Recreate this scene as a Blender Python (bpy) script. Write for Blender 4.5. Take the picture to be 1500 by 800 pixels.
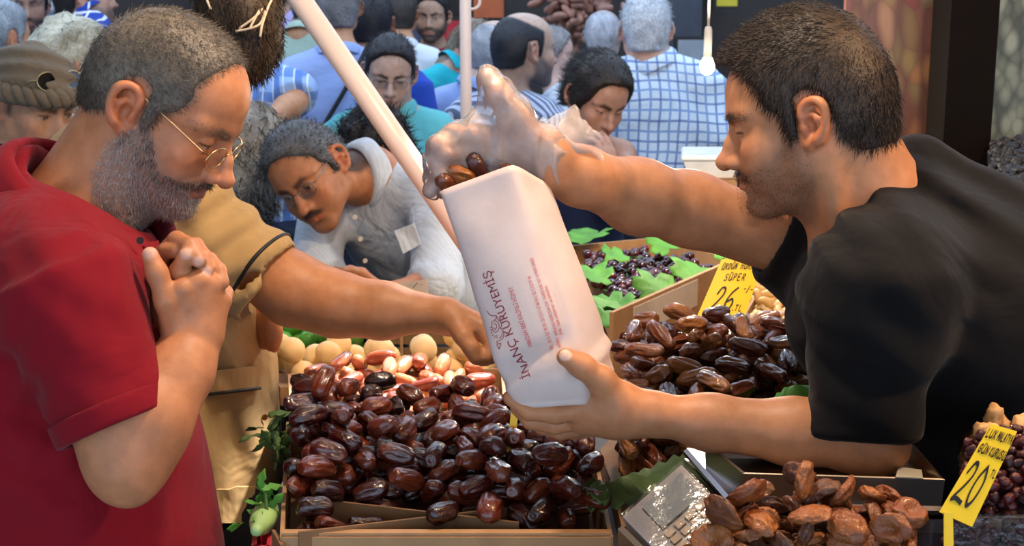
import bpy, math, random
import numpy as np
from mathutils import Vector, Matrix

for _o in list(bpy.data.objects):
    bpy.data.objects.remove(_o)
scene = bpy.context.scene
COL = scene.collection
random.seed(7)
RNG = np.random.default_rng(7)

# ---------------------------------------------------------------- camera
F = 2030.0                      # focal length in pixels of the 1500 x 800 frame
CAMZ = 1.75
PITCH = math.atan(416.0 / F)
SP, CP = math.sin(PITCH), math.cos(PITCH)
cam_data = bpy.data.cameras.new('camera')
cam_data.sensor_width = 36.0
cam_data.lens = 36.0 * F / 1500.0
cam_data.clip_start = 0.05
cam_data.dof.use_dof = True
cam_data.dof.focus_distance = 1.62
cam_data.dof.aperture_fstop = 14.0
cam = bpy.data.objects.new('camera', cam_data)
cam.location = (0, 0, CAMZ)
cam.rotation_euler = (math.pi / 2 - PITCH, 0, 0)
COL.objects.link(cam)
scene.camera = cam

def W(px, py, d):
    """pixel of the 1500 x 800 photograph at view depth d -> world point"""
    x = (px - 750.0) / F * d
    y = -(py - 400.0) / F * d
    return np.array([x, d * CP + y * SP, CAMZ - d * SP + y * CP])

def PZ(px, py, z):
    """pixel -> point on the horizontal plane at height z"""
    k = SP + CP * (py - 400.0) / F
    return W(px, py, (CAMZ - z) / k)

def S(d):
    return d / F                # metres per pixel at depth d

# ---------------------------------------------------------------- light
world = bpy.data.worlds.new('world')
scene.world = world
world.use_nodes = True
_bg = world.node_tree.nodes['Background']
_bg.inputs['Color'].default_value = (0.60, 0.77, 1.0, 1)
_bg.inputs['Strength'].default_value = 2.5
scene.view_settings.view_transform = 'Standard'
scene.view_settings.look = 'None'
scene.view_settings.exposure = 0.08
scene.view_settings.gamma = 1.0
scene.view_settings.use_curve_mapping = False

# ---------------------------------------------------------------- helpers
def lin(h):
    """sRGB hex or 0-255 tuple -> linear rgb"""
    if isinstance(h, str):
        h = h.lstrip('#')
        h = [int(h[i:i + 2], 16) for i in (0, 2, 4)]
    out = []
    for c in h[:3]:
        c = c / 255.0
        out.append(c / 12.92 if c <= 0.04045 else ((c + 0.055) / 1.055) ** 2.4)
    return tuple(out)

def link(o):
    COL.objects.link(o)
    return o

def tag(o, label=None, cat=None, group=None, kind=None):
    if label: o['label'] = label
    if cat: o['category'] = cat
    if group: o['group'] = group
    if kind: o['kind'] = kind
    return o

def empty(name, loc, label=None, cat=None, group=None):
    o = bpy.data.objects.new(name, None)
    o.empty_display_size = 0.05
    o.location = loc
    link(o)
    return tag(o, label, cat, group)

def mesh_from(name, V, Fc, smooth=True):
    V = np.asarray(V, dtype=np.float32)
    me = bpy.data.meshes.new(name)
    if isinstance(Fc, np.ndarray):
        n = Fc.shape[1]
        me.vertices.add(len(V)); me.vertices.foreach_set('co', V.ravel())
        me.loops.add(Fc.size); me.loops.foreach_set('vertex_index', Fc.ravel().astype(np.int32))
        me.polygons.add(len(Fc))
        me.polygons.foreach_set('loop_start', np.arange(0, Fc.size, n, dtype=np.int32))
        me.polygons.foreach_set('loop_total', np.full(len(Fc), n, dtype=np.int32))
        me.update(calc_edges=True)
        me.validate()
    else:
        me.from_pydata([tuple(map(float, v)) for v in V], [], [tuple(int(i) for i in f) for f in Fc])
        me.update()
    if smooth:
        me.polygons.foreach_set('use_smooth', np.ones(len(me.polygons), dtype=bool))
    return me

def obj(name, me, mat=None, parent=None, loc=None):
    o = bpy.data.objects.new(name, me)
    link(o)
    if mat and not me.materials:
        me.materials.append(mat)
    if parent is not None:
        o.parent = parent
        def wm(q):
            return q.matrix_basis if q.parent is None else wm(q.parent) @ q.matrix_parent_inverse @ q.matrix_basis
        M = wm(parent)
        # geometry is written in world space: undo the parent's own placing
        o.matrix_parent_inverse = M.inverted()
    if loc is not None:
        o.location = loc
    return o

def set_col(me, C):
    a = me.color_attributes.new('Col', 'FLOAT_COLOR', 'POINT')
    C4 = np.ones((len(C), 4), dtype=np.float32); C4[:, :3] = C
    a.data.foreach_set('color', C4.ravel())

class MB:
    """collects simple solids into one mesh"""
    def __init__(s): s.v = []; s.f = []
    def add(s, V, Fc):
        b = len(s.v); s.v += [tuple(map(float, v)) for v in V]
        s.f += [tuple(i + b for i in f) for f in Fc]
    def box(s, lo, hi, M=None):
        V = [(x, y, z) for x in (lo[0], hi[0]) for y in (lo[1], hi[1]) for z in (lo[2], hi[2])]
        if M is not None: V = [M @ Vector(v) for v in V]
        s.add(V, [(0, 1, 3, 2), (4, 6, 7, 5), (0, 4, 5, 1), (2, 3, 7, 6), (0, 2, 6, 4), (1, 5, 7, 3)])
    def hexa(s, V):            # 8 points: bottom loop of four, top loop of four
        s.add(V, [(3, 2, 1, 0), (4, 5, 6, 7), (0, 1, 5, 4), (1, 2, 6, 5), (2, 3, 7, 6), (3, 0, 4, 7)])
    def slab(s, quad, t):      # quad of four points thickened by vector t
        q = [np.array(p, float) for p in quad]; t = np.array(t, float)
        s.hexa([p for p in q] + [p + t for p in q])
    def tube(s, pts, r, n=10, cap=True):
        pts = [np.array(p, float) for p in pts]
        if np.isscalar(r): r = [r] * len(pts)
        b = len(s.v)
        prev = None
        for i, p in enumerate(pts):
            t = pts[min(i + 1, len(pts) - 1)] - pts[max(i - 1, 0)]
            t = t / (np.linalg.norm(t) + 1e-9)
            if prev is None:
                a = np.cross(t, [0, 0, 1.0]); 
                if np.linalg.norm(a) < 1e-3: a = np.cross(t, [1.0, 0, 0])
            else:
                a = prev - t * np.dot(prev, t)
            a = a / np.linalg.norm(a); prev = a
            c = np.cross(t, a)
            for k in range(n):
                w = 2 * math.pi * k / n
                s.v.append(tuple(p + r[i] * (math.cos(w) * a + math.sin(w) * c)))
        for i in range(len(pts) - 1):
            for k in range(n):
                k2 = (k + 1) % n
                s.f.append((b + i * n + k, b + (i + 1) * n + k, b + (i + 1) * n + k2, b + i * n + k2))
        if cap:
            s.f.append(tuple(b + k for k in range(n)))
            e = b + (len(pts) - 1) * n
            s.f.append(tuple(e + n - 1 - k for k in range(n)))
    def build(s, name, mat, parent=None, smooth=False):
        me = mesh_from(name, s.v, s.f, smooth)
        return obj(name, me, mat, parent)

def catmull(pts, n=8):
    pts = [np.array(p, float) for p in pts]
    P = [pts[0]] + pts + [pts[-1]]
    out = []
    for i in range(len(pts) - 1):
        p0, p1, p2, p3 = P[i:i + 4]
        for j in range(n):
            t = j / n
            out.append(0.5 * ((2 * p1) + (-p0 + p2) * t + (2 * p0 - 5 * p1 + 4 * p2 - p3) * t * t + (-p0 + 3 * p1 - 3 * p2 + p3) * t ** 3))
    out.append(pts[-1])
    return out

# ---------------------------------------------------------------- implicit modelling
f32 = np.float32

def unit(v):
    v = np.asarray(v, float)
    return v / (np.linalg.norm(v) + 1e-12)

class SDF:
    """smooth blends of tapered limbs, ellipsoids and outlines, meshed by surface nets"""
    def __init__(s):
        s.ops = []; s.R = np.eye(3); s.o = np.zeros(3); s.sc = 1.0; s.disp = None
    def frame(s, R=None, o=None, sc=1.0):
        s.R = np.eye(3) if R is None else np.asarray(R, float)
        s.o = np.zeros(3) if o is None else np.asarray(o, float)
        s.sc = sc
        return s
    def pt(s, p): return s.R @ (np.asarray(p, float) * s.sc) + s.o
    def _add(s, op, k, f, c, br): s.ops.append((op, k * s.sc, f, c, br))
    def cone(s, a, b, ra, rb=None, k=0.01, op='u', flat=None):
        rb = ra if rb is None else rb
        A, B = s.pt(a), s.pt(b); ra *= s.sc; rb *= s.sc
        s._add(op, k, f_cone(A, B, ra, rb, flat), (A + B) / 2, np.linalg.norm(B - A) / 2 + max(ra, rb))
        return s
    def chain(s, pts, rs, k=0.01, op='u', flat=None):
        for i in range(len(pts) - 1):
            s.cone(pts[i], pts[i + 1], rs[i], rs[i + 1], k, op, flat)
        return s
    def ell(s, c, r, k=0.01, op='u', rot=None):
        C = s.pt(c); r = np.asarray(r, float) * s.sc
        if r.ndim == 0: r = np.array([r] * 3)
        R = s.R if rot is None else s.R @ np.asarray(rot, float)
        s._add(op, k, f_ell(C, R, r), C, r.max())
        return s
    def capped(s, a, b, ra, rb, k=0.01, op='u', rnd=0.003):
        A, B = s.pt(a), s.pt(b)
        s._add(op, k, f_capped(A, B, ra * s.sc, rb * s.sc, rnd * s.sc), (A + B) / 2, np.linalg.norm(B - A) / 2 + max(ra, rb) * s.sc)
        return s
    def box(s, c, h, k=0.01, op='u', rot=None, rnd=0.0):
        C = s.pt(c); R = s.R if rot is None else s.R @ np.asarray(rot, float)
        h = np.asarray(h, float) * s.sc
        s._add(op, k, f_box(C, R, h, rnd * s.sc), C, np.linalg.norm(h))
        return s
    def poly(s, pts, k=0.01, op='i', half=1.0):
        """outline in the local x-z plane, extruded along local y"""
        s._add(op, k, f_poly(s.R, s.o, s.sc, np.asarray(pts, float), half), s.o, 1.0)
        return s
    def half(s, p, n, k=0.005, op='i'):
        P = s.pt(p); N = s.R @ unit(n)
        s._add(op, k, lambda X: ((X - P.astype(f32)) @ N.astype(f32)), P, 5.0)
        return s
    def ev(s, P, ops=None):
        d = np.full(len(P), 1e3, f32)
        for (op, k, f, c, br) in (s.ops if ops is None else ops):
            q = f(P)
            if op == 'u':
                if k > 1e-6:
                    h = np.maximum(k - np.abs(d - q), 0) / k
                    d = np.minimum(d, q) - h * h * (k * 0.25)
                else: d = np.minimum(d, q)
            else:
                if op == 's': q = -q
                if k > 1e-6:
                    h = np.maximum(k - np.abs(d - q), 0) / k
                    d = np.maximum(d, q) + h * h * (k * 0.25)
                else: d = np.maximum(d, q)
        if s.disp is not None:
            d = d + s.disp(P)
        return d
    def mesh(s, name, h, pad=0.012):
        B = 16
        us = [o for o in s.ops if o[0] == 'u']
        lo = np.min([o[3] - o[4] for o in us], axis=0) - pad
        hi = np.max([o[3] + o[4] for o in us], axis=0) + pad
        nb = np.ceil((hi - lo) / (h * B)).astype(int)
        gi = np.stack(np.meshgrid(*[np.arange(n) for n in nb], indexing='ij'), -1).reshape(-1, 3)
        ctr = (lo + (gi + 0.5) * h * B).astype(f32)
        rb = h * B * 0.5 * 1.7321
        D = np.stack([o[2](ctr) for o in s.ops])
        dd = s.ev(ctr)
        act = np.where(np.abs(dd) < rb * 1.6 + 0.004)[0]
        N = (nb * B + 2).astype(np.int64)
        ax = np.arange(B + 1)
        loc = np.stack(np.meshgrid(ax, ax, ax, indexing='ij'), -1).reshape(-1, 3)
        locw = (loc * h).astype(f32)
        corner = np.array([(i, j, k) for i in (0, 1) for j in (0, 1) for k in (0, 1)])
        edges = [(a, b) for a in range(8) for b in range(a + 1, 8) if np.abs(corner[a] - corner[b]).sum() == 1]
        VK, VP, Q = [], [], []
        for bi in act:
            keep = []
            anyu = False
            for oi, o in enumerate(s.ops):
                v = D[oi, bi]
                if o[0] in 'us':
                    if v < rb * 1.6 + o[1] + 0.004:
                        keep.append(o); anyu |= o[0] == 'u'
                else:
                    if v > -(rb * 1.6 + o[1] + 0.004): keep.append(o)
            if not anyu: continue
            base = gi[bi] * B
            P = locw + (lo + base * h).astype(f32)
            val = s.ev(P, keep).reshape(B + 1, B + 1, B + 1)
            sg = val < 0
            if sg.all() or not sg.any(): continue
            c8 = np.stack([sg[i:i + B, j:j + B, k:k + B] for i, j, k in corner])
            ns = c8.sum(0)
            cells = np.argwhere((ns > 0) & (ns < 8))
            if len(cells):
                cv = np.stack([val[cells[:, 0] + i, cells[:, 1] + j, cells[:, 2] + k] for i, j, k in corner], 1)
                acc = np.zeros((len(cells), 3)); cnt = np.zeros(len(cells))
                for a, b in edges:
                    va, vb = cv[:, a], cv[:, b]
                    m = (va < 0) != (vb < 0)
                    t = np.where(m, va / np.where(m, va - vb, 1), 0)
                    acc += np.where(m[:, None], corner[a] + t[:, None] * (corner[b] - corner[a]), 0)
                    cnt += m
                pos = cells + acc / cnt[:, None]
                g = cells + base
                VK.append((g[:, 0] * N[1] + g[:, 1]) * N[2] + g[:, 2])
                VP.append(lo + (base + pos) * h)
            for axn in range(3):
                sl0 = [slice(0, B)] * 3; sl1 = [slice(0, B)] * 3
                sl1[axn] = slice(1, B + 1)
                a, b = sg[tuple(sl0)], sg[tuple(sl1)]
                e = np.argwhere(a != b)
                if not len(e): continue
                u, v = (axn + 1) % 3, (axn + 2) % 3
                g = e + base
                du = np.zeros(3, int); du[u] = 1
                dv = np.zeros(3, int); dv[v] = 1
                qs = [g - du - dv, g - dv, g, g - du]
                kk = np.stack([(q[:, 0] * N[1] + q[:, 1]) * N[2] + q[:, 2] for q in qs], 1)
                fl = ~a[tuple(e.T)]
                kk[fl] = kk[fl][:, ::-1]
                Q.append(kk)
        VK = np.concatenate(VK); VP = np.concatenate(VP); Q = np.concatenate(Q)
        order = np.argsort(VK); VK = VK[order]; VP = VP[order]
        ix = np.searchsorted(VK, Q); ix = np.clip(ix, 0, len(VK) - 1)
        ok = (VK[ix] == Q).all(1)
        me = mesh_from(name, VP, ix[ok])
        if not ok.all():                       # close the few pin holes left between blocks
            import bmesh
            bm = bmesh.new(); bm.from_mesh(me)
            bmesh.ops.holes_fill(bm, edges=[e_ for e_ in bm.edges if e_.is_boundary], sides=12)
            for f_ in bm.faces: f_.smooth = True
            bmesh.ops.triangulate(bm, faces=[f_ for f_ in bm.faces if len(f_.verts) != 4])
            tri = [f_ for f_ in bm.faces if len(f_.verts) == 3]
            me2 = bpy.data.meshes.new(name); bm.to_mesh(me2); bm.free()
            bpy.data.meshes.remove(me); me = me2
        return me

def f_cone(A, B, ra, rb, flat=None):
    ab = (B - A); L2 = float(ab @ ab) + 1e-12
    A32, ab32 = A.astype(f32), ab.astype(f32)
    if flat is not None:
        n, fs = unit(flat[0]).astype(f32), flat[1]
    def f(P):
        X = P - A32
        if flat is not None:
            # squash: thinner along n by factor fs
            off = X @ n
            t = np.clip((X @ ab32) / L2, 0, 1)
            off = off - t * float(ab32 @ n)
            Y = X - t[:, None] * ab32
            r = np.sqrt(np.maximum((Y * Y).sum(1) - off * off, 0) + (off / fs) ** 2)
            return (r - (ra + t * (rb - ra))) * (0.5 + 0.5 * fs)
        xa = X @ ab32
        t = np.clip(xa / L2, 0, 1)
        return np.sqrt(np.maximum(np.einsum('ij,ij->i', X, X) - t * (2 * xa - t * L2), 0)) - (ra + t * (rb - ra))
    return f

def f_ell(C, R, r):
    C32 = C.astype(f32); R32 = R.astype(f32); ir = (1 / r).astype(f32)
    def f(P):
        q = (P - C32) @ R32
        q = q * ir
        k0 = np.sqrt(np.einsum('ij,ij->i', q, q)) + 1e-6
        q = q * ir
        k1 = np.sqrt(np.einsum('ij,ij->i', q, q)) + 1e-6
        return k0 * (k0 - 1) / k1
    return f

def f_capped(A, B, ra, rb, rnd):
    ab = B - A; L = np.linalg.norm(ab); u = (ab / L).astype(f32); C = ((A + B) / 2).astype(f32); h = L / 2
    def f(P):
        X = P - C
        t = X @ u
        Y = X - t[:, None] * u
        r = np.sqrt((Y * Y).sum(1))
        w = np.clip(t / L + 0.5, 0, 1)
        dx = r - (ra + w * (rb - ra)) + rnd; dy = np.abs(t) - h + rnd
        return np.sqrt(np.maximum(dx, 0) ** 2 + np.maximum(dy, 0) ** 2) + np.minimum(np.maximum(dx, dy), 0) - rnd
    return f

def f_box(C, R, h, rnd):
    C32 = C.astype(f32); R32 = R.astype(f32); h32 = (h - rnd).astype(f32)
    def f(P):
        q = np.abs((P - C32) @ R32) - h32
        return np.sqrt((np.maximum(q, 0) ** 2).sum(1)) + np.minimum(q.max(1), 0) - rnd
    return f

def f_poly(R, o, sc, pts, half):
    R32 = R.astype(f32); o32 = o.astype(f32)
    def f(P):
        q = ((P - o32) @ R32) / sc
        x, z = q[:, 0], q[:, 2]
        d = np.full(len(P), 1e9, f32); inside = np.zeros(len(P), bool)
        n = len(pts)
        for i in range(n):
            a, b = pts[i], pts[(i + 1) % n]
            ex, ez = b - a
            wx, wz = x - a[0], z - a[1]
            t = np.clip((wx * ex + wz * ez) / (ex * ex + ez * ez + 1e-12), 0, 1)
            d = np.minimum(d, (wx - ex * t) ** 2 + (wz - ez * t) ** 2)
            c = (a[1] > z) != (b[1] > z)
            if ez != 0:
                inside ^= c & (x < (b[0] - a[0]) * (z - a[1]) / ez + a[0])
        d = np.sqrt(d)
        d = np.where(inside, -d, d)
        return np.maximum(d, np.abs(q[:, 1]) - half).astype(f32) * sc
    return f

def snoise(P, freq, seed=0, oct=2):
    """cheap smooth noise, about -1..1"""
    key = (freq, seed, oct)
    if key not in _SN:
        r = np.random.default_rng(seed)
        wv, ph, am = [], [], []
        for o in range(oct):
            for i in range(4):
                w = r.normal(size=3); wv.append(w / np.linalg.norm(w) * freq * (2 ** o) * r.uniform(0.7, 1.4))
                ph.append(r.uniform(0, 6.28)); am.append(.45 * .5 ** o)
        _SN[key] = (np.array(wv, f32).T, np.array(ph, f32), np.array(am, f32))
    wv, ph, am = _SN[key]
    return np.sin(np.asarray(P, f32) @ wv + ph) @ am
_SN = {}

def sstep(e0, e1, x):
    t = np.clip((x - e0) / (e1 - e0), 0, 1)
    return t * t * (3 - 2 * t)

def facing(deg, pitch=0, roll=0):
    """frame with columns forward, left, up; deg 0 = +x (picture right), -90 = towards the camera; pitch > 0 looks down"""
    a, p, r = math.radians(deg), math.radians(pitch), math.radians(roll)
    f = np.array([math.cos(a) * math.cos(p), math.sin(a) * math.cos(p), -math.sin(p)])
    l = np.array([-math.sin(a), math.cos(a), 0])
    u = np.cross(f, l)
    l2 = l * math.cos(r) + u * math.sin(r)
    u2 = np.cross(f, l2)
    return np.stack([f, l2, u2], 1)

def mesh_arrays(me):
    n = len(me.vertices)
    V = np.empty(n * 3, f32); me.vertices.foreach_get('co', V)
    Nn = np.empty(n * 3, f32); me.vertex_normals.foreach_get('vector', Nn)
    return V.reshape(-1, 3), Nn.reshape(-1, 3)

def strands(P, D, length, r0, rng, bend=0.3, seg=2):
    """tapered three sided hairs rooted at P growing along D; returns V, F, root index"""
    n = len(P)
    L = (length * rng.uniform(0.6, 1.15, n))[:, None]
    up = rng.normal(size=(n, 3)); up -= D * (up * D).sum(1, keepdims=True)
    up /= np.linalg.norm(up, axis=1, keepdims=True) + 1e-9
    sd = np.cross(D, up)
    V = []; 
    for j in range(seg):
        t = j / seg
        c = P + D * L * t + up * (bend * L * t * t)
        rr = r0 * (1 - 0.55 * t)
        for w in (0, 2.094, 4.189):
            V.append(c + rr * (math.cos(w) * up + math.sin(w) * sd))
    V.append(P + D * L + up * bend * L)
    V = np.stack(V, 1)                                # n, 3*seg+1, 3
    m = 3 * seg + 1
    F_ = []
    for j in range(seg - 1):
        for k in range(3):
            a, b = j * 3 + k, j * 3 + (k + 1) % 3
            F_ += [(a, b, b + 3), (a, b + 3, a + 3)]
    e = (seg - 1) * 3
    for k in range(3): F_.append((e + k, e + (k + 1) % 3, m - 1))
    F_ = np.array(F_)
    Fa = (F_[None] + (np.arange(n) * m)[:, None, None]).reshape(-1, 3)
    return V.reshape(-1, 3), Fa, np.repeat(np.arange(n), m)
# ---------------------------------------------------------------- materials
class NT:
    def __init__(s, name):
        s.m = bpy.data.materials.new(name); s.m.use_nodes = True
        s.t = s.m.node_tree; s.n = s.t.nodes
        s.b = s.n['Principled BSDF']
        s.out = s.n['Material Output']
    def new(s, kind, **kw):
        nd = s.n.new(kind)
        for k, v in kw.items():
            if k in nd.inputs: nd.inputs[k].default_value = v
            else: setattr(nd, k, v)
        return nd
    def ln(s, a, b): s.t.links.new(a, b)
    def coord(s, kind='Object'):
        return s.new('ShaderNodeTexCoord').outputs[kind]
    def noise(s, scale, detail=3, vec=None, rough=0.55, dist=0.0):
        nd = s.new('ShaderNodeTexNoise')
        nd.inputs['Scale'].default_value = scale
        nd.inputs['Detail'].default_value = detail
        nd.inputs['Roughness'].default_value = rough
        nd.inputs['Distortion'].default_value = dist
        if vec is not None: s.ln(vec, nd.inputs['Vector'])
        return nd.outputs['Fac']
    def ramp(s, fac, stops):
        nd = s.new('ShaderNodeValToRGB')
        el = nd.color_ramp.elements
        while len(el) < len(stops): el.new(0.5)
        for e, (p, c) in zip(el, stops):
            e.position = p; e.color = (*c[:3], 1)
        s.ln(fac, nd.inputs['Fac'])
        return nd.outputs['Color']
    def mix(s, fac, a, b, blend='MIX'):
        nd = s.new('ShaderNodeMix', data_type='RGBA', blend_type=blend)
        for sock, v in ((nd.inputs[0], fac), (nd.inputs[6], a), (nd.inputs[7], b)):
            if hasattr(v, 'is_linked') or hasattr(v, 'node'): s.ln(v, sock)
            elif isinstance(v, (int, float)): sock.default_value = v
            else: sock.default_value = (*v[:3], 1)
        return nd.outputs[2]
    def math(s, op, a, b=0.0, c=0.0):
        nd = s.new('ShaderNodeMath', operation=op)
        for sock, v in zip(nd.inputs, (a, b, c)):
            if hasattr(v, 'node'): s.ln(v, sock)
            else: sock.default_value = v
        return nd.outputs[0]
    def bump(s, h, strength=0.3, dist=0.002, prev=None):
        nd = s.new('ShaderNodeBump')
        nd.inputs['Strength'].default_value = strength
        nd.inputs['Distance'].default_value = dist
        s.ln(h, nd.inputs['Height'])
        if prev is not None: s.ln(prev, nd.inputs['Normal'])
        s.ln(nd.outputs['Normal'], s.b.inputs['Normal'])
        return nd.outputs['Normal']
    def set(s, **kw):
        for k, v in kw.items():
            s.b.inputs[k.replace('_', ' ')].default_value = v
        return s

MATS = {}
def plain(name, c, rough=0.5, metal=0.0, var=0.12, scale=12.0, bump=0.0, bscale=80.0, bdist=0.002, spec=0.5, **kw):
    if name in MATS: return MATS[name]
    t = NT(name)
    c = lin(c) if not isinstance(c, tuple) else c
    v = t.coord()
    nz = t.noise(scale, 3, v)
    col = t.ramp(nz, [(0.3, tuple(x * (1 - var) for x in c)), (0.7, tuple(min(1, x * (1 + var)) for x in c))])
    t.ln(col, t.b.inputs['Base Color'])
    t.set(Roughness=rough, Metallic=metal)
    t.b.inputs['Specular IOR Level'].default_value = spec
    for k, val in kw.items(): t.b.inputs[k.replace('_', ' ')].default_value = val
    if bump: t.bump(t.noise(bscale, 4, v), bump, bdist)
    MATS[name] = t.m
    return t.m

def fabric(name, c, rough=0.85, weave=900.0, fold=9.0, foldamt=0.35, pattern=None):
    """woven cloth with soft creases; pattern adds stripes or checks as dyed yarn"""
    if name in MATS: return MATS[name]
    t = NT(name)
    c = lin(c) if not isinstance(c, tuple) else c
    v = t.coord()
    nz = t.noise(5.0, 3, v)
    col = t.ramp(nz, [(0.25, tuple(x * 0.9 for x in c)), (0.75, tuple(min(1, x * 1.08) for x in c))])
    if pattern:
        sep = t.new('ShaderNodeSeparateXYZ'); t.ln(v, sep.inputs[0])
        ax = {'x': sep.outputs[0], 'y': sep.outputs[1], 'z': sep.outputs[2]}
        # wobble so that the lines follow the cloth
        wob = t.math('MULTIPLY', t.noise(4.0, 1, v), 0.05)
        for (a, period, width, pc) in pattern:
            u = ax[a] if a in ax else t.math('ADD', ax['x'], ax['y'])
            u = t.math('ADD', u, wob)
            fr = t.math('FRACT', t.math('DIVIDE', u, period))
            m = t.math('LESS_THAN', fr, width)
            m = t.math('MULTIPLY', m, 0.8)
            col = t.mix(m, col, lin(pc))
    t.ln(col, t.b.inputs['Base Color'])
    t.set(Roughness=rough)
    t.b.inputs['Specular IOR Level'].default_value = 0.15
    t.b.inputs['Sheen Weight'].default_value = 0.06
    n1 = t.bump(t.noise(fold, 3, v, 0.5, 0.6), foldamt, 0.03)
    t.bump(t.noise(weave, 1, v), 0.12, 0.0012, n1)
    MATS[name] = t.m
    return t.m

def skin_mat():
    if 'skin' in MATS: return MATS['skin']
    t = NT('skin')
    at = t.new('ShaderNodeAttribute', attribute_name='Col')
    v = t.coord()
    nz = t.noise(55.0, 4, v)
    fac = t.ramp(nz, [(0.3, (0.86, 0.84, 0.82)), (0.7, (1.1, 1.1, 1.1))])
    col = t.mix(1.0, at.outputs['Color'], fac, 'MULTIPLY')
    t.ln(col, t.b.inputs['Base Color'])
    t.set(Roughness=0.5)
    t.b.inputs['Specular IOR Level'].default_value = 0.4
    t.b.inputs['Subsurface Weight'].default_value = 0.12
    t.b.inputs['Subsurface Radius'].default_value = (1.0, 0.35, 0.2)
    t.b.inputs['Subsurface Scale'].default_value = 0.008
    n1 = t.bump(t.noise(420.0, 3, v), 0.12, 0.0012)
    t.bump(t.noise(60.0, 3, v), 0.12, 0.004, n1)
    MATS['skin'] = t.m
    return t.m

def hair_mat():
    if 'hair' in MATS: return MATS['hair']
    t = NT('hair')
    at = t.new('ShaderNodeAttribute', attribute_name='Col')
    nz = t.noise(160.0, 3, t.coord())
    fac = t.ramp(nz, [(0.3, (0.7, 0.7, 0.7)), (0.7, (1.25, 1.25, 1.25))])
    t.ln(t.mix(1.0, at.outputs['Color'], fac, 'MULTIPLY'), t.b.inputs['Base Color'])
    t.set(Roughness=0.5)
    t.b.inputs['Specular IOR Level'].default_value = 0.35
    t.bump(t.noise(240.0, 3, t.coord()), 0.5, 0.003)
    MATS['hair'] = t.m
    return t.m

def glass_mat(name, tint=(0.95, 0.97, 1.0), gloss=0.18, rough=0.04):
    """thin clear film: mostly see-through with a sheen"""
    if name in MATS: return MATS[name]
    t = NT(name)
    tr = t.new('ShaderNodeBsdfTransparent'); tr.inputs['Color'].default_value = (*tint, 1)
    gl = t.new('ShaderNodeBsdfGlossy'); gl.inputs['Roughness'].default_value = rough
    fr = t.new('ShaderNodeFresnel'); fr.inputs['IOR'].default_value = 1.45
    f2 = t.math('ADD', fr.outputs[0], gloss * 0.4)
    bp = t.new('ShaderNodeBump'); bp.inputs['Strength'].default_value = 0.3; bp.inputs['Distance'].default_value = 0.004
    t.ln(t.noise(90.0, 3, t.coord()), bp.inputs['Height']); t.ln(bp.outputs[0], gl.inputs['Normal'])
    mx = t.new('ShaderNodeMixShader')
    t.ln(f2, mx.inputs[0]); t.ln(tr.outputs[0], mx.inputs[1]); t.ln(gl.outputs[0], mx.inputs[2])
    t.ln(mx.outputs[0], t.out.inputs['Surface'])
    MATS[name] = t.m
    return t.m

def fruit(name, stops, rough=0.35, bump=0.4, bscale=120.0, bdist=0.003, coat=0.0, spec=0.5, sub=0.0, long=0.0):
    """every copy picks its own tone between the stops"""
    if name in MATS: return MATS[name]
    t = NT(name)
    inf = t.new('ShaderNodeObjectInfo')
    v = t.coord()
    nz = t.noise(40.0, 3, v)
    f = t.math('ADD', t.math('MULTIPLY', inf.outputs['Random'], 0.75), t.math('MULTIPLY', t.math('SUBTRACT', nz, 0.25), 0.5))
    n = len(stops)
    col = t.ramp(f, [(i / max(1, n - 1), lin(c)) for i, c in enumerate(stops)])
    t.ln(col, t.b.inputs['Base Color'])
    t.set(Roughness=rough)
    t.b.inputs['Specular IOR Level'].default_value = spec
    t.b.inputs['Coat Weight'].default_value = coat
    t.b.inputs['Coat Roughness'].default_value = 0.12
    t.b.inputs['Subsurface Weight'].default_value = sub
    t.b.inputs['Subsurface Scale'].default_value = 0.01
    if long:
        mp = t.new('ShaderNodeMapping'); mp.inputs['Scale'].default_value = (long, 1, 1); t.ln(v, mp.inputs[0]); v = mp.outputs[0]
    if bump: t.bump(t.noise(bscale, 4, v, 0.6, 1.2), bump, bdist)
    MATS[name] = t.m
    return t.m
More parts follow.
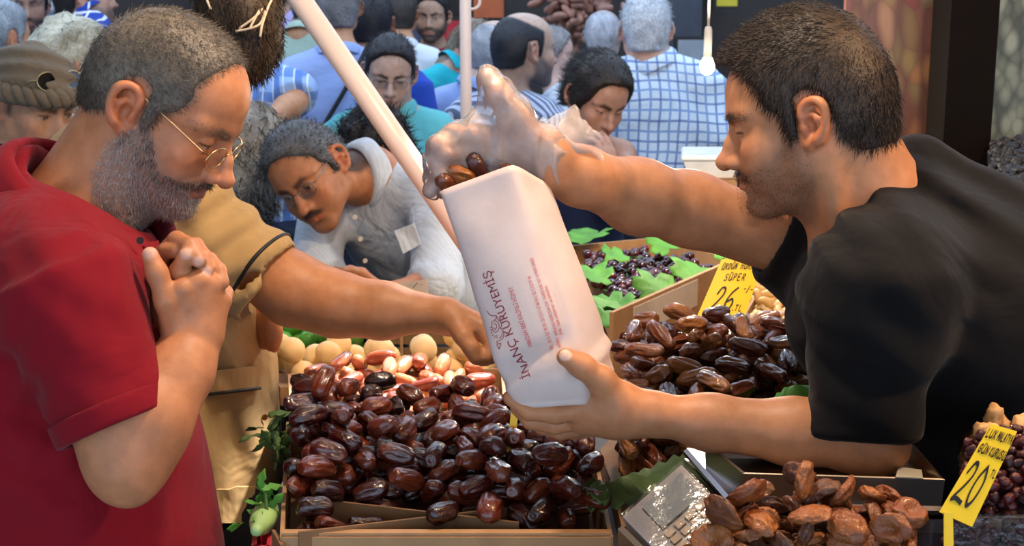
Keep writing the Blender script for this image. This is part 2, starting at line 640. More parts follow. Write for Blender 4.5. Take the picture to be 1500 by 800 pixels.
# ---------------------------------------------------------------- people: shared anatomy
def add_head(m, R, o, sc, p):
    """head in a local frame: x forward, y left, z up, eye line at z = 0, ear canal at x = 0"""
    m.frame(R, o, sc)
    fem = p.get('fem', 0.0); jw = p.get('jaw', 1.0); nl = p.get('nose', 1.0); heavy = p.get('heavy', 0.0)
    m.ell((-.008, 0, .033), (.094, .074, .080), k=.02)
    m.ell((-.045, 0, .005), (.055, .060, .055), k=.04)
    m.ell((.030, 0, .034), (.064, .061, .060), k=.03)
    m.ell((.042, 0, -.030), (.050, .056 + heavy * .006, .070), k=.03)
    for s in (1, -1):
        m.cone((.010, .046 * s * jw, -.060), (.074, .013 * s, -.097), .019 + heavy * .006, .017, k=.03)
        m.cone((.000, .050 * s * jw, -.020), (.010, .047 * s * jw, -.062), .018, .018, k=.03)
        m.ell((.060, .046 * s, -.026), (.024, .017, .016), k=.02)
        m.ell((.062, .034 * s, -.052), (.024, .019 + heavy * .006, .022), k=.025)
    m.ell((.081, 0, -.096 + .004 * fem), (.018, .022 - .004 * fem, .017), k=.02)
    m.ell((.066, 0, -.064), (.036, .032, .032), k=.02)
    for s in (1, -1):
        m.cone((.087, .012 * s, .019), (.068, .048 * s, .020), .010 - .003 * fem, .009, k=.014)
        m.ell((.096, .031 * s, -.002), (.018, .020, .012), k=.012, op='s')
    # nose
    nb = p.get('bridge', 0.0)
    tip = np.array([.114 + .010 * (nl - 1) * 3, 0, -.036 - .012 * (nl - 1)])
    m.cone((.090 + nb * .3, 0, .008), (.104 + nb, 0, -.016), .0075, .0085, k=.010)
    m.cone((.104 + nb, 0, -.016), tip, .0085, .0105, k=.006)
    m.cone((.082, 0, .004), (.094, 0, -.036), .011, .0135, k=.008)
    m.ell(tip + (.002, 0, 0), (.0115, .0115, .0105), k=.006)
    for s in (1, -1):
        m.ell(tip + (-.014, .0125 * s, -.004), (.012, .0075, .0090), k=.005)
        m.ell(tip + (-.006, .0070 * s, -.0125), (.0065, .0036, .0050), k=.003, op='s')
    # eyes
    for s in (1, -1):
        m.ell((.0765, .031 * s, -.001), .0122, k=.001)
        lid = p.get('lid', 0.5)                     # 0 wide open .. 1 closed
        m.ell((.0765, .031 * s, .0065 - .0050 * lid), (.0137, .0165, .0098), k=.003)
        m.ell((.0755, .031 * s, -.0118 + .001 * lid), (.0130, .0160, .0072), k=.004)
    # mouth
    for s in (1, -1):
        m.cone((.088, .023 * s, -.0665), (.1000 - .002 * fem, .004 * s, -.0615), .0050, .0062 + .001 * fem, k=.006)
        m.cone((.088, .022 * s, -.0690), (.0985, .002 * s, -.0745), .0050, .0070 + .001 * fem, k=.006)
        m.cone((.092, .025 * s, -.0675), (.1065, 0, -.0680), .0016, .0016, k=.004, op='s')
    m.ell((.103, 0, -.086), (.009, .020, .006), k=.010, op='s')
    m.cone((.108, 0, -.054), (.106, 0, -.060), .0022, .0022, k=.005, op='s')
    # ears
    es = p.get('ear', 1.0)
    for s in (1, -1):
        def e(x, z, y=0.0):
            x *= es; z *= es
            fl = .006 + max(0, -x + .006) * .55 + y
            c, sn = math.cos(.18), math.sin(.18)
            return (-.010 + x * c - z * sn, (.069 + fl) * s, -.008 + x * sn + z * c)
        m.ell(e(-.003, 0, -.004), (.017 * es, .008, .026 * es), k=.008)
        hx = [(.009, -.002), (.014, .012), (.010, .025), (-.004, .031), (-.016, .025), (-.020, .008), (-.016, -.010), (-.008, -.022)]
        rr = [.0034, .0042, .0046, .0048, .0048, .0044, .0044, .0060]
        P_ = catmull([np.append(np.array(e(*q, .003)), r_) for q, r_ in zip(hx, rr)], 3)
        m.chain([q[:3] for q in P_], [float(q[3]) for q in P_], k=.004)
        m.cone(e(-.008, -.022, .002), e(.004, -.029, .000), .0062, .0055, k=.005)
        m.cone(e(.004, -.029, .000), e(.009, -.020, -.004), .0055, .0045, k=.006)
        m.chain([e(.000, .018, .001), e(-.008, .006, .003), e(-.005, -.012, .002)], [.0038, .0046, .0042], k=.004)
        m.ell(e(.002, -.005, .006), (.0080, .0080, .0110), k=.004, op='s')
        m.ell(e(-.002, .021, .006), (.0080, .0045, .0050), k=.003, op='s')
        m.ell(e(.010, -.007, .003), (.0050, .0045, .0065), k=.004)
    m.frame()

def in_head(V, R, o, sc):
    return ((V - np.asarray(o)) @ np.asarray(R)) / sc

def blob(q, c, r):
    r = np.asarray(r, float)
    return np.sqrt((((q - np.asarray(c)) / r) ** 2).sum(1))

def seg_d(q, a, b):
    a, b = np.asarray(a, float), np.asarray(b, float)
    t = np.clip(((q - a) @ (b - a)) / ((b - a) @ (b - a)), 0, 1)
    return np.linalg.norm(q - a - t[:, None] * (b - a), axis=1)

def poly_in(x, z, pts, soft=.006):
    P3 = np.stack([x, np.zeros_like(x), z], 1).astype(f32)
    d = f_poly(np.eye(3), np.zeros(3), 1.0, np.asarray(pts, float), 10.0)(P3)
    return sstep(soft, -soft, d)

HAIR_SHORT = [(.075, .083), (.064, .060), (.050, .046), (.044, .020), (.024, .010), (.020, -.024), (.009, -.022), (.008, .014), (.004, .030),
              (-.012, .034), (-.030, .024), (-.033, -.010), (-.030, -.046), (-.052, -.072), (-.14, -.078), (-.14, .17), (.085, .17), (.088, .095)]
BEARD = [(.020, -.018), (.034, -.026), (.052, -.040), (.074, -.050), (.092, -.046), (.120, -.047), (.125, -.14), (.020, -.14), (.000, -.085), (-.004, -.055), (.008, -.030)]

def lerp(C, w, c):
    return C * (1 - w[:, None]) + np.asarray(c, float)[None] * w[:, None]

def paint_head(C, V, R, o, sc, p):
    q = in_head(V, R, o, sc)
    near = np.linalg.norm(q, axis=1) < .2
    if not near.any(): return C
    qa = q; q = q[near]; c = C[near].copy()
    base = np.asarray(p['skin'])
    red = base * np.array([1.05, .72, .66])
    for s in (1, -1):
        c = lerp(c, .45 * np.exp(-blob(q, (.072, .045 * s, -.030), (.022, .022, .018)) ** 2), red)
        c = lerp(c, .6 * sstep(1.3, .6, blob(q, (-.008, .082 * s, -.006), (.030, .022, .040))), red)
    c = lerp(c, .5 * np.exp(-blob(q, (.116, 0, -.038), (.014, .016, .014)) ** 2), red)
    if p.get('stubble', 0) > 0:
        w = poly_in(q[:, 0], q[:, 2], p.get('beard_shape', BEARD), .010) * p['stubble']
        w = w * sstep(1.0, 1.25, blob(q, (.098, 0, -.068), (.02, .024, .010)))
        c = lerp(c, w, p.get('stubble_col', base * .42))
    # lips
    wl = sstep(1.15, .75, blob(q, (.098, 0, -.0685), (.016, .024, .0115)))
    c = lerp(c, wl * .75, p.get('lips', base * np.array([.95, .52, .48])))
    if p.get('moustache', 0):
        d = np.minimum(seg_d(q, (.104, .004, -.056), (.088, .026, -.062)), seg_d(q, (.104, -.004, -.056), (.088, -.026, -.062)))
        c = lerp(c, sstep(.0095, .005, d) * p['moustache'], p['hair'])
    bc = p.get('brow_col', p['hair'])
    for s in (1, -1):
        d = np.minimum(seg_d(q, (.095, .014 * s, .016), (.088, .030 * s, .021)), seg_d(q, (.088, .030 * s, .021), (.068, .052 * s, .016)))
        c = lerp(c, sstep(.0095, .0055, d) * .85 * sstep(.004, .010, q[:, 2]), bc)
        # eye between the lids
        ey = sstep(.0134, .0125, np.linalg.norm(q - np.array([.0765, .031 * s, -.001]), axis=1))
        zt = .0066 - .0095 * p.get('lid', .5) - .0035 * 0
        op = ey * sstep(zt + .001, zt - .0005, q[:, 2]) * sstep(-.0066, -.0054, q[:, 2])
        c = lerp(c, op, (.55, .53, .50))
        iris = op * sstep(.0066, .0054, np.abs(q[:, 1] - .031 * s))
        c = lerp(c, iris, (.02, .013, .01))
        lash = sstep(.0022, .0008, np.abs(q[:, 2] - zt)) * sstep(.017, .0145, np.linalg.norm(q - np.array([.0765, .031 * s, -.001]), axis=1)) * (q[:, 0] > .076)
        c = lerp(c, lash * .9, base * .1)
    if p.get('scalp', 0):
        c = lerp(c, poly_in(q[:, 0], q[:, 2], p.get('hairline', HAIR_SHORT), .006) * p['scalp'], p['hair'])
    C[near] = c
    return C

def arm(m, sh, el, wr, r=1.0, k=.02):
    sh, el, wr = [np.asarray(v, float) for v in (sh, el, wr)]
    m.cone(sh, sh + (el - sh) * .45, .050 * r, .046 * r, k=k)
    m.cone(sh + (el - sh) * .45, el, .046 * r, .037 * r, k=k)
    m.cone(el, el + (wr - el) * .28, .037 * r, .043 * r, k=k)
    m.cone(el + (wr - el) * .28, wr, .042 * r, .027 * r, k=k)

def hand(m, wr, u, n, side=1, sc=1.0, curl=(.35, .4, .45, .5), thumb=.5, k=.008):
    """palm and five fingers; u along the fingers, n out of the palm, thumb on side*(u x n)"""
    wr = np.asarray(wr, float); u = unit(u); n = unit(np.asarray(n, float) - u * np.dot(u, n)); s = np.cross(u, n) * side
    L = [(.042, .026, .021), (.046, .030, .022), (.042, .028, .021), (.034, .020, .019)]
    kn = [(.088, .030), (.093, .010), (.088, -.010), (.079, -.028)]
    for i, (a, b) in enumerate(kn):
        K = wr + (u * a + s * b) * sc
        m.cone(wr + s * b * .45 * sc, K, .017 * sc, .0115 * sc, k=k * 1.6)
        ang = 0.0; P_ = K
        d0 = u + s * b * .8
        for j in range(3):
            ang += curl[i] * (1.0, 1.15, .8)[j]
            d = unit(unit(d0) * math.cos(ang) + n * math.sin(ang))
            Q_ = P_ + d * L[i][j] * sc
            r0 = (.0098, .0088, .0080, .0070)[j] * (.88 if i == 3 else 1) * sc
            r1 = (.0088, .0080, .0068)[j] * (.88 if i == 3 else 1) * sc
            m.cone(P_, Q_, r0, r1, k=.003)
            P_ = Q_
    a = wr + (u * .022 + s * .024 + n * .006) * sc
    b = a + (u * .030 + s * .026 + n * .012 * thumb) * sc
    c = b + unit(u * 1.0 + s * (.55 - .6 * thumb) + n * .5 * thumb) * .034 * sc
    d = c + unit(u * 1.0 + s * (.25 - .6 * thumb) + n * .6 * thumb) * .027 * sc
    m.chain([a, b, c, d], [.017 * sc, .0135 * sc, .0105 * sc, .0085 * sc], k=k)

def skin_mesh(m, name, h, heads, parent, base, extra=None, thin=0):
    me = m.mesh(name, h)
    V, Nn = mesh_arrays(me)
    C = np.tile(np.asarray(base, float), (len(V), 1))
    C *= (1 + .05 * snoise(V, 60.0, 5))[:, None]
    for (R, o, sc, p) in heads:
        C = paint_head(C, V, R, o, sc, p)
    if extra is not None: C = extra(C, V)
    set_col(me, np.clip(C, 0, 1))
    o = obj(name, me, skin_mat(), parent)
    if thin: md = o.modifiers.new('thin_out', 'DECIMATE'); md.ratio = thin
    return o

def hair_piece(name, parts, h, parent, col, col2=None, count=0, length=.01, r0=.0006, comb=None, up=.6, seed=1, disp=None, bend=.3, mixf=None, jitter=.35, seg=2, drop=None):
    """a shaped cap of hair (SDF) with single hairs growing out of it; one mesh"""
    rng = np.random.default_rng(seed)
    m = parts
    m.disp = disp
    me = m.mesh(name, h)
    V, Nn = mesh_arrays(me)
    nf = len(me.polygons)
    me.calc_loop_triangles()
    F0t = np.empty(len(me.loop_triangles) * 3, np.int32); me.loop_triangles.foreach_get('vertices', F0t); F0t = F0t.reshape(-1, 3)
    col = np.asarray(col, float); col2 = col if col2 is None else np.asarray(col2, float)
    def mf(Pn, r):
        if mixf is not None: return np.clip(mixf(Pn) + r, 0, 1)
        return np.clip(r + .5, 0, 1)
    w0 = mf(V, .25 * snoise(V, 90.0, seed))
    C0 = col * (1 - w0[:, None]) + col2 * w0[:, None]
    if count:
        cand = np.arange(len(V))
        if drop is not None: cand = cand[~drop(V)]
        ix = rng.choice(cand, count)
        P = V[ix] + rng.normal(size=(count, 3)) * h * .5 - Nn[ix] * h * .3
        D = Nn[ix] * up + rng.normal(size=(count, 3)) * jitter
        if comb is not None: D = D + comb(P)
        D = D / np.linalg.norm(D, axis=1, keepdims=True)
        SV, SF, root = strands(P, D, length, r0, rng, bend, seg)
        w1 = mf(P, rng.normal(size=count) * .35)[root]
        C1 = (col * (1 - w1[:, None]) + col2 * w1[:, None])
        C1 *= rng.uniform(.75, 1.25, count)[root][:, None]
        Vn = np.concatenate([V, SV])
        me2 = mesh_from(name, Vn, np.concatenate([F0t, SF + len(V)]))
        bpy.data.meshes.remove(me)
        me = me2
        C = np.concatenate([C0, C1])
    else: C = C0
    set_col(me, np.clip(C, 0, 1))
    return obj(name, me, hair_mat(), parent)

def short_hair(R, o, sc, t=.006, outline=HAIR_SHORT, front=0.0, top=0.0):
    m = SDF().frame(R, o, sc)
    m.ell((-.008, 0, .033 + top * .4), (.094 + t, .074 + t, .080 + t + top), k=.02)
    m.ell((-.045, 0, .005), (.055 + t, .060 + t, .055 + t), k=.04)
    m.ell((.030 + front * .5, 0, .036 + top * .5), (.064 + t + front * .5, .061 + t, .060 + t + top * .7), k=.03)
    m.cone((-.04, 0, -.03), (-.045, 0, -.08), .056 + t, .052 + t, k=.03)
    for s in (1, -1):
        m.ell((.015, .052 * s, -.005), (.03, .022 + t, .04), k=.02)
    m.poly(outline, k=.006, op='i')
    m.frame()
    return m

def beard_strands(bodyme_obj, R, o, sc, shape, count, length, r0, col, col2, parent, seed=3, mixf=None, lips=True, comb=(0.25, 0, -.8), name='beard', bend=.3):
    rng = np.random.default_rng(seed)
    V, Nn = mesh_arrays(bodyme_obj.data)
    q = in_head(V, R, o, sc)
    near = np.linalg.norm(q, axis=1) < .19
    w = np.zeros(len(V))
    w[near] = poly_in(q[near, 0], q[near, 2], shape, .004)
    if lips:
        w[near] *= sstep(1.0, 1.2, blob(q[near], (.098, 0, -.0690), (.02, .025, .0095)))
    cand = np.where(w > .5)[0]
    ix = rng.choice(cand, count)
    P = V[ix] + rng.normal(size=(count, 3)) * .0012
    cw = np.asarray(R) @ np.asarray(comb, float)
    D = Nn[ix] * .55 + cw + rng.normal(size=(count, 3)) * .25
    D /= np.linalg.norm(D, axis=1, keepdims=True)
    SV, SF, root = strands(P, D, length, r0, rng, bend, 1)
    ql = q[ix]
    mx = np.clip((mixf(ql) if mixf else .5) + rng.normal(size=count) * .25, 0, 1)[root]
    C = (np.asarray(col) * (1 - mx[:, None]) + np.asarray(col2) * mx[:, None]) * rng.uniform(.75, 1.25, count)[root][:, None]
    me = mesh_from(name, SV, SF)
    set_col(me, np.clip(C, 0, 1))
    return obj(name, me, hair_mat(), parent)

def glasses(R, o, sc, parent, metal, lens, r=(.019, .013), temple_to=-.012, shape='oval', zoff=-.004, xf=.100):
    """frame of two rims, bridge and temples; lenses as sub-parts"""
    R = np.asarray(R); o = np.asarray(o)
    T = lambda p: R @ (np.asarray(p, float) * sc) + o
    mb = MB()
    n = 22
    rims = []
    for s in (1, -1):
        pts = []
        for i in range(n + 1):
            w = 2 * math.pi * i / n
            ex = .62 if shape == 'rect' else 1.0
            cy = math.copysign(abs(math.cos(w)) ** ex, math.cos(w)); cz = math.copysign(abs(math.sin(w)) ** ex, math.sin(w))
            y = .0325 * s + r[0] * cy; z = zoff + r[1] * cz
            pts.append(T((xf - .10 * max(0, abs(y) - .02) ** 1.0 * 3 * .5, y, z)))
        mb.tube(pts, .0011 * sc, 6, cap=False)
        rims.append(pts)
    mb.tube([T((xf, .0325 - r[0], zoff + .003)), T((xf + .003, 0, zoff + .006)), T((xf, -.0325 + r[0], zoff + .003))], .0010 * sc, 6)
    for s in (1, -1):
        mb.tube([T((xf - .006, (.0325 + r[0]) * s, zoff + .006)), T((xf - .014, .064 * s, zoff + .008)), T((.05, .0735 * s, .008)), T((temple_to + .012, .0765 * s, .016)), T((temple_to - .012, .079 * s, .004))], .0012 * sc, 6)
    fr = mb.build('eyeglasses', metal, parent, True)
    for pts in rims:
        c = np.mean(pts[:-1], axis=0)
        me = mesh_from('lens', [c] + list(pts[:-1]), [(0, i + 1, (i + 1) % n + 1) for i in range(n)])
        obj('lens', me, lens, fr)
    return fr
# ---------------------------------------------------------------- clothing helpers
def collar(C, axis, e1, r1, r2, mat, parent, name='collar', drop=.035, flare=.02, stand=.012, gap=.25, tipdrop=.02, n=40, thick=.003):
    """folded shirt collar around a neck ring; e1 points to the throat, the opening is there"""
    C = np.asarray(C, float); axis = unit(axis); e1 = unit(np.asarray(e1) - axis * np.dot(e1, axis)); e2 = np.cross(axis, e1)
    V = []; F_ = []
    rows = 5
    for i in range(n + 1):
        a = gap + (2 * math.pi - 2 * gap) * i / n
        d = math.cos(a) * e1 * r1 + math.sin(a) * e2 * r2
        dn = unit(d)
        fr = max(0, math.cos(a)) ** 6
        prof = [(-.002, -.012), (.000, stand * .6), (.004, stand), (.010 + flare * .3, stand * .4), (flare, -drop * (1 + .1 * math.sin(5 * a)) - tipdrop * fr)]
        for (o_, h_) in prof:
            V.append(C + d + dn * o_ + axis * h_)
    for i in range(n):
        for j in range(rows - 1):
            a = i * rows + j
            F_.append((a, a + rows, a + rows + 1, a + 1))
    me = mesh_from(name, V, F_)
    o = obj(name, me, mat, parent)
    md = o.modifiers.new('thickness', 'SOLIDIFY'); md.thickness = thick; md.offset = 0
    md = o.modifiers.new('round', 'SUBSURF'); md.levels = 1; md.render_levels = 2
    return o

def cloth(m, name, h, mat, parent, folds=.003, freq=22.0, seed=1, lines=()):
    """lines: (point, direction, wavelength, amplitude, reach) local pull folds"""
    def disp(P):
        d = folds * snoise(P, freq, seed, 2)
        for (c, n, wl, amp, reach) in lines:
            X = P - np.asarray(c, f32)
            w = np.exp(-(X * X).sum(1) / (reach * reach))
            d = d + amp * w * np.sin((X @ unit(n).astype(f32)) * (6.283 / wl) + 2.0 * snoise(P, 10.0, seed + 3, 1))
        return d.astype(f32)
    m.disp = disp
    return obj(name, m.mesh(name, h), mat, parent)

def legs(root, hip, yaw, mat, width=.1, shoe=None, spread=.1, topz=None):
    """trousers and shoes down to the street"""
    hip = np.asarray(hip, float)
    R = facing(yaw)
    m = SDF()
    lft = R[:, 1]; fw = R[:, 0]
    feet = []
    m.cone(hip + lft * .06, hip - lft * .06, .125, .125, k=.05)
    for s in (1, -1):
        a = hip + lft * width * s
        ft = np.array([hip[0], hip[1], .09]) + lft * spread * s
        kn = (a + ft) / 2 + fw * .02
        m.cone(a, kn, .095, .07, k=.04); m.cone(kn, ft, .068, .055, k=.03)
        feet.append(ft)
    obj('trousers', m.mesh('trousers', .026), mat, root)
    for ft in feet:
        m = SDF()
        b = np.array([ft[0], ft[1], .045])
        m.cone(b - fw * .06, b + fw * .13, .045, .04, k=.02)
        m.cone(b - fw * .03, b - fw * .03 + np.array([0, 0, .06]), .045, .045, k=.02)
        m.half((0, 0, 0.002), (0, 0, -1), k=.004)
        obj('shoe', m.mesh('shoe', .018), shoe or plain('shoe_leather', '#2a2220', .5), root)

def button(p, nrm, r, mat, parent):
    p = np.asarray(p, float); nrm = unit(nrm)
    mb = MB(); mb.tube([p, p + nrm * .0025], r, 12)
    return mb.build('button', mat, parent, False)

SKIN_TAN = np.array(lin('#b57a52'))
LENS = glass_mat('eyeglass_lens', (.93, .95, .97), .25)
GOLD = plain('gold_wire', (.72, .50, .24), .28, 1.0, .05)
STEEL_WIRE = plain('dark_wire', (.25, .24, .24), .35, 1.0, .05)
DARK_TROUSER = fabric('black_trouser', '#17171b')
NAVY_TROUSER = fabric('navy_trouser', '#232c44')
GREY_TROUSER = fabric('grey_trouser', '#4a4c50')
PEARL = plain('shirt_button', '#d8cfc0', .3)

# ---------------------------------------------------------------- man in the red polo
def red_man():
    root = empty('person', (W(120, 600, 1.68)[0], W(120, 600, 1.68)[1], 0), 'man in dark red polo shirt with gold eyeglasses and grey beard clasping his hands', 'person')
    p = dict(skin=np.array(lin('#b87b55')), hair=np.array([.12, .095, .075]), lid=.85, nose=1.12, bridge=.003, scalp=.6, ear=.92, stubble=.5, stubble_col=np.array([.22, .18, .15]),
             lips=np.array([.32, .12, .09]), brow_col=np.array([.12, .07, .045]), jaw=1.02, heavy=.3)
    hl = [(.058, .100), (.050, .076), (.046, .062), (.052, .046), (.044, .022), (.026, .008), (.022, -.022), (.009, -.022), (.008, .014), (.004, .030),
          (-.012, .034), (-.030, .024), (-.033, -.010), (-.034, -.036), (-.060, -.052), (-.14, -.055), (-.14, .17), (.065, .17), (.078, .108)]
    p['hairline'] = hl
    R = facing(-11, 34, 0); o = W(241, 150, 1.66); sc = .94
    T = lambda x, y, z: R @ (np.array([x, y, z]) * sc) + o
    m = SDF()
    add_head(m, R, o, sc, p)
    nb = W(92, 345, 1.67)
    m.cone(T(-.028, 0, -.045), nb, .056, .066, k=.03)
    m.cone(T(.02, 0, -.085), (T(.0, 0, -.12) + nb) / 2, .034, .05, k=.04)
    # neck tendon
    m.cone(T(-.022, -.056, -.055), nb + np.array([.075, -.03, -.01]), .010, .010, k=.02)
    # hidden trunk carries head and arms
    m.cone(nb, W(100, 620, 1.72), .065, .07, k=.03)
    shn, shf = W(88, 425, 1.49), W(90, 400, 1.85)
    m.cone(shn, shf, .04, .04, k=.04)
    # right arm (near)
    el, wr = W(186, 674, 1.47), W(288, 492, 1.53)
    m.cone(shn, W(130, 560, 1.475), .042, .042, k=.03)
    m.cone(W(130, 560, 1.475), el, .042, .040, k=.03)
    m.cone(el, W(214, 616, 1.48), .039, .044, k=.03)
    m.cone(W(214, 616, 1.48), W(262, 545, 1.51), .043, .034, k=.03)
    m.cone(W(262, 545, 1.51), wr, .035, .029, k=.02)
    m.ell(W(183, 706, 1.472), .021, k=.02)
    m.ell(W(196, 716, 1.462), .010, k=.02)
    # right hand
    kn = [(268, 424, 1.500), (290, 412, 1.508), (311, 418, 1.520), (324, 440, 1.535)]
    for i, q in enumerate(kn):
        m.cone(W(276 + i * 8, 484, 1.525), W(*q), .0185, .0115, k=.012)
    m.chain([W(258, 478, 1.515), W(244, 440, 1.497), W(230, 400, 1.492), W(220, 374, 1.492)], [.0175, .0125, .0108, .0092], k=.008)
    for i, q in enumerate(kn):
        a = W(*q); b = W(q[0] + 4, q[1] - 22 + i * 4, q[2] + .028); c = W(q[0] - 22, q[1] - 22 + i * 6, q[2] + .055)
        m.chain([a, b, c], [.0108, .0100, .0085], k=.004)
    # left hand laid over it
    m.cone(W(246, 455, 1.60), W(262, 392, 1.575), .030, .024, k=.02)
    fingers = [([(236, 376, 1.560), (259, 352, 1.535), (279, 361, 1.512), (291, 381, 1.503)], .0102),
               ([(258, 378, 1.565), (286, 360, 1.540), (299, 377, 1.522), (303, 395, 1.513)], .0094),
               ([(282, 392, 1.565), (306, 381, 1.545), (320, 396, 1.530), (326, 414, 1.524)], .0090),
               ([(232, 392, 1.545), (243, 368, 1.530), (258, 368, 1.520)], .0088)]
    for pts, r in fingers:
        m.chain([W(*q) for q in pts], [r * 1.08, r, r * .95, r * .85][:len(pts)], k=.003)
    m.chain([W(256, 428, 1.545), W(263, 398, 1.515), W(273, 374, 1.502)], [.0125, .0108, .0088], k=.005)
    wl, ell_ = W(248, 470, 1.615), W(165, 650, 1.86)
    m.cone(shf, ell_, .048, .040, k=.03); m.cone(ell_, wl, .042, .029, k=.03)
    nails = [(W(219, 369, 1.486), .010), (W(292, 383, 1.496), .0075), (W(304, 398, 1.506), .007), (W(272, 371, 1.495), .008)]
    def extra(C, V):
        for c, r in nails:
            C = lerp(C, .7 * sstep(r * 1.1, r * .5, np.linalg.norm(V - c, axis=1)), np.array([.72, .45, .36]))
        return C
    b = skin_mesh(m, 'body', .0021, [(R, o, sc, p)], root, p['skin'], extra, .42)
    qh = lambda P: in_head(P, R, o, sc)
    def grey(P):
        q = qh(P)
        return .55 + .2 * snoise(P.astype(f32), 40.0, 9) - .30 * sstep(.0, -.05, q[:, 2]) + .15 * sstep(.02, .07, q[:, 0])
    hm = short_hair(R, o, sc, .0022, hl)
    def comb(P):
        q = qh(P)
        loc = np.stack([.55 + 0 * q[:, 0], 0 * q[:, 0], -.45 * sstep(.06, .0, q[:, 2])], 1)
        return loc @ R.T
    hair_piece('hair', hm, .0035, root, (.050, .037, .027), (.21, .175, .135), count=18000, length=.010, r0=.00036, comb=comb, up=.35, seed=4, mixf=grey, jitter=.22, bend=.2, seg=1)
    bs = [(.020, -.014), (.030, -.020), (.040, -.036), (.056, -.054), (.078, -.056), (.100, -.052), (.13, -.053), (.13, -.16), (.030, -.150), (-.006, -.10), (-.010, -.060), (.004, -.028)]
    beard_strands(b, R, o, sc, bs, 9000, .009, .00038, (.060, .046, .036), (.62, .55, .48), root, seed=6,
                  mixf=lambda q: .12 + .9 * sstep(-.050, -.090, q[:, 2]) + .55 * sstep(.05, .015, q[:, 0]) - .2 * sstep(.085, .10, q[:, 0]) * (q[:, 2] > -.065))
    br = [(.055, .010), (.094, .009), (.108, .016), (.104, .024), (.080, .028), (.055, .023)]
    beard_strands(b, R, o, sc, br, 300, .005, .0003, (.05, .035, .025), (.2, .16, .12), root, seed=26, lips=False, comb=(-.3, 0, .15), name='eyebrows')
    glasses(R, o, sc, root, GOLD, LENS, (.0235, .0155), zoff=-.010, xf=.106)
    # polo shirt
    red = fabric('red_polo_pique', '#7d0d1c', foldamt=.45)
    s = SDF()
    s.ell(W(85, 545, 1.67), (.145, .185, .24), k=.05)
    s.ell(W(150, 830, 1.68), (.143, .185, .25), k=.08)
    s.ell(W(95, 430, 1.67), (.10, .17, .10), k=.06)
    s.cone(shn + np.array([.0, .015, .0]), shf, .072, .072, k=.05)
    s.cone(nb + np.array([-.03, 0, -.03]), W(60, 400, 1.56), .072, .07, k=.05)
    s.cone(nb + np.array([.03, 0, -.06]), W(175, 460, 1.62), .065, .06, k=.05)
    s.cone(W(52, 268, 1.67), W(40, 400, 1.67), .048, .11, k=.05)
    s.cone(W(70, 320, 1.63), W(60, 420, 1.57), .036, .08, k=.04)
    s.capped(shn + np.array([0, 0, .01]), W(171, 622, 1.472), .070, .063, k=.035, rnd=.004)
    s.capped(W(164, 605, 1.474), W(190, 665, 1.47), .053, .053, k=.003, op='s', rnd=.001)
    s.cone(shf, ell_, .07, .06, k=.03)
    s.cone(nb + np.array([.025, 0, .035]), nb + np.array([.08, 0, .12]), .074, .088, k=.012, op='s')
    cloth(s, 'polo_shirt', .0052, red, root, folds=.0022, freq=20, seed=11,
          lines=[(W(222, 480, 1.56), (.95, 0, .35), .026, .0065, .08), (W(60, 540, 1.50), (.8, 0, -.6), .040, .003, .11), (W(30, 620, 1.53), (.45, 0, .9), .055, .004, .13), (W(290, 690, 1.6), (1, 0, .25), .05, .004, .11), (W(130, 420, 1.52), (.6, 0, .8), .045, .004, .08)])
    ax = unit(W(150, 245, 1.64) - nb)
    C = W(132, 292, 1.655)
    collar(C, ax, W(218, 360, 1.64) - W(60, 222, 1.66), .102, .092, red, root, drop=.040, flare=.026, stand=.012, gap=.12, tipdrop=.012, thick=.004)
    # ribbed sleeve band and placket
    band = SDF()
    a_, b_ = W(158, 592, 1.473), W(172, 625, 1.472)
    band.capped(a_, b_, .0665, .0660, k=.002, rnd=.002)
    band.capped(a_ - (b_ - a_), b_ + (b_ - a_), .054, .054, k=.001, op='s', rnd=.001)
    obj('sleeve_band', band.mesh('sleeve_band', .003), red, root)
    pl = MB(); 
    pts = [W(212, 356, 1.605), W(232, 352, 1.63), W(246, 410, 1.615), W(226, 414, 1.592)]
    pl.slab(pts, (.0, -.004, .0)); pl.build('placket', red, root)
    button(W(205, 352, 1.572), (.3, -1, 0), .0042, plain('dark_button', '#2a0a0d', .3), root)
    legs(root, W(130, 800, 1.7) * np.array([1, 1, 0]) + np.array([0, 0, .93]), 10, NAVY_TROUSER)
    return root

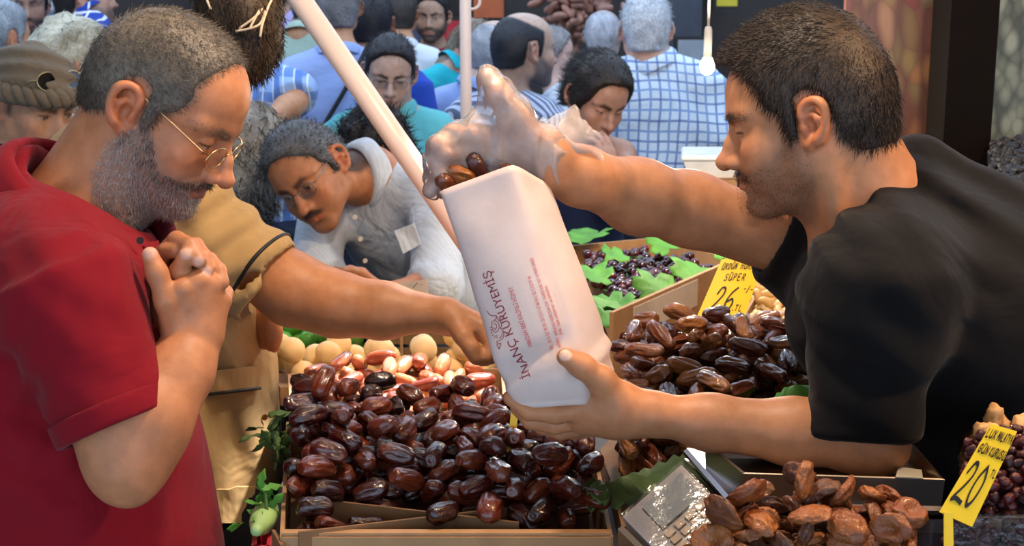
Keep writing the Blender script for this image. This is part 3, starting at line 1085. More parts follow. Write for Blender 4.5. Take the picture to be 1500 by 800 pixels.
# ---------------------------------------------------------------- vendor in the black T-shirt
def vendor():
    root = empty('person', (.80, 1.95, 0), 'vendor in black T-shirt leaning on his elbow and holding up a white paper bag', 'person')
    p = dict(skin=np.array(lin('#ba8059')), hair=np.array([.016, .010, .007]), lid=.88, nose=1.06, scalp=.92, ear=.90, stubble=.50, stubble_col=np.array([.085, .052, .038]), jaw=1.04, heavy=.5,
             brow_col=np.array([.02, .012, .009]), moustache=.45)
    hl = [(.070, .086), (.062, .066), (.050, .050), (.044, .022), (.026, .010), (.022, -.026), (.009, -.022), (.008, .014), (.004, .030),
          (-.012, .034), (-.030, .024), (-.033, -.010), (-.034, -.036), (-.056, -.058), (-.14, -.062), (-.14, .19), (.100, .19), (.100, .090)]
    p['hairline'] = hl
    R = facing(163, 15, 0); o = W(1184, 166, 1.68); sc = .955
    T = lambda x, y, z: R @ (np.array([x, y, z]) * sc) + o
    m = SDF()
    add_head(m, R, o, sc, p)
    nb = W(1296, 345, 1.73)
    m.cone(T(-.034, 0, -.035), nb, .060, .072, k=.03)
    m.cone(T(.015, 0, -.085), (T(.0, 0, -.10) + nb) / 2, .034, .055, k=.04)
    m.cone(T(-.02, .054, -.05), W(1228, 352, 1.66), .011, .011, k=.02)
    tr = W(1420, 520, 1.78)
    m.cone(nb, tr, .07, .09, k=.05)
    shn, shf = W(1282, 430, 1.56), W(1215, 372, 1.88)
    m.cone(shn, shf, .04, .04, k=.04)
    # left arm, elbow on the scale tray
    el, wr = W(1262, 641, 1.582), W(950, 606, 1.60)
    m.cone(shn, el, .040, .042, k=.03)
    m.cone(el, W(1165, 633, 1.59), .036, .037, k=.02)
    m.cone(W(1165, 633, 1.59), W(1040, 619, 1.598), .0365, .030, k=.02)
    m.cone(W(1040, 619, 1.598), wr, .030, .0225, k=.02)
    m.cone(wr, W(905, 604, 1.605), .023, .027, k=.02)
    m.ell(W(1292, 652, 1.582), .029, k=.03)
    # left hand under the bag
    m.cone(W(905, 606, 1.605), W(858, 612, 1.615), .027, .021, k=.02)
    m.cone(W(900, 592, 1.60), W(862, 590, 1.60), .024, .018, k=.02)
    m.chain([W(905, 585, 1.59), W(880, 556, 1.575), W(852, 536, 1.562), W(828, 523, 1.556)], [.020, .0145, .0122, .0100], k=.012)
    fgs = [([(858, 598, 1.600), (815, 606, 1.598), (776, 602, 1.600), (748, 584, 1.602)], .0118),
           ([(858, 612, 1.620), (812, 622, 1.625), (778, 616, 1.635), (757, 598, 1.645)], .0114),
           ([(862, 622, 1.640), (822, 631, 1.650), (795, 624, 1.662), (780, 605, 1.672)], .0108),
           ([(872, 626, 1.660), (840, 632, 1.675), (820, 622, 1.688)], .0096)]
    for pts, r in fgs:
        m.chain([W(*q) for q in pts], [r * 1.2, r, r * .92, r * .72][:len(pts)], k=.005)
    # right arm stretched to the bag's mouth
    elr, wrr = W(1010, 306, 1.84), W(806, 238, 1.675)
    m.cone(shf, elr, .050, .046, k=.03)
    m.cone(elr, W(935, 288, 1.79), .044, .0445, k=.03)
    m.cone(W(935, 288, 1.79), W(850, 258, 1.71), .0435, .0345, k=.03)
    m.cone(W(850, 258, 1.71), wrr, .0345, .030, k=.02)
    g = []                       # glove follows the same hand
    def gch(pts, rs, k=.006):
        pts = [W(*q) for q in pts]
        m.chain(pts, rs, k=k); g.append((pts, rs, k))
    gch([(800, 222, 1.672), (700, 202, 1.645)], [.027, .017], .02)
    gch([(800, 250, 1.680), (712, 248, 1.665)], [.026, .019], .02)
    gch([(780, 212, 1.660), (752, 172, 1.640), (731, 138, 1.632), (714, 112, 1.632)], [.023, .0160, .0128, .0105], .014)
    gch([(702, 200, 1.645), (664, 198, 1.632), (645, 212, 1.622), (650, 228, 1.618)], [.0150, .0120, .0112, .0092], .004)
    gch([(704, 216, 1.650), (660, 222, 1.636), (640, 238, 1.628), (643, 254, 1.622)], [.0150, .0118, .0108, .0090], .004)
    gch([(706, 234, 1.658), (662, 246, 1.648), (640, 262, 1.640), (630, 280, 1.634)], [.0145, .0112, .0100, .0085], .004)
    gch([(712, 252, 1.668), (676, 262, 1.665), (652, 276, 1.660)], [.0130, .0102, .0080], .004)
    nail = [(W(828, 519, 1.5455), .0085)]
    def extra(C, V):
        for c, r in nail:
            C = lerp(C, .9 * sstep(r * 1.05, r * .8, np.linalg.norm(V - c, axis=1)), np.array([.80, .52, .42]))
        return C
    b = skin_mesh(m, 'body', .0021, [(R, o, sc, p)], root, p['skin'], extra, .42)
    hm = short_hair(R, o, sc, .0035, hl, front=.010, top=.014)
    def comb(P):
        q = in_head(P, R, o, sc)
        tp = sstep(.05, .10, q[:, 2])
        loc = np.stack([.30 + .9 * tp, 0 * tp, .15 * tp - .75 * (1 - tp)], 1)
        return loc @ R.T
    hair_piece('hair', hm, .0035, root, (.012, .0075, .005), (.045, .027, .017), count=17000, length=.014, r0=.00045, comb=comb, up=.28, seed=8, jitter=.18, bend=.2)
    bs = [(.020, -.016), (.032, -.030), (.052, -.048), (.080, -.053), (.100, -.050), (.13, -.052), (.13, -.125), (.030, -.122), (.004, -.085), (.000, -.055), (.010, -.028)]
    beard_strands(b, R, o, sc, bs, 5200, .0024, .0002, (.035, .022, .015), (.08, .055, .04), root, seed=16)
    ms = [(.093, -.049), (.115, -.049), (.115, -.0625), (.086, -.0655), (.086, -.056)]
    beard_strands(b, R, o, sc, ms, 300, .005, .0003, (.010, .007, .005), (.025, .016, .012), root, seed=17, lips=False, name='moustache')
    br = [(.055, .010), (.094, .009), (.108, .016), (.104, .024), (.080, .028), (.055, .023)]
    beard_strands(b, R, o, sc, [(.062, .014), (.094, .012), (.106, .017), (.102, .022), (.080, .025), (.062, .021)], 420, .0045, .0003, (.012, .008, .006), (.03, .02, .014), root, seed=26, lips=False, comb=(-.3, 0, .15), name='eyebrows')
    blk = fabric('black_tshirt', '#0a090b', foldamt=.3)
    s = SDF()
    s.ell(W(1385, 470, 1.75), (.15, .19, .17), k=.05)
    s.ell(W(1510, 660, 1.84), (.17, .18, .20), k=.10)
    s.cone(nb + np.array([.015, .0, -.045]), W(1440, 400, 1.76), .078, .10, k=.06)
    s.cone(nb + np.array([.01, -.06, -.05]), shn + np.array([.02, .01, -.01]), .062, .072, k=.05)
    s.cone(nb + np.array([-.01, .07, -.05]), shf, .06, .072, k=.05)
    s.cone(nb + np.array([-.03, 0, -.10]), W(1260, 470, 1.72), .075, .09, k=.06)
    s.cone(shf, W(1330, 500, 1.80), .075, .10, k=.06)
    s.ell(shn, .078, k=.05)
    s.capped(shn + np.array([0, 0, .02]), W(1263, 634, 1.572), .070, .064, k=.04, rnd=.005)
    s.capped(W(1263, 616, 1.572), W(1262, 684, 1.572), .053, .053, k=.003, op='s', rnd=.001)
    e2 = shf + (elr - shf) * .42
    s.capped(shf, e2, .070, .063, k=.03, rnd=.004)
    s.capped(shf + (elr - shf) * .36, shf + (elr - shf) * .6, .053, .053, k=.003, op='s', rnd=.001)
    s.cone(W(1340, 250, 1.755), W(1440, 370, 1.76), .040, .09, k=.05)
    s.cone(W(1338, 262, 1.73), W(1300, 400, 1.62), .036, .08, k=.05)
    s.cone(W(1338, 262, 1.79), W(1260, 390, 1.86), .036, .07, k=.05)
    s.cone(T(-.02, 0, -.05), W(1262, 300, 1.72), .060, .064, k=.010, op='s')
    cloth(s, 'tshirt', .0052, blk, root, folds=.0030, freq=18, seed=21,
          lines=[(W(1390, 320, 1.66), (.5, 0, .9), .05, .009, .10), (W(1250, 400, 1.6), (.7, 0, .7), .05, .005, .10), (W(1260, 540, 1.5), (.3, 0, 1), .07, .004, .12)])
    # neckband
    ring = MB()
    ring.tube(catmull([W(*q) for q in [(1329, 216, 1.755), (1306, 238, 1.700), (1276, 272, 1.668), (1250, 308, 1.662), (1230, 344, 1.672), (1214, 360, 1.71), (1208, 345, 1.77), (1240, 290, 1.80), (1290, 235, 1.81), (1329, 216, 1.755)]], 5), .008, 8, False)
    ring.build('neckband', blk, root, True)
    # clear plastic glove
    gs = SDF()
    for pts, rs, k in g:
        gs.chain(pts, [r + .0024 for r in rs], k=k + .004)
    gs.cone(W(700, 180, 1.64), W(730, 165, 1.64), .008, .008, k=.03)
    gs.disp = lambda P: (.0012 * snoise(P, 150.0, 31, 2) - .0032 * (1 - np.minimum(1, 2.2 * np.abs(snoise(P, 85.0, 32, 2))))).astype(f32)
    t = NT('glove_film')
    tr_ = t.new('ShaderNodeBsdfTransparent'); tr_.inputs['Color'].default_value = (1, .97, .95, 1)
    df = t.new('ShaderNodeBsdfDiffuse'); df.inputs['Color'].default_value = (1.0, .90, .86, 1)
    gl = t.new('ShaderNodeBsdfGlossy'); gl.inputs['Roughness'].default_value = .10
    bp = t.new('ShaderNodeBump'); bp.inputs['Strength'].default_value = .6; bp.inputs['Distance'].default_value = .004
    t.ln(t.noise(150.0, 3, t.coord(), .5, 1.0), bp.inputs['Height']); t.ln(bp.outputs[0], gl.inputs['Normal'])
    m1 = t.new('ShaderNodeMixShader'); m1.inputs[0].default_value = .22
    t.ln(tr_.outputs[0], m1.inputs[1]); t.ln(df.outputs[0], m1.inputs[2])
    fr = t.new('ShaderNodeFresnel'); fr.inputs[0].default_value = 1.4
    m2 = t.new('ShaderNodeMixShader'); t.ln(t.math('ADD', t.math('MULTIPLY', fr.outputs[0], 1.2), .02), m2.inputs[0]); t.ln(m1.outputs[0], m2.inputs[1]); t.ln(gl.outputs[0], m2.inputs[2])
    t.ln(m2.outputs[0], t.out.inputs['Surface'])
    gl_ = obj('glove', gs.mesh('glove', .0025), t.m, root)
    gl_['label'] = 'clear crinkled plastic glove'
    # loose ruffled cuff of the glove
    c0, c1 = W(786, 232, 1.672), W(828, 222, 1.715)
    axc = unit(c1 - c0); a1 = unit(np.cross(axc, (0, 1, 0))); a2 = np.cross(axc, a1)
    V = []; F_ = []; nn, mm = 48, 8
    for j in range(mm + 1):
        t_ = j / mm
        for i in range(nn):
            w = 6.2832 * i / nn
            rr = .034 + .014 * t_ + t_ * (.0045 * math.sin(7 * w) + .003 * math.sin(13 * w + 4 * t_)) + .008 * t_ * max(0, math.cos(w - 1.2)) 
            V.append(c0 + axc * (np.linalg.norm(c1 - c0) * t_ * (1 + .12 * math.sin(5 * w))) + (a1 * math.cos(w) + a2 * math.sin(w)) * rr)
    for j in range(mm):
        for i in range(nn): F_.append((j * nn + i, j * nn + (i + 1) % nn, (j + 1) * nn + (i + 1) % nn, (j + 1) * nn + i))
    obj('glove_cuff', mesh_from('glove_cuff', V, F_), t.m, gl_)
    legs(root, (.80, 1.95, .95), 180, DARK_TROUSER)
    return root

# ---------------------------------------------------------------- man in the beige uniform shirt
def beige_man():
    root = empty('person', (W(270, 600, 2.25)[0], W(270, 600, 2.25)[1], 0), 'man in beige uniform shirt with black piping reaching down for a date', 'person')
    p = dict(skin=np.array(lin('#b0764c')), hair=np.array([.03, .02, .015]), lid=.7, scalp=.9)
    R = facing(12, 35); o = W(236, 118, 2.34); sc = .92
    T = lambda x, y, z: R @ (np.array([x, y, z]) * sc) + o
    m = SDF(); add_head(m, R, o, sc, p)
    nb = W(185, 238, 2.32)
    m.cone(T(-.03, 0, -.04), nb, .056, .064, k=.03)
    m.cone(nb, W(260, 520, 2.25), .07, .09, k=.05)
    shn, shf = W(262, 312, 2.08), W(235, 280, 2.46)
    m.cone(shn, shf, .05, .05, k=.04)
    el, wr = W(492, 446, 2.05), W(652, 461, 2.02)
    m.cone(shn, W(430, 425, 2.06), .052, .049, k=.03)
    m.cone(W(430, 425, 2.06), el, .049, .044, k=.03)
    m.cone(el, W(560, 455, 2.04), .043, .040, k=.03)
    m.cone(W(560, 455, 2.04), wr, .040, .0245, k=.02)
    # reaching hand
    kn = [(706, 478, 2.000), (712, 476, 2.012), (716, 482, 2.026), (714, 492, 2.040)]
    for i, q in enumerate(kn):
        m.cone(W(655, 460 + i * 3, 2.012 + i * .006), W(*q), .021, .0125, k=.012)
    m.chain([W(706, 480, 2.000), W(720, 505, 1.990), W(712, 522, 1.985), W(700, 528, 1.985)], [.0122, .0105, .0092, .0075], k=.004)
    m.chain([W(712, 480, 2.012), W(728, 508, 2.005), W(720, 524, 2.0), W(706, 530, 1.995)], [.0118, .0105, .0092, .0075], k=.004)
    m.chain([W(716, 484, 2.026), W(728, 512, 2.022), W(718, 526, 2.018)], [.0112, .0100, .0080], k=.004)
    m.chain([W(714, 494, 2.040), W(722, 518, 2.040), W(712, 530, 2.036)], [.0105, .0090, .0072], k=.004)
    m.chain([W(664, 470, 2.000), W(678, 492, 1.985), W(690, 510, 1.978), W(694, 524, 1.978)], [.0165, .0125, .0105, .0080], k=.010)
    # the other hand, hanging before his chest
    elf, wrf = W(345, 400, 2.38), W(378, 448, 2.24)
    m.cone(shf, elf, .048, .042, k=.03); m.cone(elf, wrf, .040, .026, k=.03)
    for i, (x, d_) in enumerate([(404, 2.195), (397, 2.20), (389, 2.21), (382, 2.22)]):
        m.cone(W(380, 452, 2.235), W(x - 6, 476, d_), .020, .0115, k=.012)
        m.chain([W(x - 6, 476, d_), W(x, 496 - i, d_ - .005), W(x - 2, 510 - i * 2, d_ + .005)], [.0108, .0098, .0078], k=.004)
    m.chain([W(384, 452, 2.215), W(400, 466, 2.195), W(407, 484, 2.19)], [.0145, .0115, .0085], k=.008)
    b = skin_mesh(m, 'body', .0038, [(R, o, sc, p)], root, p['skin'])
    hair_piece('hair', short_hair(R, o, sc, .006), .005, root, (.02, .013, .01), (.05, .035, .025), count=2000, length=.012, r0=.0008, seed=3)
    bg = fabric('beige_uniform', '#b09060', fold=8.0, foldamt=.6)
    s = SDF()
    s.ell(W(282, 480, 2.27), (.125, .19, .20), k=.05)
    s.ell(W(292, 640, 2.27), (.118, .185, .20), k=.08)
    s.ell(W(296, 700, 2.27), (.118, .185, .15), k=.05)
    s.ell(W(165, 310, 2.30), (.135, .18, .165), k=.08)
    s.cone(nb + np.array([0, 0, -.03]), W(250, 350, 2.27), .075, .12, k=.05)
    s.cone(shn, shf, .08, .08, k=.05)
    cf = W(398, 418, 2.06)
    s.capped(shn + np.array([-.03, 0, .01]), cf, .084, .074, k=.05, rnd=.004)
    s.capped(shn + (cf - shn) * .88, cf + (cf - shn) * .3, .058, .058, k=.003, op='s', rnd=.001)
    s.cone(shf, elf, .07, .06, k=.04)
    s.half(W(355, 762, 2.2), (0, 0, -1), k=.004)
    s.cone(T(-.03, 0, -.06), nb, .062, .066, k=.01, op='s')
    cloth(s, 'uniform_shirt', .0065, bg, root, folds=.0035, freq=14, seed=41,
          lines=[(W(320, 350, 2.0), (.5, 0, -.85), .06, .007, .14), (W(240, 330, 2.05), (.9, 0, .4), .07, .006, .12), (W(330, 620, 2.1), (1, 0, .1), .07, .006, .16), (W(370, 500, 2.15), (.8, 0, .6), .06, .005, .1)])
    pipe = plain('black_piping', '#100d0c', .6)
    # piping round the cuff and on the pocket, lower pocket flap and front button
    u = unit(cf - shn); a1 = unit(np.cross(u, (0, 1, 0))); a2 = np.cross(u, a1)
    q0 = cf - u * .026
    rr = np.linspace(.055, .10, 60); pts = []
    for t in np.linspace(0, 6.2832, 49):
        dv = a1 * math.cos(t) + a2 * math.sin(t)
        P_ = (q0 + rr[:, None] * dv).astype(f32)
        ins = np.where(s.ev(P_) < 0)[0]
        pts.append(q0 + dv * (rr[ins.max()] if len(ins) else .074))
    mb = MB(); mb.tube(pts, .0030, 6, False)
    mb.build('cuff_piping', pipe, root, True)
    def front(px, py):            # the near side of the trunk
        z = W(px, py, 2.1)
        d = 2.095 + .16 * (max(0, (px - 300) / 110.0)) ** 2
        return W(px, py, d)
    pk = MB()
    g1 = [front(300 + 82 * i / 8, 545 - 10 * i / 8) for i in range(9)]
    g2 = [front(300 + 82 * i / 8, 577 - 10 * i / 8) for i in range(9)]
    for i in range(8): pk.slab([g2[i], g2[i + 1], g1[i + 1], g1[i]], (0, -.004, 0))
    pk.build('pocket_welt', bg, root)
    mb = MB(); mb.tube([q + np.array([0, -.006, 0]) for q in g2], .0026, 6); mb.build('pocket_piping', pipe, root, True)
    pk = MB()
    g1 = [front(318 + 56 * i / 6, 712 + (4 if i < 3 else 0)) for i in range(7)]
    g2 = [front(318 + 56 * i / 6, 765) for i in range(7)]
    for i in range(6): pk.slab([g2[i], g2[i + 1], g1[i + 1], g1[i]], (0, -.004, 0))
    pk.build('lower_pocket', bg, root)
    button(front(387, 611), (.6, -.8, 0), .005, plain('brass_snap', (.6, .45, .2), .3, 1.0), root)
    legs(root, np.array([W(296, 700, 2.28)[0], W(296, 700, 2.28)[1], .93]), 5, DARK_TROUSER, topz=1.0)
    return root
# ---------------------------------------------------------------- people in the street
def curly_disp(a, f, seed):
    return lambda P: (a * snoise(P, f, seed, 2)).astype(f32)

def crowd_person(label, head, d, yaw, pitch=0, roll=0, sc=1.0, byaw=None, bpitch=0, skin='#b98765', hair='#1c1512', hair2=None, style='short', shirt=None, sleeves='short',
                 arms=None, p=None, h=.0105, neck=None, trouser=None, glass=None, collar_on=True, strand=1500, slen=.014, broad=1.0, group=None, extra_clothes=None):
    byaw = yaw if byaw is None else byaw
    SD = int(abs(head[0] * 3 + head[1]))
    o = W(head[0], head[1], d)
    R = facing(yaw, pitch, roll)
    B = facing(byaw, bpitch)
    T = lambda x, y, z: R @ (np.array([x, y, z]) * sc) + o
    nb = T(-.03, 0, -.06) + np.array([0, 0, -.115 * sc]) + facing(byaw)[:, 0] * (-.035) if neck is None else W(*neck)
    Q = lambda x, y, z: B @ (np.array([x, y * broad, z]) * sc) + nb
    root = empty('person', (nb[0], nb[1], 0), label, 'person', group)
    sk = np.array(lin(skin)); hc = np.array(lin(hair)); hc2 = np.array(lin(hair2)) if hair2 else hc * 2.2
    pp = dict(skin=sk, hair=hc, lid=.5, scalp=.85 if style in ('short', 'curly', 'tall', 'bald') else .9)
    pp.update(p or {})
    hl = {'bald': [(.030, .060), (.030, .030), (.026, .008), (.022, -.022), (.009, -.022), (.004, .030), (-.030, .024), (-.033, -.010), (-.034, -.046), (-.060, -.06), (-.14, -.065), (-.14, .088), (-.06, .100), (-.01, .075)]}.get(style, HAIR_SHORT)
    pp['hairline'] = hl
    m = SDF()
    add_head(m, R, o, sc, pp)
    m.cone(T(-.030, 0, -.045), nb, .052 * sc, .054 * sc, k=.03)
    m.cone(nb, Q(0, 0, -.35), .06, .08, k=.05)
    shl = {}
    for s in (1, -1):
        sh = Q(0, .165 * s, -.055); shl[s] = sh
        m.cone(nb + (sh - nb) * .1, sh, .045, .048, k=.04)
        a = (arms or {}).get(s)
        if a is None:
            e_, w_ = Q(-.03, .225 * s, -.34), Q(.06, .235 * s, -.58)
            if abs(bpitch) > 5: e_ = sh + np.array([0, 0, -.29]); w_ = e_ + facing(byaw)[:, 0] * .06 + np.array([0, 0, -.25])
        else: e_, w_ = [W(*v) for v in a[:2]]
        shl[(s, 'e')] = e_; shl[(s, 'w')] = w_
        arm(m, sh, e_, w_, .92 * sc)
        u = unit(w_ - e_)
        if a is not None and len(a) > 2: a[2](m, w_, u)
        else:
            hand(m, w_, u, unit(np.cross(u, B[:, 0]) * s + 1e-3), side=s, sc=.95 * sc, curl=(.3, .35, .4, .45))
    b = skin_mesh(m, 'body', h, [(R, o, sc, pp)], root, sk, None, .5 if h < .0062 else 0)
    # hair
    if style == 'short':
        hair_piece('hair', short_hair(R, o, sc, .007, hl, .004, .006), .008, root, hc, hc2, count=strand, length=slen, r0=.0011, up=.5, seed=SD, seg=1)
    elif style == 'bald':
        hair_piece('hair', short_hair(R, o, sc, .003, hl), .006, root, hc, hc2, count=strand, length=.008, r0=.0009, up=.3, seed=SD, seg=1)
    elif style == 'curly':
        hm = short_hair(R, o, sc, .018, hl, .006, .012)
        hair_piece('hair', hm, .006, root, hc, hc2, count=strand, length=.03, r0=.0016, up=.5, seed=SD, disp=curly_disp(.008, 130.0, SD), jitter=.7, bend=.9)
    elif style == 'long':
        hm = short_hair(R, o, sc, .012, [(.072, .070), (.05, .03), (.035, -.02), (.02, -.06), (.0, -.16), (-.2, -.16), (-.2, .2), (.085, .2), (.088, .09)], .004, .010)
        hm.frame(R, o, sc); 
        hm.chain([(-.05, 0, 0), (-.065, 0, -.08), (-.06, 0, -.17)], [.075, .078, .055], k=.04); hm.frame()
        hair_piece('hair', hm, .007, root, hc, hc2, count=strand, length=.045, r0=.0015, up=.25, seed=SD, disp=curly_disp(.006, 90.0, SD), comb=lambda P: np.tile([0, 0, -.9], (len(P), 1)), jitter=.4, bend=.5)
    elif style == 'updo':
        hm = short_hair(R, o, sc, .013, [(.074, .084), (.064, .062), (.058, .02), (.036, -.012), (.030, -.04), (.012, -.03), (-.02, -.02), (-.035, -.055), (-.06, -.075), (-.2, -.08), (-.2, .2), (.08, .2), (.092, .095)], .003, .010)
        hm.frame(R, o, sc); hm.ell((-.095, 0, .03), (.04, .05, .045), k=.03); hm.frame()
        hair_piece('hair', hm, .005, root, hc, hc2, count=strand, length=.035, r0=.0009, up=.06, seed=SD, disp=curly_disp(.002, 70.0, 5), comb=lambda P: np.tile(-R[:, 0] * .8 - R[:, 2] * .3, (len(P), 1)), jitter=.18, bend=.35)
    if glass: glasses(R, o, sc, root, glass, LENS, (.022, .015), shape='rect', zoff=-.004, xf=.102)
    # shirt
    if shirt is not None:
        s_ = SDF()
        s_.frame(B, nb, sc)
        bw = broad
        s_.ell((.005, 0, -.17), (.118, .165 * bw, .19), k=.04)
        s_.ell((.015, 0, -.38), (.118, .155 * bw, .20), k=.06)
        s_.ell((.0, 0, -.55), (.112, .158 * bw, .13), k=.06)
        for s in (1, -1):
            s_.cone((-.003, .012 * s, -.004), (0, .15 * s * bw, -.055), .055, .065, k=.04)
        s_.frame()
        for s in (1, -1):
            sh, e_, w_ = shl[s], shl[(s, 'e')], shl[(s, 'w')]
            if sleeves == 'short':
                q = sh + (e_ - sh) * .72
                s_.capped(sh, q, .066 * sc, .064 * sc, k=.04, rnd=.004)
            elif sleeves == 'long':
                s_.cone(sh, e_, .064 * sc, .054 * sc, k=.04); s_.capped(e_, e_ + (w_ - e_) * .9, .054 * sc, .042 * sc, k=.03, rnd=.004)
            elif sleeves == 'roll':
                s_.cone(sh, e_, .066 * sc, .060 * sc, k=.04); s_.capped(e_, e_ + (w_ - e_) * .35, .062 * sc, .056 * sc, k=.03, rnd=.005)
        if sleeves == 'none':
            s_.frame(B, nb, sc); s_.half((0, 0, -.10), (0, 0, 1), k=.01); s_.frame()
        cloth(s_, 'shirt' if sleeves != 'none' else 'top', .010 if d < 4.8 else .013, shirt, root, folds=.004, freq=16, seed=SD)
        if collar_on and sleeves != 'none':
            ax = unit(T(-.03, 0, -.05) - nb)
            collar(nb + ax * .028, ax, B[:, 0], .070 * sc, .068 * sc, shirt, root, drop=.030, flare=.022, stand=.012, gap=.30, n=24)
    if sleeves == 'none':
        for s in (1, -1):
            mb = MB(); mb.tube([Q(.10, .07 * s, -.13), Q(.07, .085 * s, -.02), Q(-.02, .085 * s, .0), Q(-.09, .075 * s, -.12)], .006, 6); mb.build('strap', shirt, root, True)
    hipz = max(.80, nb[2] - .60)
    hp = Q(0, 0, -.56)
    legs(root, (hp[0], hp[1], min(hp[2], hipz + .1)), byaw, trouser or NAVY_TROUSER)
    if extra_clothes: extra_clothes(root, Q, T, R, B)
    return root

def crowd():
    GREY_H = '#8f9298'
    teal = fabric('teal_polo', '#5fb4bd'); maroon = fabric('maroon_polo', '#8c1d2e'); white = fabric('white_cotton', '#cfd6e2')
    pale = fabric('pale_blue_shirt', '#93a9dc'); sage = fabric('sage_shirt', '#9db0a2'); lav = fabric('lavender_shirt', '#a99cc8')
    royal = fabric('royal_blue_shirt', '#2747a8'); aqua = fabric('aqua_top', '#25a9b8'); navy = fabric('navy_top', '#1b2440')
    plaid = fabric('blue_plaid', '#8fb0e2', pattern=[('x', .07, .35, '#4a6fb5'), ('z', .08, .35, '#5a7fc4'), ('x', .035, .12, '#dfe8f6')])
    check = fabric('blue_check', '#cfe0f2', pattern=[('x', .034, .22, '#4d6fae'), ('z', .034, .22, '#4d6fae'), ('x', .068, .10, '#86a6d6'), ('z', .068, .10, '#86a6d6')])
    stripe = fabric('navy_stripe', '#b9c3da', pattern=[('xy', .022, .45, '#2a3358')])
    greystripe = fabric('grey_pinstripe', '#b9c2ce', pattern=[('xy', .016, .14, '#a7b1c0')], foldamt=.8)
    pinkst = fabric('pink_stripe', '#c9b9d6', pattern=[('x', .03, .2, '#a893c0')])
    dark = STEEL_WIRE
    # man stooping over the far side of the stall
    def gm(root, Q, T, R, B):
        mb = MB()
        pts = [W(578, 338, 2.93), W(607, 327, 2.93), W(617, 357, 2.925), W(591, 371, 2.92)]
        mb.slab(pts, (0, -.006, 0)); mb.build('breast_pocket', greystripe, root)
        for q in [(520, 318, 2.905), (528, 350, 2.895), (535, 382, 2.885)]: button(W(*q), (0, -1, 0), .005, PEARL, root)
        pass
    crowd_person('stooping man in pale grey pinstripe shirt with eyeglasses and moustache', (455, 254), 3.02, 256, 22, 31, .95, byaw=235, bpitch=36, skin='#a9714f', hair='#1b1c20', hair2='#6a6e76', style='short', shirt=greystripe, sleeves='roll',
                 arms={1: [(640, 425, 2.90), (560, 432, 2.82)], -1: [(462, 402, 3.04), (520, 436, 2.95)]}, p=dict(moustache=.9, stubble=.25, lid=.75, brow_col=np.array([.03, .02, .02])), h=.0045, neck=(542, 258, 3.13), trouser=GREY_TROUSER, glass=dark, strand=3500, extra_clothes=gm)
    crowd_person('boy with curly black hair behind the stooping man', (552, 220), 3.75, 196, 22, 0, .80, skin='#b98c72', hair='#0d0b0c', hair2='#25222a', style='curly', shirt=royal, h=.006, strand=2000)
    crowd_person('person with long curly grey hair seen from behind', (366, 236), 3.35, 75, 10, 0, 1.0, hair='#2a2624', hair2='#a8a49c', style='long', shirt=navy, strand=3500)
    crowd_person('young man in turquoise polo shirt with eyeglasses looking down', (571, 106), 4.35, -84, 16, -4, .96, skin='#b4978a', hair='#15131a', style='short', shirt=teal, p=dict(lid=.8), h=.0052, glass=dark, strand=2500, slen=.014, neck=(574, 166, 4.42))
    crowd_person('bearded man in maroon polo shirt facing the stall', (632, 24), 6.6, -94, 4, 0, 1.0, skin='#a88672', hair='#17141a', shirt=maroon, p=dict(stubble=.85, stubble_col=np.array([.03, .025, .025]), lid=.4), h=.0065)
    crowd_person('woman in turquoise top with light brown wavy hair', (694, 72), 5.9, -40, 8, 0, .95, skin='#b89684', hair='#5a4a3c', hair2='#9a8a78', style='long', shirt=aqua, p=dict(fem=1), neck=(660, 102, 5.9))
    crowd_person('grey-haired man in light blue shirt with black shoulder strap', (492, 8), 4.8, 100, 0, 0, 1.0, hair='#4c4c50', hair2='#85868c', shirt=pale, extra_clothes=lambda root, Q, T, R, B: (lambda mb: (mb.tube(catmull([Q(-.06, -.10, .045), Q(-.115, -.04, -.06), Q(-.13, .06, -.22), Q(-.12, .15, -.36)], 5), .008, 6), mb.build('shoulder_strap', plain('black_strap', '#15151a', .7), root, True)))(MB()))
    crowd_person('black-haired man in royal blue shirt seen from behind', (543, 34), 5.2, 96, 5, 0, 1.0, skin='#a87d63', hair='#0c0c12', hair2='#1d1d28', shirt=royal, byaw=90)
    crowd_person('person with short brown hair in white top seen from behind', (588, 20), 6.4, 92, 0, 0, .9, hair='#2c2624', shirt=white)
    crowd_person('man in sage green shirt behind the slanted pole', (458, 4), 6.0, 70, 0, 0, 1.0, hair='#2a2a2e', shirt=sage, neck=(446, 54, 5.95), broad=1.15)
    crowd_person('dark-haired person in lavender shirt', (404, 2), 6.8, 30, 10, 0, .95, skin='#9a7464', hair='#121016', shirt=lav, neck=(425, 38, 6.8))
    crowd_person('person in blue plaid shirt with bent elbow beside the hanging bundle', (368, 48), 4.35, 70, 5, 0, 1.0, hair='#2a211c', shirt=plaid, arms={-1: [(432, 152, 4.2), (392, 176, 4.05)], 1: None}, neck=(362, 102, 4.3))
    crowd_person('balding man in navy striped shirt with dark beard', (767, 72), 4.6, 32, 2, 0, 1.05, skin='#b59a8c', hair='#15171f', hair2='#2b2f3a', style='bald', shirt=stripe, p=dict(stubble=.8, stubble_col=np.array([.06, .06, .07])), byaw=55, h=.0052, neck=(742, 144, 4.65))
    crowd_person('grey-haired man in light blue shirt behind the balding man', (727, 76), 5.45, 40, 3, 0, 1.07, skin='#c0a396', hair='#7c7f86', hair2='#aeb2ba', style='bald', shirt=pale, neck=(700, 132, 5.45), byaw=60)
    crowd_person('pale-faced person in white shirt beyond the striped shirt', (806, 80), 5.85, 5, 5, 0, .95, skin='#c7a498', hair='#6d6a6c', shirt=white, neck=(822, 138, 5.85))
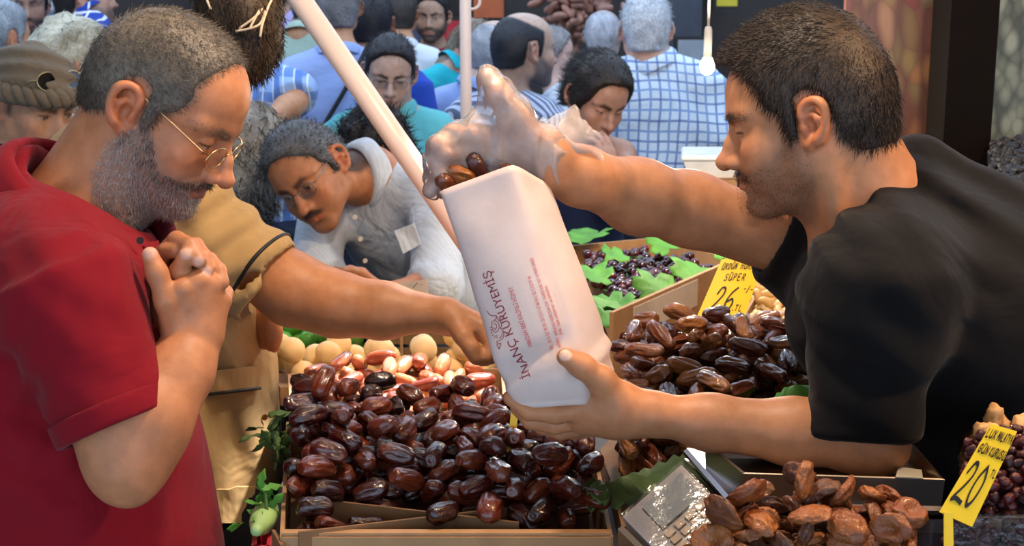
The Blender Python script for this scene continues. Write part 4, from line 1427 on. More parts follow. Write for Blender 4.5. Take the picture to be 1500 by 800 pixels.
    def eat(m, w_, u):
        # pinched fingers at the mouth
        hand(m, w_, unit(W(882, 200, 3.74) - w_), np.array([-.5, .7, .2]), side=-1, sc=.85, curl=(.25, .3, .4, .5), thumb=.8)
    crowd_person('young woman with dark pinned-up hair eating something red', (874, 142), 3.92, -62, 28, -8, .95, skin='#a97f6c', hair='#120d0d', hair2='#2e2522', style='updo', shirt=navy, sleeves='none', arms={1: [(940, 330, 3.77), (896, 262, 3.72), eat], -1: None}, p=dict(fem=1, lid=.85, lips=np.array([.5, .04, .04])), h=.0045, strand=5000, collar_on=False, neck=(848, 206, 4.02), broad=.9)
    crowd_person('man in blue and white checked shirt with short white hair', (946, 42), 4.75, 88, 2, 0, 1.02, skin='#c9a08c', hair='#9aa3b0', hair2='#d5dbe4', shirt=check, byaw=82, broad=1.05, neck=(958, 96, 4.75), h=.008, strand=3000)
    crowd_person('bald man behind the woman with pinned-up hair', (884, 52), 6.3, 70, 5, 0, 1.0, skin='#a99b9b', hair='#85868e', style='bald', shirt=sage)
    crowd_person('grey-haired man at the edge of the crowd beside the scarf', (-2, 58), 4.55, 60, 0, 0, 1.06, hair='#5d656e', hair2='#9aa4ae', shirt=pale)
    crowd_person('bearded man in striped lilac shirt in the back of the crowd', (38, 6), 5.4, -70, 5, 0, 1.0, skin='#9c7a6a', hair='#131217', shirt=pinkst, p=dict(stubble=.85, stubble_col=np.array([.03, .025, .03])))
    def scarf(root, Q, T, R, B):
        sm = fabric('taupe_scarf', '#6f6353', fold=14, foldamt=.7)
        s = SDF(); o = W(48, 148, 3.05)
        s.frame(R, o, .98)
        s.ell((-.012, 0, .038), (.106, .086, .092), k=.02); s.ell((.03, 0, .040), (.076, .074, .070), k=.03)
        s.poly([(.12, .055), (.06, .030), (.02, .012), (-.02, -.01), (-.06, -.06), (-.16, -.10), (-.16, .2), (.14, .2)], k=.01)
        s.frame()
        s.disp = lambda P: (.004 * np.sin((P @ np.array([30., 30., 160.], f32)) + 2 * snoise(P, 20, 3)) ).astype(f32)
        hd = obj('headscarf', s.mesh('headscarf', .005), sm, root)
        # plaited band: two strands wound about each other
        path = lambda t: R @ (np.array([.104 * math.cos(t), .089 * math.sin(t), .030 + .020 * math.cos(t)]) * .98) + o
        for ph in (0, math.pi):
            mb = MB(); pts = []
            for i in range(97):
                t = -2.5 + 5.0 * i / 96
                c = path(t); tn = unit(path(t + .01) - c); up = np.array([0, 0, 1.]); sd = np.cross(tn, up)
                w = 14 * t + ph
                pts.append(c + .011 * (math.cos(w) * up + math.sin(w) * sd))
            mb.tube(pts, .0125, 8); mb.build('braid_strand', sm, root, True)
        # sunglasses pushed up on the scarf
        Rg = R @ np.array(facing(0, -38)); og = o + R @ np.array([-.004, 0, .012])
        glasses(Rg, og, 1.02, root, plain('sunglass_frame', (.55, .42, .2), .3, 1.0), plain('sunglass_lens', '#0a0a0c', .08), (.027, .021), zoff=.0, xf=.112)
    crowd_person('woman in taupe plaited headscarf with sunglasses pushed up', (48, 148), 3.05, -35, 20, 0, .98, skin='#b08468', hair='#3a3028', style='none', shirt=navy, h=.0065, p=dict(fem=1), extra_clothes=scarf, neck=(20, 232, 3.1))
    crowd_person('person with ash blond hair behind the headscarf', (106, 92), 3.9, 40, 10, 0, .98, hair='#8c8672', hair2='#c9c6b4', style='long', shirt=white)
    crowd_person('man in blue football shirt with white lines', (122, -6), 5.2, 20, 0, 0, 1.0, skin='#a5806c', hair='#1a1719', shirt=fabric('football_shirt', '#1d3c96', pattern=[('x', .05, .16, '#e8ecf4'), ('z', .06, .14, '#e8ecf4')]), p=dict(stubble=.7, stubble_col=np.array([.04, .03, .03])), neck=(132, 30, 5.2))
    crowd_person('person in grey hood at the back of the crowd', (84, 40), 5.9, -60, 10, 0, .9, skin='#a98a7c', hair='#7f8a96', hair2='#a9b4c0', style='long', shirt=fabric('grey_hoodie', '#8b98a6'))
# ---------------------------------------------------------------- goods: shapes
def ico(sub):
    import bmesh
    bm = bmesh.new(); bmesh.ops.create_icosphere(bm, subdivisions=sub, radius=1.0)
    V = np.array([v.co[:] for v in bm.verts]); F_ = np.array([[v.index for v in f.verts] for f in bm.faces]); bm.free()
    return V, F_
ICO = {k: ico(k) for k in (2, 3, 4)}

def date_shape(L, D, wr, seed, sub=3, ridges=9):
    V, F_ = ICO[sub]; V = V.copy(); r = np.random.default_rng(seed)
    x = V[:, 0]
    # long shallow wrinkles: ridged noise stretched along the fruit
    Q = np.stack([V[:, 0] * 1.4, V[:, 1] * ridges * .8, V[:, 2] * ridges * .8], 1).astype(f32)
    Q2 = np.stack([V[:, 0] * 3.5, V[:, 1] * ridges * 1.3, V[:, 2] * ridges * 1.3], 1).astype(f32)
    n1 = snoise(V.astype(f32), 2.2, seed, 1)
    ridge = 1 - 1.6 * np.abs(snoise(Q, 1.0, seed + 1, 2)); r2 = 1 - 1.6 * np.abs(snoise(Q2, 1.0, seed + 2, 2))
    rad = 1 + wr * (.55 * ridge + .30 * r2 + .6 * n1)
    fat = (1 - np.abs(x) ** 2.3 + 1e-4) ** .42 / np.sqrt(1 - x * x + 1e-4); fat = np.clip(fat, .6, 1.25)
    P = np.stack([np.sign(x) * np.abs(x) ** .86 * L / 2 * (1 + .05 * n1), V[:, 1] * fat * D / 2 * rad, V[:, 2] * fat * D / 2 * rad * r.uniform(.80, .95)], 1)
    P[:, 2] += .12 * D * r.uniform(-1, 1) * (x * x - .4)
    P[:, 1] += .10 * D * r.uniform(-1, 1) * (x * x - .4)
    P[:, 0] -= np.where(x > .94, .04 * L, 0)
    return P, F_

def fruit_round(D, seed, groove=0.0, sub=3, ob=(1, 1, 1), lump=.03):
    V, F_ = ICO[sub]; V = V.copy()
    n = snoise(V.astype(f32), 2.0, seed, 1)
    g = groove * np.exp(-(V[:, 1] / .22) ** 2) * (V[:, 0] > -.4)
    P = V * (D / 2) * (1 + lump * n - g)[:, None] * np.array(ob)
    return P, F_

def dried_apricot(D, seed):
    V, F_ = ICO[4]; V = V.copy(); r = np.random.default_rng(seed)
    rho = np.sqrt(V[:, 0] ** 2 + V[:, 1] ** 2)
    n = snoise(V.astype(f32), 2.4, seed, 1); n2 = 1 - 1.6 * np.abs(snoise(V.astype(f32), 5.0, seed + 1, 2)); n3 = 1 - 1.6 * np.abs(snoise(V.astype(f32), 10.0, seed + 2, 2))
    P = V * (D / 2) * (1 + .10 * n + .09 * n2 + .05 * n3)[:, None]
    P[:, 2] *= .40
    P[:, 2] -= .20 * D * np.exp(-(rho / .45) ** 2) * np.sign(V[:, 2]) * (V[:, 2] > 0)
    P[:, 2] += .10 * D * n * rho ** 2
    P[:, 1] *= r.uniform(.7, 1.0)
    return P, F_

def cashew(L, seed):
    V, F_ = ICO[2]; V = V.copy(); x = V[:, 0]
    a = x * 1.25
    rad = .26 * (1 + .15 * x)
    cx, cy = .5 * np.sin(a), .5 * (np.cos(a) - .7)
    P = np.stack([cx + V[:, 1] * rad * np.sin(a), cy + V[:, 1] * rad * np.cos(a), V[:, 2] * rad], 1) * L
    return P, F_

def edge_d(poly, x, y):
    """distance to a convex-ish outline, zero outside"""
    P = np.array(poly)[:, :2]; d = np.full(np.shape(x), 9.0)
    for i in range(len(P)):
        a, b = P[i], P[(i + 1) % len(P)]; ab = b - a
        w = np.clip(((x - a[0]) * ab[0] + (y - a[1]) * ab[1]) / (ab @ ab), 0, 1)
        d = np.minimum(d, np.hypot(x - a[0] - w * ab[0], y - a[1] - w * ab[1]))
    return d

class Heap:
    """drops pieces one after another on a height field, so that they lie on each other"""
    def __init__(s, poly, base, cell=.0025):
        s.poly = np.array(poly)[:, :2]; s.cell = cell
        s.lo = s.poly.min(0) - .05; hi = s.poly.max(0) + .05
        s.n = np.ceil((hi - s.lo) / cell).astype(int)
        gx, gy = np.meshgrid(*[s.lo[k] + (np.arange(s.n[k]) + .5) * cell for k in (0, 1)], indexing='ij')
        s.base = base
        s.H = base(gx, gy).astype(float)
        s.H0 = s.H.copy()
    def inside(s, x, y):
        P = s.poly; c = False; n = len(P)
        for i in range(n):
            a, b = P[i], P[(i + 1) % n]
            if (a[1] > y) != (b[1] > y) and x < (b[0] - a[0]) * (y - a[1]) / (b[1] - a[1]) + a[0]: c = not c
        return c
    def wall(s, a, b, z, t=.005):
        """an upright board in the heap: pieces lie beside it or on its edge, not through it"""
        a, b = np.asarray(a, float)[:2], np.asarray(b, float)[:2]
        gx, gy = np.meshgrid(*[s.lo[k] + (np.arange(s.n[k]) + .5) * s.cell for k in (0, 1)], indexing='ij')
        ab = b - a; w = np.clip(((gx - a[0]) * ab[0] + (gy - a[1]) * ab[1]) / (ab @ ab), 0, 1)
        d = np.hypot(gx - a[0] - w * ab[0], gy - a[1] - w * ab[1])
        m = d < t / 2 + s.cell
        s.H[m] = np.maximum(s.H[m], z + .003)
    def spot(s, rng):
        lo, hi = s.poly.min(0), s.poly.max(0)
        for _ in range(60):
            x, y = rng.uniform(lo[0], hi[0]), rng.uniform(lo[1], hi[1])
            if s.inside(x, y): return x, y
        return s.poly.mean(0)
    def rest(s, P, x, y):
        ij = np.floor((P[:, :2] + (x, y) - s.lo) / s.cell).astype(int)
        ij = np.clip(ij, 0, s.n - 1)
        return (s.H[ij[:, 0], ij[:, 1]] - P[:, 2]).max(), ij
    def fill(s, shapes, name, mats, count, label, cat, group, seed, tries=10, tilt=.35, yaw=None, sink=.004, weight=None, zero=False, lift=0.0):
        rng = np.random.default_rng(seed)
        meshes = []
        for i, (V, F_) in enumerate(shapes):
            me = mesh_from(name, V, F_ if isinstance(F_, np.ndarray) else np.array(F_))
            me.materials.append(mats[i % len(mats)]); meshes.append(me)
        out = []
        for c in range(count):
            k = rng.integers(len(shapes)); V = shapes[k][0]
            best = None
            for t in range(tries):
                x, y = s.spot(rng)
                yw = rng.uniform(0, 6.283) if yaw is None else rng.normal(yaw[0], yaw[1])
                tl = rng.normal(0, tilt); rl = rng.uniform(0, 6.283)
                Rm = np.array(Matrix.Rotation(yw, 3, 'Z') @ Matrix.Rotation(tl, 3, 'Y') @ Matrix.Rotation(rl if not zero else rl * .05, 3, 'X'))
                P = (V @ Rm.T)
                z, ij = s.rest(P, x, y)
                sc_ = z - float(s.base(np.array([x]), np.array([y]))[0])
                if weight is not None: sc_ += weight(x, y)
                if best is None or sc_ < best[0]: best = (sc_, x, y, z, Rm, P, ij)
            _, x, y, z, Rm, P, ij = best
            z -= sink
            np.maximum.at(s.H, (ij[:, 0], ij[:, 1]), P[:, 2] + z)
            # close the pin holes between the sampled points
            i0, j0 = ij.min(0); i1, j1 = ij.max(0) + 1
            sub = s.H[i0:i1, j0:j1]
            if sub.shape[0] > 2 and sub.shape[1] > 2:
                m = np.maximum(np.maximum(sub[:-2, 1:-1], sub[2:, 1:-1]), np.maximum(sub[1:-1, :-2], sub[1:-1, 2:]))
                sub[1:-1, 1:-1] = np.maximum(sub[1:-1, 1:-1], m - .002)
            o = bpy.data.objects.new(name, meshes[k]); link(o)
            o.matrix_world = Matrix.Translation((x, y, z + lift)) @ Matrix(Rm.tolist()).to_4x4()
            tag(o, label, cat, group)
            out.append(o)
        return out
    def bed(s, name, mat, parent, drop=.0, bottom=None):
        """the hidden filler the pieces lie on"""
        step = 6
        xs = np.arange(0, s.n[0], step); ys = np.arange(0, s.n[1], step)
        V = []; idx = {}
        for i in xs:
            for j in ys:
                p = s.lo + (np.array([i, j]) + .5) * s.cell
                if s.inside(*p): idx[(i, j)] = len(V); V.append((p[0], p[1], s.H0[i, j] - drop))
        F_ = []
        for (i, j) in list(idx):
            q = [(i, j), (i + step, j), (i + step, j + step), (i, j + step)]
            if all(k in idx for k in q): F_.append([idx[k] for k in q])
        me = mesh_from(name, V, F_)
        o = obj(name, me, mat, parent)
        return o

def leaf_blade(outline, c, u, n, size, mat, name, parent=None, cup=.25, wave=.06, seed=0):
    """a leaf: outline in its own plane (x along u), cupped and waved, with a raised midrib"""
    u = unit(u); n = unit(np.asarray(n, float) - u * np.dot(u, n)); v = np.cross(n, u)
    r = np.random.default_rng(seed)
    O = np.array(outline, float)
    rings = [1.0, .75, .5, .25]
    V = []; F_ = []
    ctr = O.mean(0)
    for k in rings:
        for p in O:
            q = ctr + (p - ctr) * k
            z = cup * (q[1] ** 2) - .18 * cup * q[0] ** 2 + wave * math.sin(7 * q[0] + 5 * q[1] + seed) * k - .03 * abs(q[1]) ** .5
            V.append(np.asarray(c) + size * (q[0] * u + q[1] * v + z * n))
    V.append(np.asarray(c) + size * (ctr[0] * u + ctr[1] * v))
    m = len(O)
    for a in range(len(rings) - 1):
        for i in range(m):
            j = (i + 1) % m
            F_.append((a * m + i, a * m + j, (a + 1) * m + j, (a + 1) * m + i))
    for i in range(m): F_.append(((len(rings) - 1) * m + i, (len(rings) - 1) * m + (i + 1) % m, len(V) - 1))
    o = obj(name, mesh_from(name, V, F_), mat, parent)
    md = o.modifiers.new('thickness', 'SOLIDIFY'); md.thickness = .0008
    return o

VINE = [(0, .0), (-.12, .16), (-.05, .34), (.10, .30), (.08, .52), (.30, .46), (.38, .30), (.52, .40), (.72, .26), (.70, .12), (1.0, 0),
        (.70, -.12), (.72, -.26), (.52, -.40), (.38, -.30), (.30, -.46), (.08, -.52), (.10, -.30), (-.05, -.34), (-.12, -.16)]
BLADE = [(-.5, 0), (-.4, .10), (-.2, .16), (.0, .18), (.25, .15), (.42, .08), (.5, 0), (.42, -.08), (.25, -.15), (0, -.18), (-.2, -.16), (-.4, -.10)]

# ---------------------------------------------------------------- handwriting
STROKES = {
    'U': [[(0, 1), (.02, .35), (.25, 0), (.6, .05), (.75, .4), (.78, 1)], [(.75, .4), (.85, 0)]],
    'R': [[(.08, 0), (.1, 1)], [(.05, .95), (.5, 1), (.7, .78), (.45, .55), (.1, .5)], [(.35, .52), (.8, 0)]],
    'D': [[(.08, 0), (.1, 1)], [(.0, .98), (.5, .95), (.78, .55), (.55, .08), (.05, 0)]],
    'N': [[(.05, 0), (.1, 1)], [(.1, 1), (.65, .0)], [(.65, 0), (.75, 1)]],
    'H': [[(.08, 0), (.1, 1)], [(.7, 0), (.75, 1)], [(.1, .5), (.72, .52)]],
    'M': [[(0, 0), (.12, 1), (.42, .35), (.75, 1), (.88, 0)]],
    'A': [[(0, 0), (.38, 1), (.75, 0)], [(.15, .38), (.62, .4)]],
    'S': [[(.72, .9), (.4, 1), (.12, .8), (.3, .55), (.62, .42), (.6, .12), (.3, 0), (.02, .12)]],
    'P': [[(.1, 0), (.12, 1)], [(.05, .96), (.5, 1), (.72, .75), (.45, .5), (.12, .48)]],
    'E': [[(.7, 1), (.1, .98), (.08, 0), (.7, .02)], [(.1, .5), (.55, .52)]],
    'L': [[(.1, 1), (.08, .02), (.7, 0)]],
    'X': [[(.02, 1), (.72, 0)], [(.7, 1), (.05, 0)]],
    'T': [[(0, .98), (.75, 1)], [(.38, 1), (.36, 0)]],
    'Y': [[(.02, 1), (.36, .5), (.7, 1)], [(.36, .5), (.34, 0)]],
    'G': [[(.7, .85), (.4, 1), (.1, .7), (.08, .3), (.35, 0), (.68, .15), (.7, .45), (.42, .45)]],
    'K': [[(.1, 0), (.1, 1)], [(.7, 1), (.12, .45), (.72, 0)]],
    'O': [[(.38, 1), (.08, .7), (.08, .3), (.38, 0), (.68, .3), (.68, .7), (.38, 1)]],
    '2': [[(.05, .72), (.25, .98), (.55, .95), (.62, .7), (.4, .4), (.0, .02), (.3, .06), (.85, .0)]],
    '6': [[(.62, .98), (.25, .7), (.06, .32), (.2, .03), (.5, .0), (.66, .22), (.5, .45), (.15, .32)]],
    '0': [[(.4, 1), (.1, .7), (.06, .3), (.3, 0), (.62, .2), (.7, .65), (.4, 1)]],
    '.': [[(.1, .0), (.2, .03)]],
    '-': [[(.05, .5), (.6, .55)]],
    '/': [[(.0, .0), (.5, 1)]],
    '"': [[(.15, .15), (.18, .0)], [(.5, .15), (.53, .0)]],
}
def write(mb, text, at, size, width, fmap, slant=.15, rng=None, gap=.25):
    """strokes as thin raised ribbons; fmap (u, v) -> point, normal"""
    x = at[0]
    for ch in text:
        if ch == ' ': x += size[0] * .8; continue
        dots = ch in 'Üİ'
        base = {'Ü': 'U'}.get(ch, ch)
        js = STROKES[base]
        for st in js + ([[(.15, 1.25), (.18, 1.15)], [(.5, 1.25), (.53, 1.15)]] if dots else []):
            pts = catmull([(p[0] * size[0] + slant * p[1] * size[1], p[1] * size[1], 0) for p in st], 4) if len(st) > 2 else [np.array([p[0] * size[0] + slant * p[1] * size[1], p[1] * size[1], 0]) for p in st]
            pts = [(x + p[0], at[1] + p[1]) for p in pts]
            for a, b in zip(pts[:-1], pts[1:]):
                d = np.array(b) - np.array(a); L = np.linalg.norm(d)
                if L < 1e-6: continue
                d /= L; nn = np.array([-d[1], d[0]]) * width / 2
                a2, b2 = np.array(a) - d * width * .35, np.array(b) + d * width * .35
                q = [fmap(*(a2 - nn)), fmap(*(b2 - nn)), fmap(*(b2 + nn)), fmap(*(a2 + nn))]
                mb.add(q, [(0, 1, 2, 3)])
        x += size[0] * (1 + gap)

def card(corners, name, label, cat, mat, thick=.0012, nsub=6, bend=.0):
    """a thin card from four corners (bottom left, bottom right, top right, top left); returns object and a face map in card units 0..1"""
    c = [np.asarray(q, float) for q in corners]
    nrm = unit(np.cross(c[1] - c[0], c[3] - c[0]))
    if nrm @ (np.array([0, 0, CAMZ]) - c[0]) < 0: nrm = -nrm
    def face(u, v, lift=.0):
        p = (c[0] * (1 - u) + c[1] * u) * (1 - v) + (c[3] * (1 - u) + c[2] * u) * v
        return p + nrm * (lift + bend * math.sin(math.pi * u))
    mb = MB()
    n = nsub
    V = []; F_ = []
    for side in (0, 1):
        for j in range(n + 1):
            for i in range(n + 1): V.append(face(i / n, j / n, -thick * side))
    m = (n + 1) ** 2
    for j in range(n):
        for i in range(n):
            a = j * (n + 1) + i
            F_.append((a, a + 1, a + n + 2, a + n + 1)); F_.append((m + a, m + a + n + 1, m + a + n + 2, m + a + 1))
    for i in range(n):
        for (a, b) in ((i, i + 1), (n * (n + 1) + i + 1, n * (n + 1) + i), ((i + 1) * (n + 1), i * (n + 1)), (i * (n + 1) + n, (i + 1) * (n + 1) + n)):
            F_.append((a, m + a, m + b, b))
    mb.add(V, F_)
    o = mb.build(name, mat)
    if label: tag(o, label, cat)
    return o, face

KRAFT = plain('kraft_board', '#a9825a', .75, var=.12, scale=30, bump=.15, bscale=300, bdist=.0006)
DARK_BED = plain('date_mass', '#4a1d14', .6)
KRAFT_DARK = plain('kraft_board_worn', '#7d5a38', .75, var=.2, scale=25, bump=.15, bscale=300, bdist=.0006)
LEAF = plain('vine_leaf', '#4c8a26', .65, var=.25, scale=30, bump=.4, bscale=90, bdist=.002)
LEAF_D = plain('dark_leaf', '#3d5220', .65, var=.25, scale=25, bump=.4, bscale=70, bdist=.002)
YELLOW = plain('yellow_card', '#e8c21c', .45, var=.04)
INK = plain('black_marker', '#14120f', .5)

def plank(name, a, b, z0, z1, t, mat, parent):
    """upright board from a to b"""
    a, b = np.asarray(a, float)[:2], np.asarray(b, float)[:2]
    d = unit(np.append(b - a, 0))[:2]; n = np.array([-d[1], d[0]]) * t / 2
    mb = MB()
    q = [a - n, b - n, b + n, a + n]
    mb.hexa([(*p, z0) for p in q] + [(*p, z1) for p in q])
    return mb.build(name, mat, parent)

def tray_box(name, corners, z0, z1, mat, label, cat, t=.004, mats=None):
    """open carton: floor and four sides"""
    c = [np.asarray(q, float)[:2] for q in corners]
    ctr = np.mean(c, axis=0)
    root = empty(name, (ctr[0], ctr[1], z0), label, cat)
    mb = MB(); mb.hexa([(*p, z0) for p in c] + [(*p, z0 + t) for p in c]); mb.build('box_floor', mat, root)
    for i in range(4):
        plank('box_side', c[i], c[(i + 1) % 4], z0, z1, t, mat, root)
    return root

def dates_front():
    z = 1.135
    FL, FR = PZ(413, 786, z), PZ(895, 786, z)
    BL, BR = PZ(422, 618, z), PZ(864, 626, z)
    box = tray_box('date_box', [FL, FR, BR, BL], TABLE_Z, z, KRAFT, 'open kraft carton of dark plump dates with cardboard dividers', 'box', .005)
    # folded front flange and torn left flange
    mb = MB(); mb.slab([FL + (0, 0, .001), FR + (0, 0, .001), FR + (0, .012, .001), FL + (0, .012, .001)], (0, 0, .003)); mb.build('front_flange', KRAFT, box)
    plank('box_flap', PZ(400, 770, z), PZ(413, 792, z), TABLE_Z, z - .005, .004, KRAFT_DARK, box)
    boards = [(FL, FR, z + .004), (FR, BR, z), (BR, BL, z), (BL, FL, z)]
    def dv(p, q, zt, mat=KRAFT_DARK, lo=TABLE_Z + .03):
        plank('divider', PZ(*p, zt), PZ(*q, zt), lo, zt, .0035, mat, box); boards.append((PZ(*p, zt), PZ(*q, zt), zt))
    dv((484, 733), (760, 765), 1.142); dv((437, 779), (800, 737), 1.143)
    dv((545, 640), (742, 626), 1.155); dv((590, 662), (730, 640), 1.160)
    mid = (FL + FR + BL + BR) / 4
    poly = [q + (mid - q) / np.linalg.norm(mid - q) * .024 for q in (FL, FR, BR, BL)]
    c1 = PZ(640, 690, 1.17)[:2]; c2 = PZ(455, 605, 1.2)[:2]; yf = FL[1]
    def base(x, y):
        v = (y - yf)
        e = np.minimum(1, np.maximum(0, (v - .012) / .11))
        b = 1.082 + .050 * e * e * (3 - 2 * e)
        b = b + .042 * np.exp(-((x - c2[0]) ** 2 / .0036 + (y - c2[1]) ** 2 / .010))
        # hollows by the dividers
        g = PZ(575, 752, 1.13)[:2]; b = b - .045 * np.exp(-((x - g[0]) ** 2 / .0045 + (y - g[1]) ** 2 / .0016))
        g = PZ(640, 640, 1.15)[:2]; b = b - .020 * np.exp(-((x - g[0]) ** 2 / .006 + (y - g[1]) ** 2 / .002))
        return b
    hp = Heap(poly, base)
    for q in boards: hp.wall(*q)
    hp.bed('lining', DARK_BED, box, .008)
    shapes = [date_shape(.045 + .004 * (i % 3), .0255 + .002 * (i % 2), .20, 100 + i, 4, ridges=4 + i % 3) for i in range(9)]
    mat = fruit('plump_date_skin', ['#1c0806', '#2f0f0a', '#4a180f', '#6b2c16', '#280c08'], .20, .5, 150.0, .004, coat=.5, long=.4)
    hp.fill(shapes, 'plump_date', [mat], 205, 'dark glossy wrinkled plump date in the divided kraft carton', 'date', 'plump dark dates in the divided carton', 5, tries=16, tilt=.30)

def dates_back():
    z = 1.12
    FL, FR = PZ(428, 612, z), PZ(742, 606, z); BL, BR = PZ(424, 548, z), PZ(735, 540, z)
    box = tray_box('date_box', [FL, FR, BR, BL], TABLE_Z, z, KRAFT, 'kraft carton of long reddish dates under the bright lamp', 'box', .005)
    plank('divider', PZ(512, 613, 1.135), PZ(690, 602, 1.135), TABLE_Z, 1.135, .006, plain('pale_board', '#c9a880', .7), box)
    mid = (FL + FR + BL + BR) / 4
    poly = [q + (mid - q) / np.linalg.norm(mid - q) * .024 for q in (FL, FR, BR, BL)]
    yb = BL[1]; yf = FL[1]
    def base(x, y):
        t = np.clip((y - yf) / (yb - yf), 0, 1)
        return 1.058 + .050 * t + .008 * np.sin(x * 19)
    hp = Heap(poly, base)
    for q in ((FL, FR, z), (FR, BR, z), (BR, BL, z), (BL, FL, z), (PZ(512, 613, 1.135), PZ(690, 602, 1.135), 1.135)): hp.wall(*q, .006)
    hp.bed('lining', KRAFT_DARK, box, .008)
    shapes = [date_shape(.048 + .004 * (i % 3), .025, .09, 200 + i, 3, ridges=3) for i in range(6)]
    mat = fruit('long_date_skin', ['#4a1c18', '#7a3424', '#9c5636', '#b5714c', '#5e2620'], .22, .35, 90.0, .003, coat=.4, long=.4)
    hp.fill(shapes, 'long_date', [mat], 80, 'smooth reddish brown long date heaped before the apricots', 'date', 'long reddish dates in the back carton', 6, tries=14, tilt=.3)

def dates_right():
    poly = [PZ(896, 640, 1.14), PZ(912, 702, 1.14), PZ(985, 690, 1.14), PZ(1205, 606, 1.17), PZ(1212, 505, 1.22), PZ(1120, 470, 1.24), PZ(990, 478, 1.24), PZ(905, 500, 1.22), PZ(880, 560, 1.18)]
    root = empty('date_tray', (PZ(1000, 570, 1.1)[0], PZ(1000, 570, 1.1)[1], TABLE_Z), 'wide low tray under the heap of wrinkled amber dates', 'tray')
    mb = MB()
    c = [np.array([*q[:2], 0]) for q in poly]
    n = len(c)
    mb.add([(p[0], p[1], TABLE_Z) for p in c] + [(p[0], p[1], TABLE_Z + .035) for p in c], [tuple(range(n))[::-1], tuple(range(n, 2 * n))] + [(i, (i + 1) % n, n + (i + 1) % n, n + i) for i in range(n)])
    mb.build('tray_base', KRAFT_DARK, root)
    cc = PZ(1045, 530, 1.2)[:2]
    def base(x, y):
        f = PZ(985, 690, 1.14)[1]; b = PZ(1050, 475, 1.24)[1]
        t = np.clip((y - f) / (b - f), 0, 1)
        h_ = 1.086 + .058 * sstep(0, .85, t) + .012 * np.exp(-((x - cc[0]) ** 2 + (y - cc[1]) ** 2) / .03)
        return 1.079 + (h_ - 1.079) * sstep(0, .03, edge_d(inner, x, y))
    mid_ = np.mean(poly, axis=0)
    inner = [p + (mid_ - p) / np.linalg.norm(mid_ - p) * .014 for p in poly]
    hp = Heap(inner, base); hp.bed('lining', KRAFT_DARK, root, .008)
    shapes = [date_shape(.047 + .006 * (i % 3), .0205 + .002 * (i % 2), .36, 300 + i, 4, ridges=3 + i % 3) for i in range(9)]
    mat = fruit('wrinkled_date_skin', ['#32150e', '#542616', '#7a3f20', '#9a602e', '#421e14'], .22, .6, 120.0, .005, coat=.45, long=.4)
    hp.fill(shapes, 'wrinkled_date', [mat], 260, 'thin deeply wrinkled amber brown date in the wide heap', 'date', 'wrinkled amber dates heaped behind the bag', 7, tries=14, tilt=.35)

def apricots():
    root = empty('apricot_tray', (*PZ(540, 530, 1.08)[:2], TABLE_Z), 'shallow tray holding the row of pale apricots', 'tray')
    poly = [PZ(410, 562, 1.08), PZ(735, 556, 1.08), PZ(735, 534, 1.08), PZ(398, 538, 1.08)]
    mb = MB(); mb.hexa([(p[0], p[1], TABLE_Z) for p in poly] + [(p[0], p[1], 1.073) for p in poly]); mb.build('tray_base', KRAFT, root)
    yb = PZ(396, 536, 1.08)[1]
    hp = Heap(poly, lambda x, y: 1.074 + 0 * x)
    shapes = [fruit_round(.047, i, .08, 3, (1, .97, .93), .02) for i in range(4)]
    mat = fruit('apricot_skin', ['#dcb06a', '#ecc98c', '#f2d6a2', '#e9be78'], .6, .15, 200.0, .001, sub=.1)
    hp.fill(shapes, 'apricot', [mat], 27, 'pale yellow apricot in the row behind the reddish dates', 'apricot', 'apricots in the tray', 8, tries=14, tilt=1.5, sink=-.0006)

def plums():
    blue = plain('blue_crate_plastic', '#1f3fa0', .4)
    z = 1.02
    q = [PZ(388, 516, z), PZ(560, 509, z), PZ(556, 478, z), PZ(388, 482, z)]
    box = tray_box('plastic_crate', [a for a in q], .93, z, blue, 'low blue plastic crate of green plums', 'crate', .008)
    hp = Heap([q[0] + (.015, .015, 0), q[1] + (-.015, .015, 0), q[2] + (-.015, -.015, 0), q[3] + (.015, -.015, 0)], lambda x, y: .945 + .045 * np.clip((y - q[0][1]) / (q[3][1] - q[0][1]), 0, 1) + 0 * x)
    mb = MB(); c = [q[0], q[1], q[2], q[3]]
    mb.hexa([(p[0], p[1], .935) for p in c] + [(c[0][0], c[0][1], .943), (c[1][0], c[1][1], .943), (c[2][0], c[2][1], .986), (c[3][0], c[3][1], .986)]); mb.build('sloped_insert', KRAFT_DARK, box)
    for i in range(4): hp.wall(q[i], q[(i + 1) % 4], z, .010)
    shapes = [fruit_round(.037, 40 + i, .03, 3, (1, 1, .95), .02) for i in range(3)]
    mat = fruit('green_plum_skin', ['#4f9a2c', '#6db53c', '#8cc75a', '#5aa334'], .3, .1, 100.0, .001)
    hp.fill(shapes, 'green_plum', [mat], 46, 'glossy green plum in the blue crate', 'plum', 'green plums in the blue crate', 9, tries=14, tilt=1.5, sink=.0)

